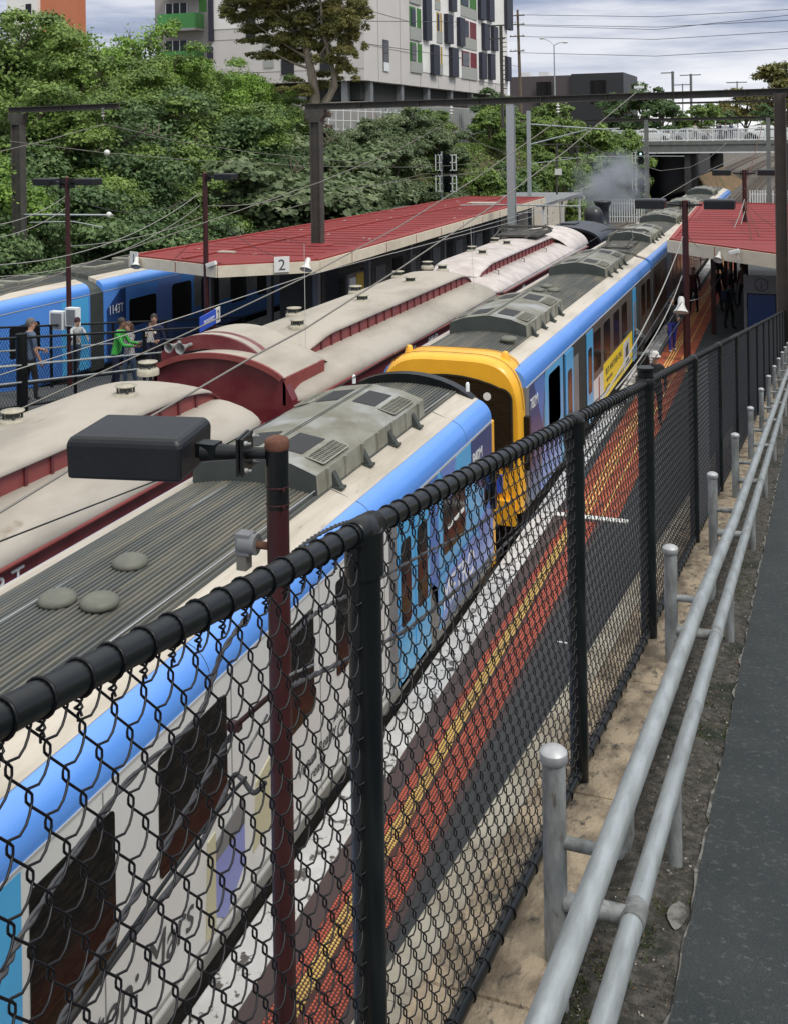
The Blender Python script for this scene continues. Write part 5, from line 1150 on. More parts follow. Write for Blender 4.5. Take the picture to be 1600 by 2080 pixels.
for i, (x, y, lb, tp, hr_) in enumerate(((-3.5, 52.5, 'person in dark clothes walking under the canopy on the orange strip', c_blk, HAIRD), (-2.9, 50.0, 'person in grey standing under the front of the right canopy', c_gold, HAIRB), (-3.9, 55.5, 'person in a white shirt far down the right platform', c_white, HAIRD), (-2.2, 46.5, 'person in brown in the shade by the thin maroon post', c_brown, HAIRD), (-4.1, 60.0, 'farthest person on the right platform in navy', c_navy, HAIRG))):
    person((x, y, 1.1), 20+i*70, lb, tp, c_blk, 1.72+.02*i, hr_, SKIN, group=gr_, stride=.14)
# baby pushchair by the train door
ch = empty('pushchair', (-4.25, 31.8, 1.1), 'small black pushchair on the white platform edge', 'pushchair')
for x in (-.2, .2):
    for y in (-.25, .25): MB().lathe([(.09, -.02), (.11, -.02), (.11, .02), (.09, .02)], 14, (-4.25+x, 31.8+y, 1.22), (1, 0, 0)).build('wheel', m_rubber, ch)
MB().box(-4.43, -4.07, 31.5, 32.0, 1.35, 1.5).build('seat', m_black, ch, bevel=.04); MB().prism([(31.5, 1.45), (31.45, 1.95), (31.6, 2.0), (31.65, 1.5)], -4.42, -4.08, axis='x').build('hood', m_black, ch)
m = MB(); m.tube([(-4.42, 32.1, 1.3), (-4.42, 31.3, 2.05), (-4.08, 31.3, 2.05), (-4.08, 32.1, 1.3)], .012, 6); m.build('handle', m_galv, ch)
# ------------------------------------------------------------------ vegetation
def leaf_mesh(name, mat, seed, blobs, n, size, flat=.5, aspect=.55):
    """blobs: (x,y,z,rx,ry,rz). Leaves fill a shell of each blob."""
    rg = np.random.default_rng(seed); B = np.array(blobs, float)
    wt = (B[:, 3]*B[:, 4]+B[:, 4]*B[:, 5]+B[:, 3]*B[:, 5]); wt /= wt.sum()
    bi = rg.choice(len(B), n, p=wt); d_ = rg.normal(size=(n, 3)); d_ /= np.linalg.norm(d_, axis=1)[:, None]
    d_[:, 2] = np.where(d_[:, 2] < -.35, -d_[:, 2]*.6, d_[:, 2])
    # twig clumps: pull the leaves to random centres on each shell
    nc = 60; cd = rg.normal(size=(len(B), nc, 3)); cd /= np.linalg.norm(cd, axis=2)[:, :, None]; cd[:, :, 2] = np.where(cd[:, :, 2] < -.3, -cd[:, :, 2], cd[:, :, 2])
    ci = rg.integers(0, nc, n); c_ = cd[bi, ci]; cr_s = rg.uniform(.72, 1.12, (len(B), nc))[bi, ci]
    d2 = c_*.78+d_*rg.uniform(.05, .42, n)[:, None]; r_ = cr_s*rg.uniform(.80, 1.05, n)
    P_ = B[bi, :3]+d2*B[bi, 3:6]*r_[:, None]
    nrm = d2+rg.normal(size=(n, 3))*.55; nrm[:, 2] += flat; nrm /= np.linalg.norm(nrm, axis=1)[:, None]
    a = np.cross(nrm, rg.normal(size=(n, 3))); a /= np.linalg.norm(a, axis=1)[:, None]; b_ = np.cross(nrm, a)
    s_ = size*rg.uniform(.6, 1.35, n)[:, None]
    V = np.stack([P_-a*s_, P_-b_*s_*aspect-nrm*s_*.12, P_+a*s_, P_+b_*s_*aspect-nrm*s_*.12], 1).reshape(-1, 3)
    me = bpy.data.meshes.new(name); me.vertices.add(4*n); me.vertices.foreach_set('co', V.ravel()); me.loops.add(4*n); me.loops.foreach_set('vertex_index', np.arange(4*n, dtype=np.int32))
    me.polygons.add(n); me.polygons.foreach_set('loop_start', np.arange(0, 4*n, 4, dtype=np.int32))
    try: me.polygons.foreach_set('loop_total', np.full(n, 4, dtype=np.int32))
    except Exception: pass
    me.materials.append(mat); me.update(calc_edges=True); return me
def crown_blobs(seed, R_, H_, k, low=.25):
    rd = random.Random(seed); out = [(0, 0, H_*.62, R_*.62, R_*.62, H_*.30)]
    for i in range(k):
        an = rd.uniform(0, 6.283); rr_ = R_*rd.uniform(.25, .85); z = H_*rd.uniform(low, .92); q = rd.uniform(.22, .42)*R_*(1.15-.5*z/H_)
        out.append((rr_*math.cos(an)*(1.15-.6*max(0, z/H_-.5)), rr_*math.sin(an)*(1.15-.6*max(0, z/H_-.5)), z, q*1.2, q*1.2, q*.85))
    return out
def trunk_mb(seed, H_, R_, r0, forks=5, z0=.25):
    rd = random.Random(seed+99); m = MB(); p = Vector((0, 0, -.3)); pts = [p]; rs = [r0*1.3]
    for i in range(1, 6): p = Vector((rd.uniform(-.06, .06)*H_*.5, rd.uniform(-.06, .06)*H_*.5, H_*.16*i)); pts.append(p); rs.append(r0*(1-.15*i))
    m.tube(pts, rs, 8)
    for i in range(forks):
        t = rd.uniform(z0, .75); b0 = Vector((0, 0, H_*.8*t)); an = rd.uniform(0, 6.283); e_ = Vector((math.cos(an)*R_*.5, math.sin(an)*R_*.5, min(H_*.85, b0.z+H_*rd.uniform(.18, .4)))); mid = b0.lerp(e_, .5)+Vector((rd.uniform(-.2, .2), rd.uniform(-.2, .2), .15))*R_*.4
        m.tube([b0, mid, e_], [r0*.55, r0*.34, r0*.1], 6)
        for j in range(3):
            e2 = e_+Vector((rd.uniform(-.4, .4), rd.uniform(-.4, .4), rd.uniform(0, .35)))*R_*.4; m.tube([mid.lerp(e_, .5+.2*j), e2], [r0*.18, r0*.05], 5)
    return m
# crown kinds, unit: metres; copies share the mesh
CR = {}
def kind(k, mat, R_, H_, nb, n, size, r0, seed, low=.2, flat=.5, bark=None, forks=6):
    CR[k] = (leaf_mesh('crown', mat, seed, crown_blobs(seed, R_, H_, nb, low), n, size, flat), trunk_mb(seed, H_, R_, r0, forks).build('trunk', bark or m_bark, None), H_)
    C.objects.unlink(CR[k][1])
kind('mid', leaf_a, 3.0, 7.0, 26, 36000, .075, .16, 11)
kind('dark', leaf_b, 3.2, 6.0, 26, 34000, .08, .16, 12, low=.08)
kind('bright', leaf_c, 2.7, 7.5, 26, 30000, .07, .12, 13, low=.12)
kind('grey', leaf_e, 2.2, 2.6, 16, 17000, .075, .08, 14, low=.1)
kind('far', leaf_a, 3.4, 7.0, 22, 14000, .16, .2, 15, low=.05)
kind('fardark', leaf_b, 3.4, 8.0, 22, 14000, .17, .2, 16, low=.05)
kind('sparse', leaf_c, 2.6, 7.5, 20, 7000, .10, .10, 17, low=.3, forks=11)
kind('russet', leaf_r, 2.6, 5.0, 18, 11000, .085, .1, 18, low=.1)
kind('farrust', leaf_d, 4.0, 8.0, 18, 9000, .2, .25, 19, low=.4)
def tree(k, x, y, s, label, cat='tree', z=None, rz_=0, sz=1.0, group='trees and bushes on the green bank', nm='tree'):
    me, tr, H_ = CR[k]; z = ground_z(x, y) if z is None else z
    e_ = empty(nm, (x, y, z), label, cat, group, rz_); e_.scale = (s, s, s*sz)
    c = bpy.data.objects.new('crown', me); C.objects.link(c); c.parent = e_
    t = tr.copy(); t.name = 'trunk'; C.objects.link(t); t.parent = e_
    return e_
def treeP(k, u, v, x, label, fat=1.0, rz_=0):
    p_ = PXx(u, v, x); zg = ground_z(x, p_.y); H_ = CR[k][2]*1.02; sv = max(.25, (p_.z-zg)/H_); sh = max(sv, .8)*fat
    return tree(k, x, p_.y, sh, label, 'bush' if 'bush' in label else 'tree', rz_=rz_, sz=sv/sh)
def treeY(k, u, v, y, label, fat=1.0, rz_=0, zbase=None):
    p_ = PY(u, v, y); zg = ground_z(p_.x, y) if zbase is None else zbase; H_ = CR[k][2]*1.02; sv = max(.25, (p_.z-zg)/H_)
    return tree(k, p_.x, y, max(sv*.75, .7)*fat, label, 'bush', rz_=rz_, sz=sv/(max(sv*.75, .7)*fat), z=zg)
for i, q in enumerate([('far', 1165, 232, 112, 'leafy green bush left of the dark opening, tallest by the bridge'), ('far', 1215, 238, 110, 'leafy green bush leaning over the smoke'), ('far', 1258, 250, 112, 'leafy green bush at the very end of the bridge railing'), ('far', 1190, 300, 98, 'lower green bush right behind the cream panel wall end'), ('far', 1140, 310, 92, 'lower green bush above the cream panel wall'), ('fardark', 1235, 318, 104, 'shaded green bush beside the bridge abutment'), ('far', 1085, 318, 86, 'low green bush behind the flat shelter roof'), ('fardark', 1030, 325, 82, 'low dark bush behind the thick silver mast foot'), ('far', 975, 330, 80, 'low green bush right of the dark signal'), ('far', 925, 300, 84, 'green bush right behind the dark signal'), ('far', 1270, 300, 108, 'ivy like green bush hanging beside the tall signal')]): treeY(*q, rz_=i*1.9)
crest = [('mid', 10, 6, -34, 'mid green tree at the very upper left corner', 1.0), ('mid', 62, 62, -35, 'green tree below the white wing at the upper left', 1.0), ('mid', 118, 78, -35, 'green tree hiding the foot of the orange building', 1.0), ('sparse', 155, 80, -34, 'thin twiggy tree in front of the low salmon building', .8),
 ('sparse', 200, 26, -36, 'thin twiggy green tree against the sky right of the orange building', .85), ('mid', 222, 96, -34.5, 'green tree filling the foot of the gap of sky', 1.0), ('sparse', 292, 8, -37, 'thin twiggy green tree against the sky, nearest the green balcony', .85), ('mid', 276, 108, -34.5, 'green tree below the right side of the sky gap', 1.0), ('bright', 342, 74, -35, 'bright green tree standing in front of the grey balcony building', 1.0), ('mid', 385, 98, -34.5, 'green tree under the lower green balcony', 1.0),
 ('bright', 432, 112, -34, 'bright lime green tree below the black window strips', 1.0), ('bright', 492, 108, -34, 'bright lime green tree against the grey lower wall', 1.0), ('bright', 540, 140, -33.5, 'bright lime green tree touching the pale building left of the gum tree', 1.0), ('mid', 585, 188, -33, 'green bush rising to the foot of the gum tree', .9), ('russet', 625, 205, -33, 'russet brown bush under the gum tree', .8)]
mid_ = [('mid', 20, 150, -31, 'green tree half way up the bank above the left gantry beam end', 1.1), ('dark', 85, 178, -31, 'dark green tree half way up the bank, right of the left gantry post', 1.1), ('mid', 150, 168, -31, 'mid green tree half way up the bank over the left gantry beam', 1.1), ('dark', 215, 205, -30.5, 'dark green tree behind the left gantry insulator', 1.1), ('dark', 285, 180, -30.5, 'dark green tree in the middle of the bank right of the left gantry', 1.1), ('mid', 350, 172, -30.5, 'mid green tree in the middle of the bank', 1.1), ('dark', 415, 190, -30.5, 'dark green tree above the single lamp post', 1.1), ('mid', 470, 196, -30.5, 'mid green tree below the lime green trees', 1.1), ('dark', 520, 215, -30.5, 'dark green tree left of the gantry post top', 1.0), ('grey', 575, 245, -30.5, 'grey green bush behind the gantry post', 1.3), ('mid', 560, 205, -31.5, 'green bush between the lime trees and the gantry post', .9)]
low_ = [('bright', 5, 300, -27.5, 'bright green bush low on the bank at the left edge', 1.0), ('dark', 70, 300, -27.5, 'dark green bush low on the bank behind the left double lamp', 1.1), ('dark', 130, 318, -27.3, 'dark green bush above the left double lamp', 1.1), ('mid', 190, 345, -27.2, 'mid green bush low on the bank right of the left double lamp', 1.1), ('dark', 245, 325, -27.5, 'dark green bush low on the bank above the grey train roof', 1.1), ('dark', 305, 330, -27.5, 'dark green bush low on the bank left of the single lamp', 1.1), ('mid', 365, 345, -27.3, 'mid green bush low on the bank left of the single lamp post', 1.1), ('grey', 430, 330, -28, 'grey green bush behind the single lamp', 1.4), ('dark', 345, 415, -26.3, 'dark green bush just above the left end of the red roof', .8), ('grey', 480, 300, -28.6, 'grey green bush between the single lamp and the gantry post', 1.4), ('grey', 530, 320, -27.8, 'grey green bush above the red roof left of the gantry post', 1.3), ('grey', 455, 400, -26.4, 'low grey green bush along the red roof edge', 1.0), ('grey', 590, 325, -27.3, 'grey green bush above the red roof touching the gantry post', 1.2), ('dark', 20, 425, -26.3, 'dark bush at the left edge above the blue train', .8), ('dark', 100, 430, -26.3, 'dark bush above the blue train left of the double lamp post', .8), ('dark', 180, 450, -26.2, 'dark bush above the blue train roof, right of the double lamp post', .8), ('dark', 250, 455, -26.2, 'dark bush above the blue train roof near sign 1', .8)]
for i, (k, u, v, x, lb, ft) in enumerate(crest+mid_+low_): treeP(k, u, v, x, lb, ft, i*1.7)
# rounded grey-green shrubs stepping down the bank behind the canopy
rd = random.Random(4); k = 0
rowsb = [(-27.2, 52), (-27.0, 57), (-26.3, 62), (-25.4, 67), (-24.6, 72), (-29.4, 54), (-29.1, 59.5), (-28.6, 65), (-27.8, 70), (-26.6, 76), (-31.2, 60), (-31.0, 66), (-30.2, 72), (-28.8, 78), (-32.6, 64), (-32.4, 70), (-31.6, 76), (-30.4, 82), (-27.6, 84), (-24.6, 80)]
CN = {}; ORD = ['first', 'second', 'third', 'fourth', 'fifth', 'sixth', 'seventh', 'eighth', 'ninth', 'tenth', 'eleventh']; rowsb.sort(key=lambda q: q[1])
for i, (x, y) in enumerate(rowsb):
    row = 'lowest' if x > -28 else 'middle' if x > -30.5 else 'upper'; CN[row] = CN.get(row, 0)+1
    tree('grey', x, y, rd.uniform(1.05, 1.5), 'rounded grey green shrub, %s in the %s row from the gantry post' % (ORD[CN[row]-1], row), 'shrub', rz_=i*2.1, sz=rd.uniform(.85, 1.1), group='grey green shrubs on the bank behind the canopy', nm='shrub')
for i, (x, y, s, sz, kk, lb) in enumerate([(-29.0, 88, .72, .75, 'far', 'green bush left of the tall silver pole under the gantry beam'), (-26.2, 95, .70, .8, 'far', 'olive green bush beside the thinner silver pole'), (-27.4, 102, .9, .72, 'far', 'broad green bush between the silver poles and the signal'),
        (-23.6, 104, .70, .9, 'far', 'green bush behind the smoke'), (-24.0, 112, 1.0, .85, 'far', 'tall green bush at the left end of the road bridge'), (-20.6, 110, .62, .9, 'far', 'green bush hanging over the bridge abutment'), (-30.5, 113, .9, .9, 'fardark', 'dark green tree behind the silver pole near the bridge road'), (-31.5, 94, .62, .7, 'fardark', 'dark bush below the grey fence of the pale building'), (-22.2, 99, .55, .8, 'far', 'low green bush above the cream panel wall')]):
    tree(kk, x, y, s, lb, 'bush', rz_=i*1.3, sz=sz)
# low creepers covering the soil of the bank
rg = np.random.default_rng(8); n_ = 90000
yy_ = rg.uniform(14, 116, n_); xx_ = -rg.uniform(18, 40, n_); keep = []
zz_ = np.array([ground_z(a, b_) for a, b_ in zip(xx_, yy_)]); ok = zz_ > .25; P_ = np.stack([xx_, yy_, zz_+rg.uniform(.0, .5, n_)], 1)[ok]; n_ = len(P_)
nr = rg.normal(size=(n_, 3))*.6; nr[:, 2] += .8; nr[:, 0] += .5; nr /= np.linalg.norm(nr, axis=1)[:, None]; a = np.cross(nr, rg.normal(size=(n_, 3))); a /= np.linalg.norm(a, axis=1)[:, None]; b2 = np.cross(nr, a); s_ = .11*rg.uniform(.6, 1.5, n_)[:, None]
V = np.stack([P_-a*s_, P_-b2*s_*.6, P_+a*s_, P_+b2*s_*.6], 1).reshape(-1, 3)
me = bpy.data.meshes.new('ground_cover'); me.from_pydata(V.tolist(), [], np.arange(4*n_).reshape(-1, 4).tolist()); me.materials.append(leaf_a); o = bpy.data.objects.new('ground_cover', me); C.objects.link(o)
tag(o, 'low green creepers covering the soil of the railway bank', 'ground cover', kind='stuff')
# big gum tree in front of the pale building
gt = empty('gum_tree', (-34.6, 66, ground_z(-34.6, 66)), 'tall olive gum tree with pale forked trunks in front of the pale building', 'tree')
base = gt.location
def gp(u, v, y=66): p_ = PY(u, v, y); return p_-base
m = MB()
m.tube([gp(640, 230), gp(640, 195), gp(634, 150), gp(622, 100), gp(600, 60), gp(585, 10)], [.42, .34, .30, .22, .15, .08], 10)
m.tube([gp(650, 220, 66.4), gp(672, 190, 66.4), gp(688, 130, 66.4), gp(690, 70, 66.4), (gp(700, 10, 66.4))], [.26, .22, .18, .13, .08], 8)
m.tube([gp(660, 215, 65.8), gp(682, 175, 65.8), gp(672, 120, 65.6), gp(655, 60, 65.6), gp(650, -20, 65.6)], [.22, .18, .15, .11, .06], 8)
for (a, b_, c) in (((628, 120), (580, 90), (520, 50)), ((632, 140), (600, 130), (560, 110)), ((610, 80), (560, 30), (500, 0)), ((640, 130), (665, 90), (700, 60)), ((690, 100), (720, 60), (735, 30)), ((600, 60), (620, 20), (640, -30))):
    m.tube([gp(*a), gp(*b_, 65.5), gp(*c, 65.2)], [.13, .08, .03], 6)
m.build('trunk', m_barkp, None).parent = gt
rd = random.Random(21); bl = []
for (u, v, ru, rv) in ((480, 10, 42, 30), (520, 55, 45, 32), (560, 20, 55, 38), (540, 95, 48, 26), (590, 70, 50, 34), (600, 110, 34, 22), (640, 30, 55, 40), (650, -30, 90, 50), (690, 45, 45, 45), (680, 100, 34, 30), (720, 20, 32, 40), (700, 130, 26, 24), (560, -30, 90, 40), (500, -20, 50, 30), (660, 165, 34, 16), (615, 185, 30, 16), (725, 80, 18, 26), (465, 30, 18, 14), (520, 115, 16, 10), (640, 85, 40, 26)):
    p_ = gp(u, v, 66+rd.uniform(-1.6, 1.6)); k_ = 74/2200; bl.append((p_.x, p_.y, p_.z, ru*k_, ru*k_*1.1, rv*k_))
bl2 = []
for q in bl:
    for k_ in range(9):
        bl2.append((q[0]+rd.gauss(0, .55)*q[3], q[1]+rd.gauss(0, .5)*q[4], q[2]+rd.gauss(0, .55)*q[5], q[3]*rd.uniform(.38, .68), q[4]*rd.uniform(.38, .68), q[5]*rd.uniform(.40, .7)))
c = bpy.data.objects.new('crown', leaf_mesh('crown', leaf_d, 31, bl2, 170000, .085, .1, .40)); C.objects.link(c); c.parent = gt
# trees beyond the bridge
for i, (u, v, y, s, kk, lb) in enumerate([(1300, 235, 150, 1.15, 'fardark', 'dark green tree beyond the left end of the road bridge'), (1345, 232, 146, .9, 'fardark', 'dark green tree beyond the bridge railing, second from its left end'), (1255, 225, 156, 1.0, 'fardark', 'dark green tree behind the charcoal building end'), (1425, 245, 160, .95, 'far', 'lighter green tree beyond the middle of the bridge'), (1385, 242, 152, .7, 'far', 'small lighter green tree beyond the bridge'),
        (1515, 230, 200, 1.25, 'farrust', 'rusty olive tree beyond the right part of the bridge'), (1600, 230, 190, 1.7, 'farrust', 'large rusty olive tree at the upper right edge'), (1560, 250, 175, .8, 'fardark', 'dark tree behind the right end of the bridge'), (1482, 250, 185, .7, 'fardark', 'dark tree beyond the bridge below the far poles')]):
    p_ = PY(u, v, y); tree(kk, p_.x, p_.y, s, lb, z=min(p_.z, 8.3)-(2.2), rz_=i*1.1, group='trees beyond the road bridge', sz=1.0)
for i, (x, y, s) in enumerate([(8, 62, .8), (9, 74, .9), (7.5, 88, .8), (8, 100, .8)]): tree('fardark', x, y, s, ['nearest', 'second', 'third', 'farthest'][i]+' dark green tree behind the right platform', rz_=i, group='trees behind the right platform')
for i, (x, y, s) in enumerate([(-60, 190, 1.5), (-78, 200, 1.6), (30, 230, 1.5), (55, 220, 1.4), (-20, 300, 1.8), (10, 320, 1.7), (-45, 300, 1.7), (35, 330, 1.8), (-8, 340, 1.7), (-75, 320, 2.0), (60, 300, 1.9)]): tree('fardark' if i % 2 else 'far', x, y, s, 'distant green tree on the skyline beyond the bridge, %s' % ['far left', 'outermost left', 'far right', 'outermost right', 'straight beyond the tracks', 'right of the tracks', 'left of the tracks', 'further right', 'directly over the tracks', 'beyond the apartments', 'at the right edge'][i], rz_=i, group='distant trees on the skyline')

# ------------------------------------------------------------------ buildings
ab = empty('apartment_building', (-40, 100, 7), 'pale apartment block on columns with green, ochre and red window reveals and navy shades', 'building')
XF = -35.7
top = 34
XL0 = PY(430, 60, 88.6).x
MB().box(XL0, XF, 88.6, 138.6, 13.3, top).build('wall', m_bldg, ab)
MB().box(XL0+1, XF-.8, 89.6, 137.6, 11.6, 13.3).build('undercroft', m_darkin, ab)
MB().box(XL0, XF-.1, 88.8, 138.6, 6.5, 11.45).build('podium', m_bldgg, ab)
for y in (91, 99, 107, 115, 123, 131, 137.5): MB().box(XF-.9, XF-.25, y-.35, y+.35, 11.45, 13.3).build('column', m_grey, ab)
for x in (-37.8, -42, -47): MB().box(x-.3, x+.3, 89.0, 89.6, 11.45, 13.3).build('column', m_grey, ab)
m = MB()
for y in np.arange(92, 137, 5.8): m.box(XF, XF+.03, y-.03, y+.03, 13.3, top)
for z in np.arange(16.5, top, 3.1): m.box(XF, XF+.03, 88.6, 138.6, z-.02, z+.02)
m.build('panel_joint', m_groove, ab)
MB().box(XF, XF+.06, 103.4, 138.6, 13.3+1.5, top).build('white_panels', m_bldgw, ab)
def fwin(u0, v0, u1, v1, mat, kind_='window', proud=.09, sp=None):
    # rectangle on the facade from its two image corners
    a = PXx(u0, v0, XF); b_ = PXx(u1, v1, XF); z1 = a.z; z0 = PXx(u0, v1, XF).z
    f_ = MB().box(XF, XF+proud, a.y, b_.y, z0, z1).build(kind_, mat, ab)
    if sp: zs = PXx(u0, sp, XF).z; MB().box(XF, XF+proud+.05, a.y, b_.y, zs, z0).build('spandrel', m_spand, ab)
    return f_
for (u0, v0, u1, v1, sp, mat) in ((830, 12, 853, 53, 79, m_wgreen), (831, 85, 855, 124, 146, m_wgreen), (884, 24, 895, 63, 86, m_wyel), (885, 93, 896, 130, 151, m_wyel), (934, 38, 965, 73, 96, m_wred), (935, 102, 966, 134, 159, m_wred), (932, -40, 965, 10, 31, m_wgreen), (829, -60, 852, -20, 4, m_wgreen), (880, -40, 891, 0, 18, m_wyel), (934, -110, 965, -60, -40, m_wred)):
    a = PXx(u0, v0, XF); f_ = fwin(u0, v0, u1, v1, mat, sp=sp)
    b_ = PXx(u1, v1, XF); zc = PXx(u0, v1, XF).z; MB().box(XF+.09, XF+.14, a.y+.25, a.y+(b_.y-a.y)*.45, zc+.1, a.z-.2).build('pane', m_glass, f_); MB().box(XF+.09, XF+.17, (a.y+b_.y)/2-.06, (a.y+b_.y)/2+.06, zc, a.z).build('mullion', m_bldgw, f_)
for (u0, v0, u1, v1) in ((855, -30, 868, 80), (899, 28, 912, 87), (925, 35, 936, 92), (871, 90, 884, 151), (909, 96, 923, 155), (908, -30, 919, 21), (967, -30, 979, 38), (985, -30, 996, 41), (975, 47, 987, 100), (994, 53, 1004, 102), (970, 106, 981, 160), (988, 109, 998, 161), (1021, -20, 1034, 58), (1023, 115, 1031, 164)):
    a = PXx(u0, v0, XF); z0 = PXx(u0, v1, XF).z; b_ = PXx(u1, v1, XF); MB().box(XF, XF+.5, a.y, max(b_.y, a.y+.8), z0, a.z).build('sunshade', m_shade, ab)
a = PXx(777, 80, XF); b_ = PXx(789, 144, XF); f_ = MB().box(XF, XF+.09, a.y, b_.y, PXx(777, 144, XF).z, a.z).build('window', m_glass, ab); MB().box(XF+.09, XF+.12, a.y, b_.y, PXx(777, 144, XF).z, PXx(777, 126, XF).z).build('pane', m_whitem, f_)
YB = 88.6
def bwin(u0, v0, u1, v1, mat, nm='window', pr=.08):
    a = PY(u0, v0, YB); b_ = PY(u1, v1, YB); return MB().box(a.x, b_.x, YB-pr, YB, PY(u0, v1, YB).z, a.z).build(nm, mat, ab)
bwin(572, 120, 598, 152, m_glass); bwin(536, 86, 557, 138, m_spand); bwin(650, 80, 672, 146, m_glass); bwin(500, 15, 520, 78, m_glass); bwin(706, 0, 730, 68, m_glass)
bwin(426, -10, 436, 84, m_shade, 'sunshade', .3); bwin(424, 96, 434, 120, m_shade, 'sunshade', .3)
m = MB(); a = PY(438, 60, YB); m.box(XL0, a.x+2.2, YB-.05, YB, a.z, top); m.build('white_panels', m_bldgw, ab)
m = MB()
for v in (82, 150): z = PY(440, v, YB).z; m.box(XL0, XF, YB-.03, YB, z-.02, z+.02)
m.build('panel_joint', m_groove, ab)
# corrugated screen fence below it
fe = empty('screen_fence', (XF+1, 110, 7), 'pale corrugated screen fence under the apartment block', 'fence')
m = MB(); 
for k in range(120): m.box(XF+1.0, XF+1.04+.03*(k % 2), 89+.4*k, 89.38+.4*k, 8.4, 11.2)
m.build('panel', pm('pale_corrugated', (.36, .37, .36), .5, .3), fe)
m = MB(); 
for k in range(12): a, b_ = PY(668+k*15, 222, 84), PY(668+k*15, 268, 84); m.tube([a, b_], .04, 5)
for v in (224, 244, 262): m.tube([PY(668, v, 84), PY(840, v+6, 84)], .035, 5)
tag(m.build('pool_fence', m_whitem), 'white wire grid fence on top of the bank under the pale building', 'fence')
# grey building with green glass balconies
gb = empty('balcony_building', (-62, 105, 7), 'grey apartment building with green glass balconies, left of the pale block', 'building')
y_ = 100; a = PY(315, 0, y_); b_ = PY(421, 0, y_)
MB().box(a.x, b_.x, y_, y_+16, 7, 36).build('wall', m_bldgg, gb)
for v0 in (8, -70, 84):
    w0, w1 = PY(338, v0, y_), PY(382, v0+32, y_); f_ = MB().box(w0.x, w1.x, y_-.06, y_, w1.z, w0.z).build('window', m_glass, gb)
    for t_ in (0, .33, .66, 1): x_ = w0.x+(w1.x-w0.x)*t_; MB().box(x_-.05, x_+.05, y_-.12, y_-.06, w1.z, w0.z).build('frame', m_whitem, f_)
    p0, p1 = PY(322, v0+22, y_-1.6), PY(400, v0+50, y_-1.6); bc = MB().box(p0.x, p1.x, y_-1.8, y_, p1.z-.15, p1.z+.1).build('balcony', m_bldgg, gb)
    g_ = MB(); g_.box(p0.x, p1.x-.1, y_-1.78, y_-1.72, p1.z+.1, p0.z); g_.box(p1.x-.06, p1.x, y_-1.78, y_-.1, p1.z+.1, p0.z); g_.build('balustrade', m_gl_green, bc)
MB().box(PY(405, 0, y_).x, PY(420, 0, y_).x, y_-.05, y_, PY(405, 25, y_).z, 34).build('green_panel', m_wgreen, gb)
ob = empty('orange_building', (-80, 105, 7), 'orange rendered building with a white wing at the upper left corner', 'building')
y_ = 96; a = PY(83, 0, y_); b_ = PY(158, 0, y_); c_ = PY(20, 0, y_)
MB().box(a.x, b_.x, y_, y_+1.4, 7, 33).build('wall', m_orangeb, ob); MB().box(c_.x, a.x-.05, y_-.5, y_+1.3, 7, 33).build('wing', m_bldgw, ob)
MB().box(a.x+.1, b_.x+.15, y_-.1, y_, 19.3, 19.5).build('cornice', m_bldgw, ob)
m = MB(); q0 = PY(52, 8, y_-.6); m.box(q0.x, q0.x+.7, y_-.58, y_-.5, q0.z-1.6, q0.z); m.build('window', m_glass, ob)
m = MB(); q0 = PY(135, 100, 80); tag(MB().box(PY(142, 90, 78).x, PY(172, 90, 78).x, 78, 79, 7, PY(140, 108, 78).z).build('small_orange_building', m_orangeb), 'low salmon orange building glimpsed through the trees on the left', 'building')
# charcoal low building by the bridge road
db = empty('warehouse', (-34, 172, 7), 'long low charcoal and brown building beyond the trees at the bridge', 'building')
a = PY(1034, 158, 170); b_ = PY(1160, 158, 170); c_ = PY(1266, 154, 170)
MB().box(a.x, b_.x, 170, 185, 7, 17.55).build('brown_wing', m_purb, db); MB().box(b_.x+.01, c_.x, 169.5, 185, 7, 17.7).build('charcoal_wing', m_darkb, db)
for u in (1062, 1100): p_ = PY(u, 150, 172); MB().box(p_.x-.8, p_.x+.8, 173, 175, 17.5, 18.4).build('roof_plant', m_whitem, db)
for u in (1105, 1215): p_ = PY(u, 175, 170); MB().box(p_.x-1.2, p_.x+1.2, 169.4, 169.5, 13, 16.6).build('window', m_glass, db)

# ------------------------------------------------------------------ road bridge
br = empty('road_bridge', (-9, 122, 0), 'steel road bridge with white railings crossing the tracks', 'bridge')
zb = 7.3
MB().box(-24, 14, 118, 127, zb-.35, zb).build('deck', m_bridge, br)
for y in (118.2, 121, 124, 126.6): MB().box(-17.2, 6, y-.12, y+.12, zb-1.15, zb-.35).build('girder', m_bridge, br)
MB().box(-17.2, 6, 118.02, 118.10, zb-1.25, zb-1.13).build('girder_flange', m_whitem, br)
MB().box(-26, -16.6, 118, 127.5, -.5, zb-.36).build('abutment', m_abut, br)
MB().box(-11.35, -10.75, 118.4, 146, -.2, zb-1.2).build('pier', m_abut, br)
MB().box(-17.0, -10.75, 127, 175, zb-1.6, zb-.8).build('tunnel_roof', m_abut, br); MB().box(-17.4, -16.6, 127, 175, -.5, zb-.8).build('tunnel_wall', m_abut, br); MB().box(-17.4, -10.9, 174, 175, -.5, zb-.8).build('tunnel_end', m_darkin, br)
MB().box(-1.6, 10, 118, 127.5, -.5, zb-.36).build('abutment', m_abut, br)
for yy2, nm in ((118.15, 'railing'), (126.8, 'railing')):
    m = MB()
    for z in (zb+.12, zb+1.25): m.box(-24, 14, yy2-.04, yy2+.04, z-.05, z+.05)
    x = -24
    while x < 14: m.box(x-.028, x+.028, yy2-.02, yy2+.02, zb+.1, zb+1.2); x += .19
    x = -24
    while x < 14: m.box(x-.07, x+.07, yy2-.06, yy2+.06, zb, zb+1.32); x += 2.6
    m.build('railing', m_whitem, br)
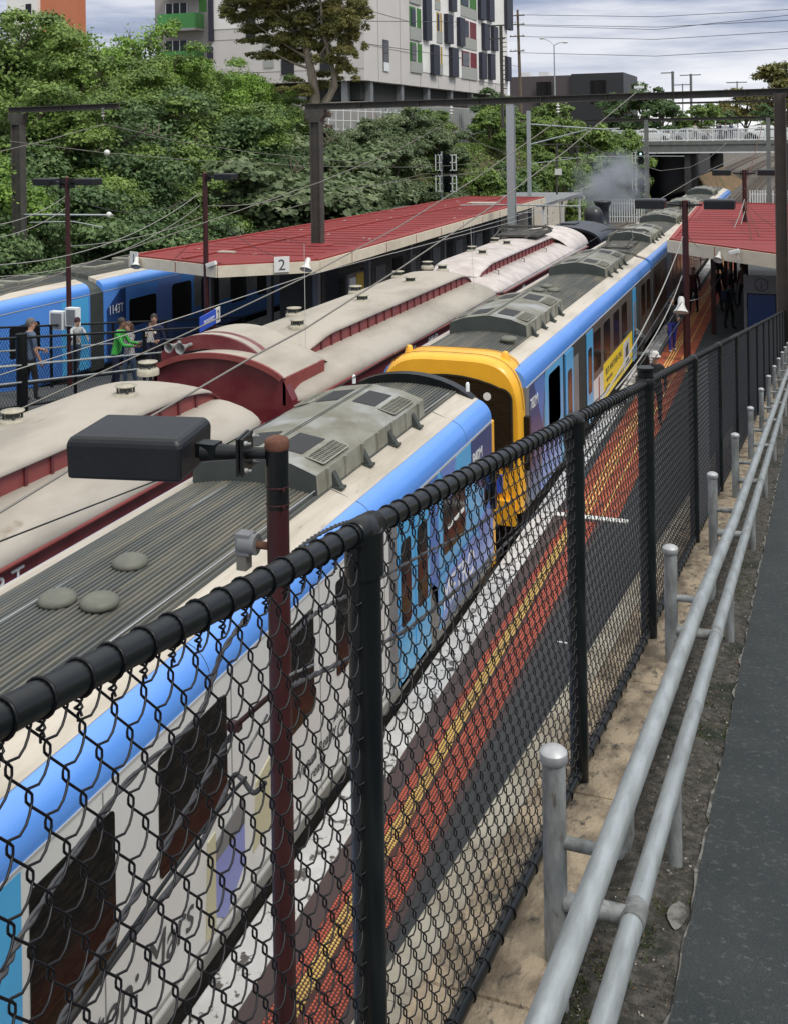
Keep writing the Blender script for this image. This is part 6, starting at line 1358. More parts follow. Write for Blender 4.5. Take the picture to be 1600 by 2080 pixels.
bk = MB(); bk.add([(-10.7, 127, 0), (-8.9, 128, 0), (-7.2, 170, .4), (-10.7, 170, 3.0), (-10.7, 127, 3.2)], [(0, 1, 4), (1, 2, 3, 4)]); tag(bk.build('earth_bank', m_orangestuff), kind='structure')
MB().box(-24, 14, 118.4, 119.9, zb, zb+.14).build('footpath', m_paleconc, br)
# cars queuing on the bridge
def car(label, x, col, cat='car', wagon=False):
    e_ = empty('parked_car', (x, 122.3, zb), label, cat, 'cars queuing on the road bridge')
    # heading along X; profile in x-z
    body = [(-2.25, .35), (-2.28, .70), (-2.15, .88), (-1.3, .95), (1.15, .92), (2.05, .80), (2.25, .62), (2.25, .32)]
    m = MB(); n = len(body)
    secs = [(-.86, .92, .0), (-.80, 1.0, .0), (.80, 1.0, .0), (.86, .92, 0)]
    vs_ = [(x_*s_, y_, z_) for y_, s_, q in secs for x_, z_ in body]
    m.add(vs_, [(i*n+k_, i*n+(k_+1) % n, (i+1)*n+(k_+1) % n, (i+1)*n+k_) for i in range(3) for k_ in range(n)], True); m.add(vs_[:n], [tuple(range(n))]); m.add(vs_[-n:], [tuple(range(n))])
    def pb(mb, nm, mt): o = mb.build(nm, mt, None); o.parent = e_; return o
    b_ = pb(m, 'body', col)
    cab = [(-1.75, .93), (-1.05, 1.38), (-.5, 1.46), (.35, 1.44), (1.15, .92)] if not wagon else [(-2.1, .95), (-1.9, 1.5), (-.5, 1.62), (.45, 1.56), (1.2, .95)]
    m = MB(); n = len(cab); vs_ = [(x_, -.78, z_) if z_ < 1 else (x_, -.60, z_) for x_, z_ in cab]+[(x_, .78, z_) if z_ < 1 else (x_, .60, z_) for x_, z_ in cab]
    m.add(vs_, [(k_, k_+1, k_+1+n, k_+n) for k_ in range(n-1)]+[tuple(range(n)), tuple(range(n, 2*n))]); c_ = pb(m, 'cabin', col)
    def sidew(mb, s_):
        for (p0, p1, p2, p3) in (((-1.45, 1.0), (-.98, 1.32), (-.42, 1.38), (-.42, 1.0)), ((-.34, 1.0), (-.34, 1.38), (.30, 1.36), (.85, 1.0))):
            f_ = lambda p_: (p_[0], s_*(.785-(.18*(p_[1]-.93)/.5)), p_[1]*(1.0 if not wagon else 1.05))
            mb.add([f_(p0), f_(p1), f_(p2), f_(p3)], [(0, 1, 2, 3)])
    w_ = MB(); sidew(w_, -1); sidew(w_, 1); pb(w_, 'window', m_glass)
    for sx_ in (-1.35, 1.38):
        for sy in (-.80, .80):
            w_ = MB(); w_.lathe([(.0, -.10), (.32, -.10), (.33, -.08), (.33, .08), (.32, .10), (0, .10)], 18, (sx_, sy, .33), (0, 1, 0)); q = pb(w_, 'wheel', m_rubber); h_ = MB(); h_.lathe([(0, .0), (.18, .0), (.18, .012)], 12, (sx_, sy+math.copysign(.10, sy), .33), (0, math.copysign(1, sy), 0)); r_ = h_.build('rim', m_grey, None); r_.parent = q
    for sy in (-.6, .6): h_ = MB(); h_.box(2.18, 2.27, sy-.18, sy+.18, .58, .72); pb(h_, 'headlight', m_whitem); h_ = MB(); h_.box(-2.3, -2.2, sy-.18, sy+.18, .66, .84); pb(h_, 'tail_light', m_wred)
    return e_
for i, (x, cl_, lb, wg) in enumerate(((-15.2, m_carw, 'white sedan leftmost on the bridge', False), (-10.9, m_cars, 'silver hatchback second from the left on the bridge', False), (-6.5, m_cars, 'silver sedan behind the railing in the middle of the bridge', False), (-2.2, m_carw, 'white wagon behind the two pedestrians on the bridge', True), (2.4, m_carw, 'white sedan at the right end of the bridge', False), (-19.6, m_cars, 'silver sedan half hidden by bushes at the left of the bridge', False))): 
    car(lb, x-.8*(i == 3), cl_, wagon=wg)
for i, (u, lb, tp, fc) in enumerate(((1411, 'pedestrian in a pale top at the left part of the bridge railing', c_white, 180), (1462, 'pedestrian in dark blue standing left of a pair on the bridge', c_navy, 180), (1484, 'pedestrian in denim blue, right of the pair on the bridge', c_dteal, 170), (1437, 'small pedestrian in a patterned top by the bridge railing', c_patt, 180), (1473, 'pedestrian in pale grey between the blue pair on the bridge', c_ltgrey, 175))):
    p_ = PY(u, 290, 119.2); person((p_.x, 119.2, zb+.14), fc, lb, tp, c_navy, 1.75 if i != 3 else 1.35, HAIRD, SKIN, group='pedestrians on the road bridge')
# cream panel wall, shelter and white pickets at the far end of the left platform
pw = empty('panel_wall', (-19.2, 84, 0), 'cream panel wall with a blue poster at the far end of the left platform', 'wall')
P0, P1 = Vector((-18.2, 68, 0)), Vector((-18.9, 104, 0))
for k in range(7):
    a = P0.lerp(P1, k/7); b_ = P0.lerp(P1, (k+.985)/7); MB().bar(a+Vector((0, 0, 1.7)), b_+Vector((0, 0, 1.7)), .12, 3.0-.12*k).build('panel', m_wall2, pw); MB().bar(a+Vector((0, 0, .3)), a+Vector((0, 0, 3.3-.06*k)), .18, .18, upv=(0, 1, 0)).build('post', m_humpside, pw)
MB().bar(P0.lerp(P1, .06)+Vector((.09, 0, 2.2)), P0.lerp(P1, .13)+Vector((.09, 0, 2.2)), .03, 1.1).build('poster', m_sky, pw)
sh = empty('platform_shelter', (-16.5, 70, 1.1), 'flat grey roofed shelter behind the end of the left canopy', 'shelter')
MB().box(-19.2, -14.4, 64.5, 77, 3.9, 4.1).build('roof', m_grey, sh)
for x in (-19, -14.6):
    for y in (65, 70.5, 76.5): MB().box(x-.06, x+.06, y-.06, y+.06, 1.1, 3.9).build('post', m_whitem, sh)
def pickets(label, a, b_, h, z):
    e_ = empty('picket_fence', a, label, 'fence', 'white picket fences'); a = Vector(a); b_ = Vector(b_); L_ = (b_-a).length; d_ = (b_-a).normalized(); m = MB(); k = 0
    while k < L_: c = a+d_*k; m.box(c.x-.05, c.x+.05, c.y-.02, c.y+.02, z, z+h); k += .22
    m.build('pickets', m_whitem, e_); r_ = MB(); r_.bar(a+Vector((0, .04, z+h*.8-a.z)), b_+Vector((0, .04, z+h*.8-b_.z)), .04, .08); r_.bar(a+Vector((0, .04, z+h*.25-a.z)), b_+Vector((0, .04, z+h*.25-b_.z)), .04, .08); r_.build('rail', m_whitem, e_)
pickets('white picket fence behind the locomotive chimney', (-17.6, 100, 0), (-13.0, 100, 0), 2.2, .1)
pickets('white picket fence at the far end of the right platform', (-4.2, 104, 1.1), (3.4, 104, 1.1), 1.8, 1.1)
pb_ = person((-5.0, 103, .1), 200, 'person in a pink patterned top beside the far right picket fence', c_patt, c_blk, 1.6, HAIRG, SKIN)
# ------------------------------------------------------------------ gantries
def hbeam(mb, p, q, h=.42, w_=.30):
    p = Vector(p); q = Vector(q); mb.bar(p, q, .03, h); o_ = Vector((0, 0, h/2-.012)); mb.bar(p+o_, q+o_, w_, .024); mb.bar(p-o_, q-o_, w_, .024)
    d_ = (q-p); n = int(d_.length/2)
    for i in range(1, n): c = p+d_*i/n; mb.box(c.x-.01, c.x+.01, c.y-w_*.4, c.y+w_*.4, c.z-h/2, c.z+h/2)
g1 = empty('overhead_gantry', (-8.5, 34, 0), 'long dark steel gantry beam spanning both platforms in front of the pale building', 'gantry', 'overhead line gantries')
m = MB(); hbeam(m, (-15.92, 34, 9.36), (.6, 34, 9.45), .22, .28); m.build('beam', m_steeldark, g1)
m = MB(); m.box(-15.68, -15.34, 33.95, 34.05, 1.1, 9.26); m.box(-15.70, -15.66, 33.85, 34.15, 1.1, 9.26); m.box(-15.36, -15.32, 33.85, 34.15, 1.1, 9.26)
m.prism([(-15.86, 9.25), (-15.16, 9.25), (-15.16, 9.1), (-15.34, 8.82), (-15.68, 8.82), (-15.86, 9.1)], 33.86, 34.14); po_ = m.build('post', m_steeldark, g1)
MB().lathe([(0, .03), (.42, .02), (.55, -.02)], 20, (-15.51, 34, 4.64)).build('roof_flashing', m_redroof, po_)
m = MB(); m.box(-.64, -.34, 33.67, 33.73, 1.1, 9.4); m.box(-.66, -.63, 33.55, 33.85, 1.1, 9.4); m.box(-.35, -.32, 33.55, 33.85, 1.1, 9.4); m.box(-.64, -.34, 33.7, 34.0, 9.2, 9.3); m.build('post', pm('brown_dark_steel', (.055, .045, .04), .7, .1, col2=(.09, .065, .05), vs=3, bump=.2), g1)
sp = empty('silver_mast', (-12.5, 49, 1.1), 'tall thick galvanised mast standing in front of the bushes by the gantry beam', 'mast', 'galvanised masts')
m = MB(); m.prism([(-12.68, 48.85), (-12.32, 48.85), (-12.32, 48.89), (-12.48, 48.89), (-12.48, 49.11), (-12.32, 49.11), (-12.32, 49.15), (-12.68, 49.15), (-12.68, 49.11), (-12.52, 49.11), (-12.52, 48.89), (-12.68, 48.89)], 1.1, 9.85, axis='z'); m.build('post', m_galv2, sp)
MB().box(-12.75, -12.25, 48.8, 49.2, 9.8, 9.98).build('cap_bracket', m_steeldark, sp)
m = MB(); m.tube([(-12.5, 49, 5.05), (-9.3, 49, 5.0)], .035, 6); m.tube([(-15.0, 49, 5.0), (-12.5, 49, 5.05)], .03, 6); m.tube([(-12.5, 49, 4.6), (-11.2, 49, 4.75), (-10.7, 49, 4.45)], .02, 6); m.build('bracket_arm', m_galv2, sp)
s2 = empty('silver_mast', (-17.1, 72, 1.1), 'thinner galvanised mast with a cantilever arm, right of the thick mast', 'mast', 'galvanised masts')
MB().box(-17.24, -17.0, 71.9, 72.1, 1.1, 9.9).build('post', m_galv2, s2)
m = MB(); m.tube([(-17.1, 72, 9.0), (-12.0, 72, 8.55), (-11.0, 72, 8.6)], .05, 6); m.tube([(-17.1, 72, 7.6), (-13.2, 72, 8.55)], .05, 6); m.tube([(-17.1, 72, 6.3), (-13.6, 72, 6.7)], .03, 6); m.build('cantilever_arm', m_galv2, s2)
g2 = empty('overhead_gantry', (-25.7, 31, 0), 'dark steel gantry post with a short beam numbered 534 at the left edge', 'gantry', 'overhead line gantries')
m = MB(); m.box(-25.78, -25.42, 30.95, 31.05, 0, 9.3); m.box(-25.80, -25.76, 30.85, 31.15, 0, 9.3); m.box(-25.44, -25.40, 30.85, 31.15, 0, 9.3); m.prism([(-25.95, 9.3), (-25.25, 9.3), (-25.4, 8.9), (-25.8, 8.9)], 30.86, 31.14); m.build('post', m_steeldark, g2)
m = MB(); hbeam(m, (-26.0, 31, 9.42), (-21.4, 31, 9.46), .2, .28); m.build('beam', m_steeldark, g2)
for i, c in enumerate('534'): text(c, .42, m_paintwhite, 'numeral', g2, T(-25.6, 30.84, 3.9-.42*i) @ MYn, align='CENTER')
for gi, (y, x0, x1, zt, lab) in enumerate(((100, -18.5, -2.3, 9.45, 'thin far gantry just in front of the road bridge'), (150, -18.0, 0, 12.2, 'farthest gantry rising beyond the road bridge'))):
    g3 = empty('overhead_gantry', ((x0+x1)/2, y, 0), lab, 'gantry', 'overhead line gantries')
    m = MB(); hbeam(m, (x0, y, zt), (x1, y, zt), .26, .2); m.build('beam', m_steeldark, g3)
    for x in ((-12.9, -2.45) if gi == 0 else (-17.5, -.5)): m = MB(); m.box(x-.18, x+.18, y-.12, y+.12, 0, zt); m.build('post', m_bridge, g3)
    m = MB(); 
    if gi == 0: m.tube([(-21, y-1, 6.1), (-14.2, y-1, 6.2), (-9.5, y-1, 6.15)], .035, 5)
    else: m.tube([(-12, y, 9), (-3, y, 9)], .04, 5)
    m.build('cross_arm', m_galv2, g3)
def insulator(par, p, n=3, s=1.0, d=(0, 0, -1)):
    m = MB(); pr = [(.012, 0)]
    for k in range(n): h = .10+.13*k; pr += [(.02*s, h*s), (.09*s, (h+.03)*s), (.09*s, (h+.05)*s), (.02*s, (h+.07)*s)]
    pr.append((.012, (.10+.13*n+.05)*s)); m.lathe(pr, 12, p, d); return m.build('insulator', m_insul, par)
for u, v in ((915, 212), (1132, 208)): insulator(g1, PY(u, v, 36), 3, .8)
insulator(g1, PY(1298, 196, 34)+Vector((0, 0, .5)), 2, .7); insulator(g2, PY(210, 214, 31), 3, .9)
MB().box(*(lambda p_: (p_.x-.14, p_.x+.14, p_.y-.1, p_.y+.1, p_.z-.03, p_.z+.05))(PY(1297, 178, 34))).build('wire_clamp', m_whitem, g1)
# ------------------------------------------------------------------ signals
def signal(label, x, y, z0, heads, boxes):
    e_ = empty('railway_signal', (x, y, z0), label, 'signal', 'railway colour light signals')
    top_ = max(heads)+.8
    MB().tube([(x-.45, y+.1, z0), (x-.45, y+.1, top_)], .07, 8).build('post', m_galv2, e_)
    for i, z in enumerate(heads):
        m = MB(); m.box(x-.28, x+.28, y-.06, y+.06, z-.65, z+.62); m.lathe([(.28, 0), (.28, .06)], 16, (x, y, z+.62-.02), (0, 1, 0)); b_ = m.build('backboard', m_black, e_)
        for dz in (.38, 0, -.38):
            MB().lathe([(.13, -.22), (.15, 0)], 14, (x, y-.02, z+dz), (0, 1, 0)).build('hood', m_black, b_)
        lit = bpy.data.materials.get('signal_green')
        if lit is None:
            lit = bpy.data.materials.new('signal_green'); lit.use_nodes = True; q = lit.node_tree.nodes['Principled BSDF']; q.inputs['Base Color'].default_value = (.5, .9, .8, 1); q.inputs['Emission Color'].default_value = (.6, 1, .9, 1); q.inputs['Emission Strength'].default_value = 1.2
        MB().lathe([(0, 0), (.10, .0)], 14, (x, y-.08, z+.38), (0, 1, 0)).build('lens', lit if i == 0 and y > 100 else m_grille, b_)
        m = MB()
        for s in (-1, 1):
            xx = x+s*.62
            for zz in (z-.55, z, z+.55): m.box(min(xx, x+s*.3), max(xx+s*.1, x+s*.3), y-.3, y-.26, zz-.03, zz+.03)
            for q in (-.15, .15): m.box(xx+q-.03, xx+q+.03, y-.3, y-.26, z-.58, z+.58)
        m.build('ladder_cage', m_whitem, e_)
    return e_
s1 = signal('tall signal with a lit green lamp beside the bridge abutment', -14.1, 105, 0, (5.9, 3.4), 0)
MB().lathe([(.15, 0), (.2, .0), (.2, .05), (.15, .05)], 14, (-13.75, 105, 2.3), (0, 1, 0)).build('route_ring', m_whitem, s1); MB().box(-14.75, -14.45, 104.9, 105, .8, 2.4).build('number_plate', m_black, s1)
p_ = PY(907, 330, 74); signal('dark signal above the left canopy roof in front of the green bank', p_.x, 74, ground_z(p_.x, 74), (p_.z, p_.z-1.5), 0)
# ------------------------------------------------------------------ lamp posts
def lamp_head(par, c, s=1.0, d=(1, 0, 0), size=(.62, .42, .17)):
    d_ = Vector(d).normalized(); c = Vector(c); n_ = Vector((0, 0, 1)).cross(d_)
    m = MB(); L_, W_, Hh = size[0]*s, size[1]*s, size[2]*s; vs_ = []
    for zz, k in ((-Hh/2, .98), (Hh*.36, 1.0), (Hh/2, .90)):
        for a, b_ in ((-1, -1), (1, -1), (1, 1), (-1, 1)): vs_.append(c+d_*a*L_/2*k+n_*b_*W_/2*k+Vector((0, 0, zz)))
    m.add(vs_, [(0, 1, 5, 4), (1, 2, 6, 5), (2, 3, 7, 6), (3, 0, 4, 7), (4, 5, 9, 8), (5, 6, 10, 9), (6, 7, 11, 10), (7, 4, 8, 11), (8, 9, 10, 11), (3, 2, 1, 0)])
    h_ = m.build('lamp_head', pm('lamp_black', (.007, .009, .012), .40, spec=.42, col2=(.014, .017, .020), vs=3, bump=.15, bs=50), par, bevel=.018*s)
    m = MB(); q = [c+d_*a*L_*.42+n_*b_*W_*.38+Vector((0, 0, -Hh/2-.004)) for a, b_ in ((-1, -1), (1, -1), (1, 1), (-1, 1))]; m.add(q, [(0, 1, 2, 3)]); m.build('lens', m_glass, h_)
    return h_
# the near one, right against the fence
YL = 4.5; bx = PY(572, 1500, YL); XL = bx.x
lp = empty('lamp_post', (XL, YL, 1.1), 'nearest maroon lamp post with a large black box lamp, right behind the mesh fence', 'lamp post')
zt = PY(561, 890, YL).z; zc = PY(561, 1030, YL).z
MB().tube([(XL, YL, 1.1), (XL, YL, zc)], .052, 24).build('pole', m_maroonpole, lp)
m = MB(); m.tube([(XL, YL, zc), (XL, YL, zt-.012)], .0535, 24); m.build('pole_sleeve', m_black, lp)
m = MB(); m.lathe([(.0535, -.05), (.057, -.045), (.057, -.01), (.05, .0), (.02, .012), (0, .014)], 24, (XL, YL, zt)); m.build('pole_cap', m_rust, lp)
m = MB()
for dz in (zc+.10-zt, zc+.02-zt): m.lathe([(.0545, -.004), (.0565, 0), (.0545, .004)], 20, (XL, YL, zt+dz)); m.tube([(XL+.04, YL-.04, zt+dz), (XL+.062, YL-.055, zt+dz)], .007, 6)
m.build('clamp_band', m_maroonpole, lp)
# arm runs to the left (and slightly towards us)
pa = PY(545, 905, YL); pb2 = PY(285, 912, YL-.12); ad_ = (pb2-pa); ad_.z = 0; ad_.normalize()
az = PY(490, 915, YL).z
c_ = Vector((XL, YL, az))
m = MB(); m.tube([c_+ad_*.05, c_+ad_*.17], .028, 14); m.build('arm', m_black, lp)
n2 = Vector((0, 0, 1)).cross(ad_)
m = MB(); m.bar(c_+ad_*.165+n2*.085, c_+ad_*.165-n2*.085, .012, .17); m.bar(c_+ad_*.145+n2*.085, c_+ad_*.145-n2*.085, .012, .17); br2 = m.build('flange_plate', m_black, lp)
m = MB()
for a in (-1, 1):
    for b_ in (-1, 1): m.lathe([(.013, 0), (.013, .012), (.007, .013), (.007, .03), (0, .032)], 6, c_+ad_*.135+n2*.065*a+Vector((0, 0, .062*b_)), -ad_)
m.build('bolt', m_galv, br2)
m = MB(); m.tube([c_+ad_*.17, c_+ad_*.23, c_+ad_*.30, c_+ad_*.36], [.03, .036, .042, .05], 14); m.box(*(lambda q: (q.x-.05, q.x+.05, q.y-.04, q.y+.04, q.z-.02, q.z+.045))(c_+ad_*.33)); m.build('swivel_arm', m_black, lp)
hc = PY(287, 905, YL-.10); lamp_head(lp, Vector((hc.x, hc.y, az+.005)), 1.0, ad_, (.56, .43, .20))
# grey sensor on the pole and cable brackets
sc = PY(500, 1112, YL); m = MB(); m.tube([sc+Vector((-.025, 0, .02)), sc+Vector((.06, 0, .02))], .048, 16); m.box(sc.x-.04, sc.x+.035, sc.y-.035, sc.y+.035, sc.z-.03, sc.z+.072); sn = m.build('sensor', m_grey, lp, bevel=.004)
m = MB(); m.box(sc.x-.035, sc.x+.015, sc.y-.03, sc.y+.03, sc.z-.10, sc.z-.03); m.build('sensor_stem', m_skirt, sn); MB().tube([sc+Vector((.05, 0, .02)), Vector((XL, YL, sc.z+.02))], .018, 10).build('sensor_arm', m_rust, lp)
b0 = PY(478, 1475, YL+.1); MB().tube([b0, Vector((XL, YL, PY(572, 1395, YL).z))], .013, 8).build('cable_bracket', m_maroonpole, lp); MB().box(b0.x-.04, b0.x+.03, b0.y-.02, b0.y+.02, b0.z-.018, b0.z+.018).build('bracket_end', m_maroonpole, lp)
for a, b_ in (((545, 1450), (500, 1530)), ((590, 1370), (640, 1350))):
    m = MB(); p0, p1 = PY(*a, YL), PY(*b_, YL-.02)
    for k in range(6):
        t0 = p0.lerp(p1, k/6); t1 = p0.lerp(p1, (k+1)/6); m.tube([t0+Vector((0, .006 if k % 2 else -.006, 0)), t1], .006, 6)
    m.build('shackle', m_galv, lp)
def post_lamp(label, x, y, z0, zt, heads, r_=.075, hz=0, s=1.0, cat='lamp post', mat=None):
    e_ = empty('lamp_post', (x, y, z0), label, cat, 'maroon platform lamp posts')
    MB().tube([(x, y, z0), (x, y, zt)], [r_, r_*.85], 14).build('pole', mat or m_maroonpole, e_)
    MB().lathe([(r_*.9, 0), (0, .03)], 12, (x, y, zt)).build('pole_cap', m_rust, e_)
    for dx in heads:
        sg_ = math.copysign(1, dx); m = MB(); m.tube([(x, y, zt-.16), (x+dx*.5, y, zt-.12)], .035, 8); m.box(x+sg_*.14-.015, x+sg_*.14+.015, y-.11, y+.11, zt-.26, zt-.02); m.build('arm', m_black, e_)
        lamp_head(e_, (x+dx, y, zt-.10), s, (1, 0, 0), (.92, .72, .30))
    return e_
l2 = post_lamp('maroon lamp post with two box lamps in front of the right red canopy', -3.36, 35, 1.1, 6.15, (-1.05, 1.05), .11)
post_lamp('slim maroon lamp post with two box lamps rising through the right canopy', -2.08, 46.3, 1.1, 6.72, (-.88, .88), .10, s=.8)
l3 = post_lamp('maroon lamp post with two box lamps on the left ramp beside the child', -16.65, 21.9, 2.3, 7.42, (-.62, .62), .065, s=.56)
post_lamp('maroon lamp post with a single box lamp in front of the left canopy', -16.4, 28, 1.1, 7.3, (.7,), .085, s=.62)
# screens, loudspeakers
e_ = empty('display_screens', (-16.5, 21.7, 4.2), 'pair of small grey screens strapped to the lamp post by the child', 'screens')
p0 = PY(124, 650, 21.8); p1 = PY(153, 643, 21.8)
for p_, w_ in ((p0, .24), (p1, .2)): f_ = MB().box(p_.x-w_, p_.x+w_*.6, 21.68, 21.86, p_.z-.22, p_.z+.22).build('screen', m_whitem, e_); MB().box(p_.x-w_+.05, p_.x+w_*.6-.03, 21.66, 21.68, p_.z-.18, p_.z+.18).build('panel', m_grey, f_)
def speaker(label, p, d, s=1.0):
    p = Vector(p); m = MB(); m.lathe([(.05, -.26), (.07, -.2), (.07, -.1), (.10, -.02), (.155, .06), (.165, .07), (.15, .065), (.06, -.06), (.03, .0), (0, .01)], 20, p, d)
    for i in range(len(m.v)): m.v[i] = tuple(p+(Vector(m.v[i])-p)*s)
    o = m.build('loudspeaker', m_hi); tag(o, label, 'loudspeaker', 'white horn loudspeakers'); return o
speaker('white bell shaped loudspeaker hanging on the maroon post above the hat wearer', PY(1382, 628, 34.6), (0, -.35, -.9), 1.5)
speaker('white loudspeaker on the left canopy corner beside sign 1', PY(277, 538, 29), (.2, -.5, -.8), 1.0)
speaker('white loudspeaker on the left canopy fascia beside sign 2', PY(623, 543, 28.2), (0, -.5, -.8), 1.1)
speaker('white loudspeaker at the end of the right canopy by the cables', PY(1458, 525, 36), (-.2, -.6, -.7), 1.0)
for u, v, y, lb in ((430, 537, 27.8, 'white security camera on the left canopy front edge'), (1490, 512, 35.2, 'white security camera on the right canopy front edge')):
    p_ = PY(u, v, y); e2 = empty('security_camera', p_, lb, 'camera'); MB().bar(p_+Vector((-.16, 0, -.05)), p_+Vector((.16, 0, .05)), .13, .13).build('housing', m_hi, e2, bevel=.02); MB().tube([p_+Vector((.05, 0, -.05)), p_+Vector((.15, .1, -.25))], .02, 6).build('bracket', m_hi, e2)
# ------------------------------------------------------------------ wires and cables
def wire(name, label, pts, r_, mat, cat='wire', group=None, sag=0, n=4, seg=14):
    if len(pts) == 2 and sag: a, b_ = Vector(pts[0]), Vector(pts[1]); pts = [a.lerp(b_, k/seg)-Vector((0, 0, sag*4*(k/seg)*(1-k/seg))) for k in range(seg+1)]
    return tag(MB().tube(pts, r_, n).build(name, mat), label, cat, group)
OW = 'overhead line wires'
wire('overhead_wire', 'thick messenger wire from the gantry clamp down across the maroon carriages to the lower left', [PY(1298, 182, 34), PY(1150, 305, 30), PY(1000, 418, 24.5), PY(800, 553, 19), PY(620, 668, 15.5), PY(519, 722, 14), PY(300, 850, 11.5), PY(120, 968, 10), PY(-80, 1090, 9)], .016, m_wire, group=OW)
wire('overhead_wire', 'messenger wire from the middle insulator down over the left canopy edge', [PY(1132, 245, 34), PY(960, 366, 31), PY(800, 466, 27), PY(734, 502, 25.5), PY(614, 566, 23), PY(380, 677, 19.5), PY(0, 850, 15.5), PY(-60, 878, 15)], .016, m_wire, group=OW)
wire('overhead_wire', 'contact wire crossing just under the messenger over the left canopy', [PY(1280, 330, 75), PY(1075, 442, 49), PY(890, 490, 36), PY(614, 563, 26), PY(380, 641, 21), PY(0, 762, 16.5)], .012, m_wireW, group=OW)
wire('overhead_wire', 'messenger wire from the left insulator of the long gantry down to the left edge', [PY(915, 246, 34), PY(800, 308, 34), PY(650, 370, 31), PY(400, 458, 27), PY(200, 528, 25), PY(0, 601, 23)], .014, m_wire, group=OW)
wire('overhead_wire', 'messenger wire rising to the left gantry insulator', [PY(213, 252, 31), PY(100, 284, 28.5), PY(0, 308, 27)], .014, m_wire, group=OW)
wire('overhead_wire', 'wire sagging from the left gantry insulator across the green bank', [PY(213, 252, 31), PY(360, 287, 37), PY(500, 308, 45), PY(640, 322, 52), PY(800, 336, 62)], .014, m_wire, group=OW)
wire('overhead_wire', 'long level wire across the bank through the ball insulator', [PY(20, 287, 30), PY(218, 311, 35), PY(400, 326, 42), PY(640, 338, 52), PY(860, 340, 66), PY(1000, 330, 84)], .014, m_wire, group=OW)
MBs = MB().sphere(PY(218, 310, 35), .12, 10); tag(MBs.build('ball_insulator', m_insul), 'white ball insulator on the level wire over the bank', 'insulator')
MBs = MB().sphere(PY(222, 436, 31), .10, 10); tag(MBs.build('ball_insulator', m_insul), 'white ball insulator at the end of the pale rod behind the left lamp', 'insulator')
wire('steady_arm', 'pale metal rod behind the left double lamp', [PY(35, 436, 31), PY(230, 437, 31)], .035, m_galv2, 'arm')
wire('steady_arm', 'lower pale registration rod behind the left double lamp', [PY(60, 452, 31), PY(150, 450, 31), PY(210, 462, 31)], .02, m_galv2, 'arm')
for i, (a, b_) in enumerate((((1132, 250, 34), (1240, 315, 60)), ((915, 246, 34), (1000, 300, 60)), ((1240, 315, 60), (1320, 372, 100)), ((1000, 300, 60), (1130, 350, 90)))): wire('overhead_wire', ['thin wire running away from the middle insulator', 'thin wire running away from the left insulator', 'thin wire continuing towards the dark opening', 'thin wire continuing over the bushes by the signal'][i], [PY(*a), PY(*b_)], .014, m_wire, group=OW, sag=.15)
wire('overhead_wire', 'wire looping under the bridge in front of the dark opening', [PY(1300, 335, 104), PY(1340, 347, 100), PY(1400, 340, 98), PY(1440, 320, 98), PY(1475, 290, 99)], .02, m_wireW, group=OW)
wire('overhead_wire', 'pale wire from the signal up to the bridge railing', [PY(1315, 322, 104), PY(1345, 303, 100), PY(1368, 284, 99)], .02, m_wireW, group=OW)
wire('overhead_wire', 'long thin wire across the green bank ending at the tall signal', [PY(700, 385, 46), PY(860, 362, 60), PY(1050, 340, 80), PY(1298, 322, 104)], .014, m_wire, group=OW)
wire('overhead_wire', 'thin wire low across the bank above the red roof', [PY(560, 430, 40), PY(860, 353, 70), PY(1100, 358, 88), PY(1290, 340, 104)], .014, m_wire, group=OW)
wire('overhead_wire', 'contact wire along the right blue train towards the bridge', [PY(1342, 403, 92), PY(1440, 345, 130), PY(1500, 318, 180)], .025, m_wireW, group=OW)
wire('overhead_wire', 'contact wire from the silver mast arm down to the maroon train roof', [PY(1300, 335, 100), PY(1150, 396, 64), PY(1045, 440, 49), PY(890, 484, 38)], .014, m_wireW, group=OW)
wire('overhead_wire', 'thin black wire close above the gutter of the maroon carriages', [PY(1345, 408, 80), PY(1100, 545, 33), PY(900, 660, 22.5), PY(680, 790, 16.5), PY(500, 880, 13), PY(340, 968, 11), PY(0, 1100, 8.8)], .010, m_black, group=OW)
for i, (a, b_) in enumerate((((618, 495, 22.4), (622, 742, 18.9)), ((955, 462, 33), (962, 592, 30)))): wire('dropper_wire', ['thin dropper wire hanging in front of the middle maroon carriage', 'thin dropper wire by the joint of the maroon carriages'][i], [PY(*a), PY(*b_)], .006, m_wireW, group='dropper wires')
# left lamp post cables
for i, (pp, sg_) in enumerate((([(408, 391, 28), (0, 538, 19)], .45), ([(406, 418, 28), (0, 562, 19)], .45), ([(408, 391, 28), (140, 398, 22)], .5), ([(135, 398, 21.9), (0, 456, 18)], .1), ([(135, 422, 21.9), (0, 482, 18)], .1), ([(413, 418, 28), (640, 378, 52)], .3), ([(145, 500, 21.9), (430, 432, 30)], .2), ([(425, 432, 28), (560, 520, 27.8)], .15), ([(405, 470, 28), (330, 545, 28.8)], .1))):
    wire('cable', ['uppermost cable from the single lamp post to the left edge', 'second cable from the single lamp post to the left edge', 'sagging cable between the two left lamp posts', 'upper cable from the left double lamp to the left edge', 'lower cable from the left double lamp to the left edge', 'cable from the single lamp post towards the gantry post', 'cable crossing behind the left double lamp', 'short stay cable from the single lamp post to the canopy', 'short cable dropping to the canopy by sign 1'][i], [PY(*pp[0]), PY(*pp[1])], .009 if i != 0 else .011, m_cable if i in (2, 7, 8) else m_wireW, 'cable', 'cables between the left lamp posts', sag=sg_)
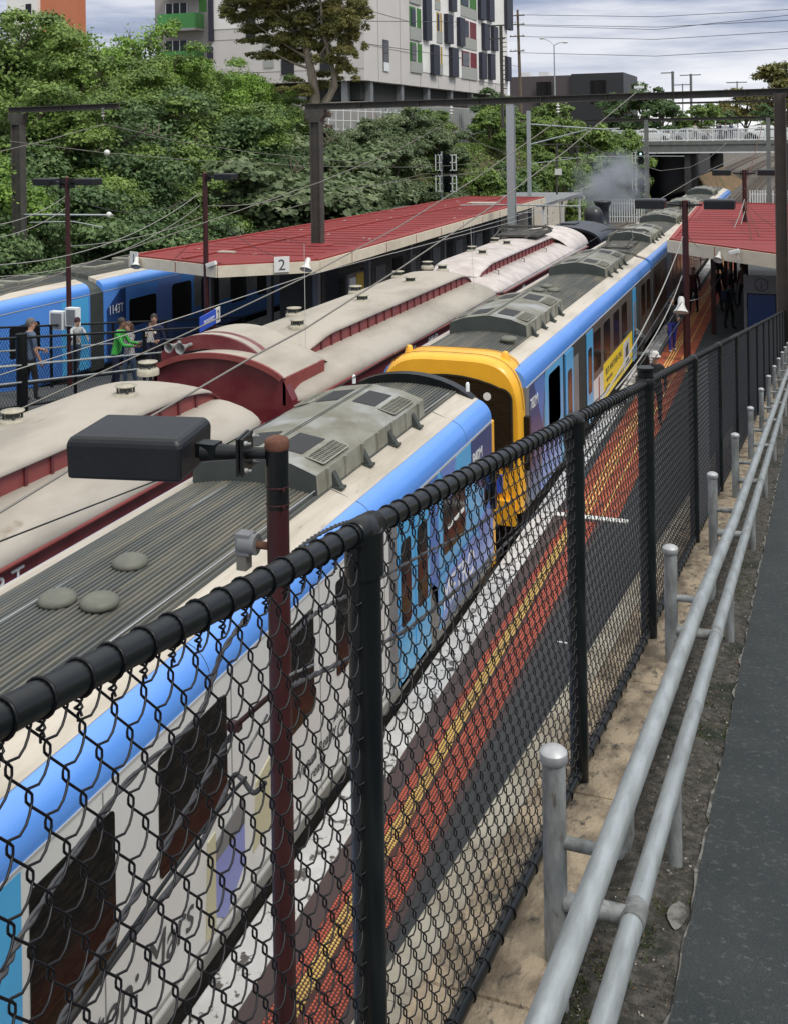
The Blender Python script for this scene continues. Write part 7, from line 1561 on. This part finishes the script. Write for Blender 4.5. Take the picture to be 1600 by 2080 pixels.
# bundled twisted cables between the near lamp post and the next ones
def twisted(label, pts, r_, mat, amp, turns, group):
    P_ = [Vector(p_) for p_ in pts]; m = MB(); n = 90
    def at(t):
        f_ = t*(len(P_)-1); i = min(int(f_), len(P_)-2); u = f_-i
        p0 = P_[max(i-1, 0)]; p1 = P_[i]; p2 = P_[i+1]; p3 = P_[min(i+2, len(P_)-1)]
        return .5*((2*p1)+(p2-p0)*u+(2*p0-5*p1+4*p2-p3)*u*u+(3*p1-p0-3*p2+p3)*u**3)
    for s in range(2 if amp else 1):
        pts_ = []
        for k in range(n+1):
            t = k/n; c = at(t); a = turns*6.283*t+s*math.pi; pts_.append(c+Vector((math.cos(a)*amp, 0, math.sin(a)*amp)))
        m.tube(pts_, r_, 6)
    return tag(m.build('twisted_cable', mat), label, 'cable', group)
TW = 'bundled cables along the right platform lamps'
yq = YL
twisted('thick twisted cable falling left from the near lamp post behind the mesh', [PY(480, 1478, yq+.1), PY(430, 1560, yq), PY(300, 1780, yq-.9), PY(190, 1960, yq-1.5), PY(90, 2140, yq-2)], .008, m_cable, .0075, 9, TW)
twisted('upper twisted cable rising left of the near pole towards the blue roof', [PY(505, 1250, yq), PY(450, 1330, yq-.2), PY(400, 1460, yq-.4), PY(250, 1600, yq-1.0), PY(70, 1860, yq-1.6), PY(0, 1990, yq-1.8), PY(-90, 2140, yq-2)], .0075, m_cable, .007, 11, TW)
twisted('plain dark cable falling beside the twisted one to the bottom edge', [PY(540, 1590, yq), PY(515, 1610, yq), PY(490, 1580, yq), PY(470, 1585, yq), PY(400, 1730, yq-.6), PY(270, 1900, yq-1.2), PY(130, 2090, yq-1.8)], .012, m_cable, 0, 0, TW)
twisted('thin black cable beside the plain dark cable at the bottom left', [PY(500, 1580, yq), PY(440, 1650, yq-.4), PY(330, 1800, yq-1.0), PY(220, 1960, yq-1.5), PY(120, 2110, yq-2)], .009, m_black, 0, 0, TW)
twisted('twisted cable running right from the near lamp post behind the fence rail', [PY(588, 1130, yq), PY(640, 1090, yq+.6), PY(700, 1062, yq+1.3), PY(760, 1050, yq+2.1), PY(900, 980, yq+5), PY(1100, 880, yq+10), PY(1250, 770, yq+17), PY(1388, 560, 35)], .0075, m_cable, .006, 26, TW)
twisted('lower twisted cable running right from the near lamp post', [PY(590, 1295, yq), PY(650, 1240, yq+.5), PY(745, 1190, yq+1.4), PY(850, 1130, yq+3), PY(1010, 1040, yq+6), PY(1180, 900, yq+12), PY(1300, 740, yq+19), PY(1386, 610, 35)], .0075, m_cable, .006, 26, TW)
twisted('grey bundled cable lowest on the right of the near lamp post', [PY(590, 1395, yq), PY(640, 1370, yq+.4), PY(745, 1320, yq+1.2), PY(850, 1260, yq+2.5), PY(1010, 1120, yq+5.5), PY(1160, 960, yq+10), PY(1300, 770, yq+19), PY(1388, 640, 35)], .009, m_cable, .006, 16, TW)
for i, (pp, sg_) in enumerate((([(1390, 470, 35), (1511, 405, 46)], 1.3), ([(1392, 610, 35), (1511, 430, 46)], 1.0), ([(1392, 520, 35), (1511, 410, 46)], .9), ([(1386, 480, 35), (1200, 845, 15)], .3), ([(1384, 560, 35), (1250, 790, 17)], .3), ([(1511, 408, 46), (1598, 470, 40)], .2), ([(1511, 408, 46), (1560, 520, 37)], .05), ([(1511, 410, 46), (1530, 505, 37)], .05), ([(1511, 385, 46), (1548, 250, 60)], .1))):
    wire('cable', ['sagging cable between the two right lamp posts, highest', 'lowest sagging cable between the two right lamp posts', 'middle sagging cable between the two right lamp posts', 'pale cable falling left from the double lamp in front of the canopy', 'second pale cable falling left from the double lamp', 'stay cable from the slim post to the right edge', 'stay cable from the slim post to the canopy corner', 'shortest stay cable from the slim post to the canopy', 'thin cable rising from the slim post to the far gantry'][i], [PY(*pp[0]), PY(*pp[1])], .016, m_wireW if i < 5 else m_rust, 'cable', 'cables between the right lamp posts', sag=sg_)
# utility poles and street lamp against the sky
up_ = empty('utility_pole', PY(1052, 200, 160), 'tall wooden power pole with cross arms against the sky', 'pole')
a, b_ = PY(1057, 230, 160), PY(1050, 20, 160)
MB().tube([a, b_], [.28, .17], 10).build('pole', m_bark, up_)
for v in (32, 50, 74, 104): c = PY(1052, v, 160); m = MB(); m.box(c.x-1.3, c.x+1.0, 159.6, 159.75, c.z-.08, c.z+.08); ar_ = m.build('cross_arm', m_bark, up_); [MB().lathe([(.06, 0), (.1, .1), (.06, .25)], 8, (c.x+q, 159.65, c.z+.08)).build('insulator', m_insul, ar_) for q in (-1.1, -.4, .8)]
for i, (v0, v1) in enumerate(((30, 20), (50, 42), (74, 64), (107, 99), (52, 26))):
    wire('power_line', ['topmost', 'second highest', 'third highest', 'lowest', 'faint extra'][i]+' thin power line crossing the sky right of the wooden pole', [PY(1052, v0, 160), PY(1330, v0+4+i, 150), PY(1700, v1-6, 138)], .035, m_black, 'wire', 'power lines in the sky')
for i, (v0, v1) in enumerate(((55, 50), (100, 140))): wire('power_line', ['upper', 'lower'][i]+' thin power line crossing in front of the apartment facade', [PY(740, v0-12, 80), PY(1052, v1-5, 160)], .03, m_black, 'wire', 'power lines in front of the apartments')
sl2 = empty('street_lamp', PY(1126, 200, 160), 'grey street lamp with two curved arms beyond the bridge bushes', 'street lamp')
p0, p1 = PY(1127, 230, 160), PY(1124, 92, 160); m = MB(); m.tube([p0, p1], [.14, .08], 8); m.tube([p1, PY(1116, 84, 160), PY(1102, 78, 160)], .06, 6); m.tube([p1, PY(1134, 87, 160), PY(1146, 86, 160)], .06, 6); m.build('pole', m_galv2, sl2)
for u, v in ((1100, 78), (1147, 86)): c = PY(u, v, 160); MB().sphere(c, .35, 10, sq=(1.3, .7, .45)).build('lamp_head', m_hi, sl2)
fp = empty('apartment_mast', PY(1018, 190, 82), 'dark steel mast with rungs in front of the apartment corner', 'mast')
m = MB(); p0, p1 = PY(1020, 260, 84), PY(1016, 52, 84); m.bar(p0, p1, .22, .22, upv=(0, 1, 0)); 
for k in range(12): q = p1.lerp(p0, .12+.045*k); m.box(q.x-.1, q.x+.45, q.y-.03, q.y+.03, q.z-.03, q.z+.03)
q = PY(1005, 52, 84); m.box(q.x-.6, q.x+.8, q.y-.05, q.y+.05, q.z-.05, q.z+.05); q = PY(1005, 79, 84); m.box(q.x-.5, q.x+.8, q.y-.05, q.y+.05, q.z-.05, q.z+.05)
m.build('mast_body', m_steeldark, fp)
for i, (u, v, y) in enumerate(((1365, 145, 210), (1402, 150, 230), (1496, 165, 240), (1385, 170, 260))):
    p1 = PY(u, v, y); e_ = empty('far_mast', p1, ['leftmost far railway mast with a long arm against the pale sky', 'second far railway mast with a wide arm against the pale sky', 'rightmost far railway mast among the rusty olive trees', 'smallest far railway mast between two taller ones'][i], 'mast', 'far masts beyond the bridge'); MB().tube([(p1.x, y, 5), (p1.x, y, p1.z)], .28 if i < 2 else .14, 6).build('pole', m_bridge, e_); MB().box(p1.x-2.2, p1.x+(2.0 if i else .3), y-.1, y+.1, p1.z-.35, p1.z-.15).build('cross_arm', m_bridge, e_)
for u, v, y, lb in ((1130, 335, 70, 'slim dark pole with a small lamp above the left platform end'), (1172, 340, 96, 'slim dark pole with a small blue sign beside the smoke')):
    p1 = PY(u, v-45, y); p0 = PY(u, v+60, y); e_ = empty('slim_pole', p0, lb, 'pole'); MB().tube([p0, p1], .07, 6).build('pole', m_steeldark, e_); q = PY(u+3, v+14 if y < 80 else v+48, y-.1)
    MB().box(q.x-.22, q.x+.22, q.y-.05, q.y, q.z-.2, q.z+.2).build('sign' if y > 80 else 'lamp', m_bluesign if y > 80 else m_hi, e_); q = PY(u, v-42, y); MB().box(q.x-1, q.x+1, q.y-.04, q.y+.04, q.z-.04, q.z+.04).build('cross_arm', m_steeldark, e_)
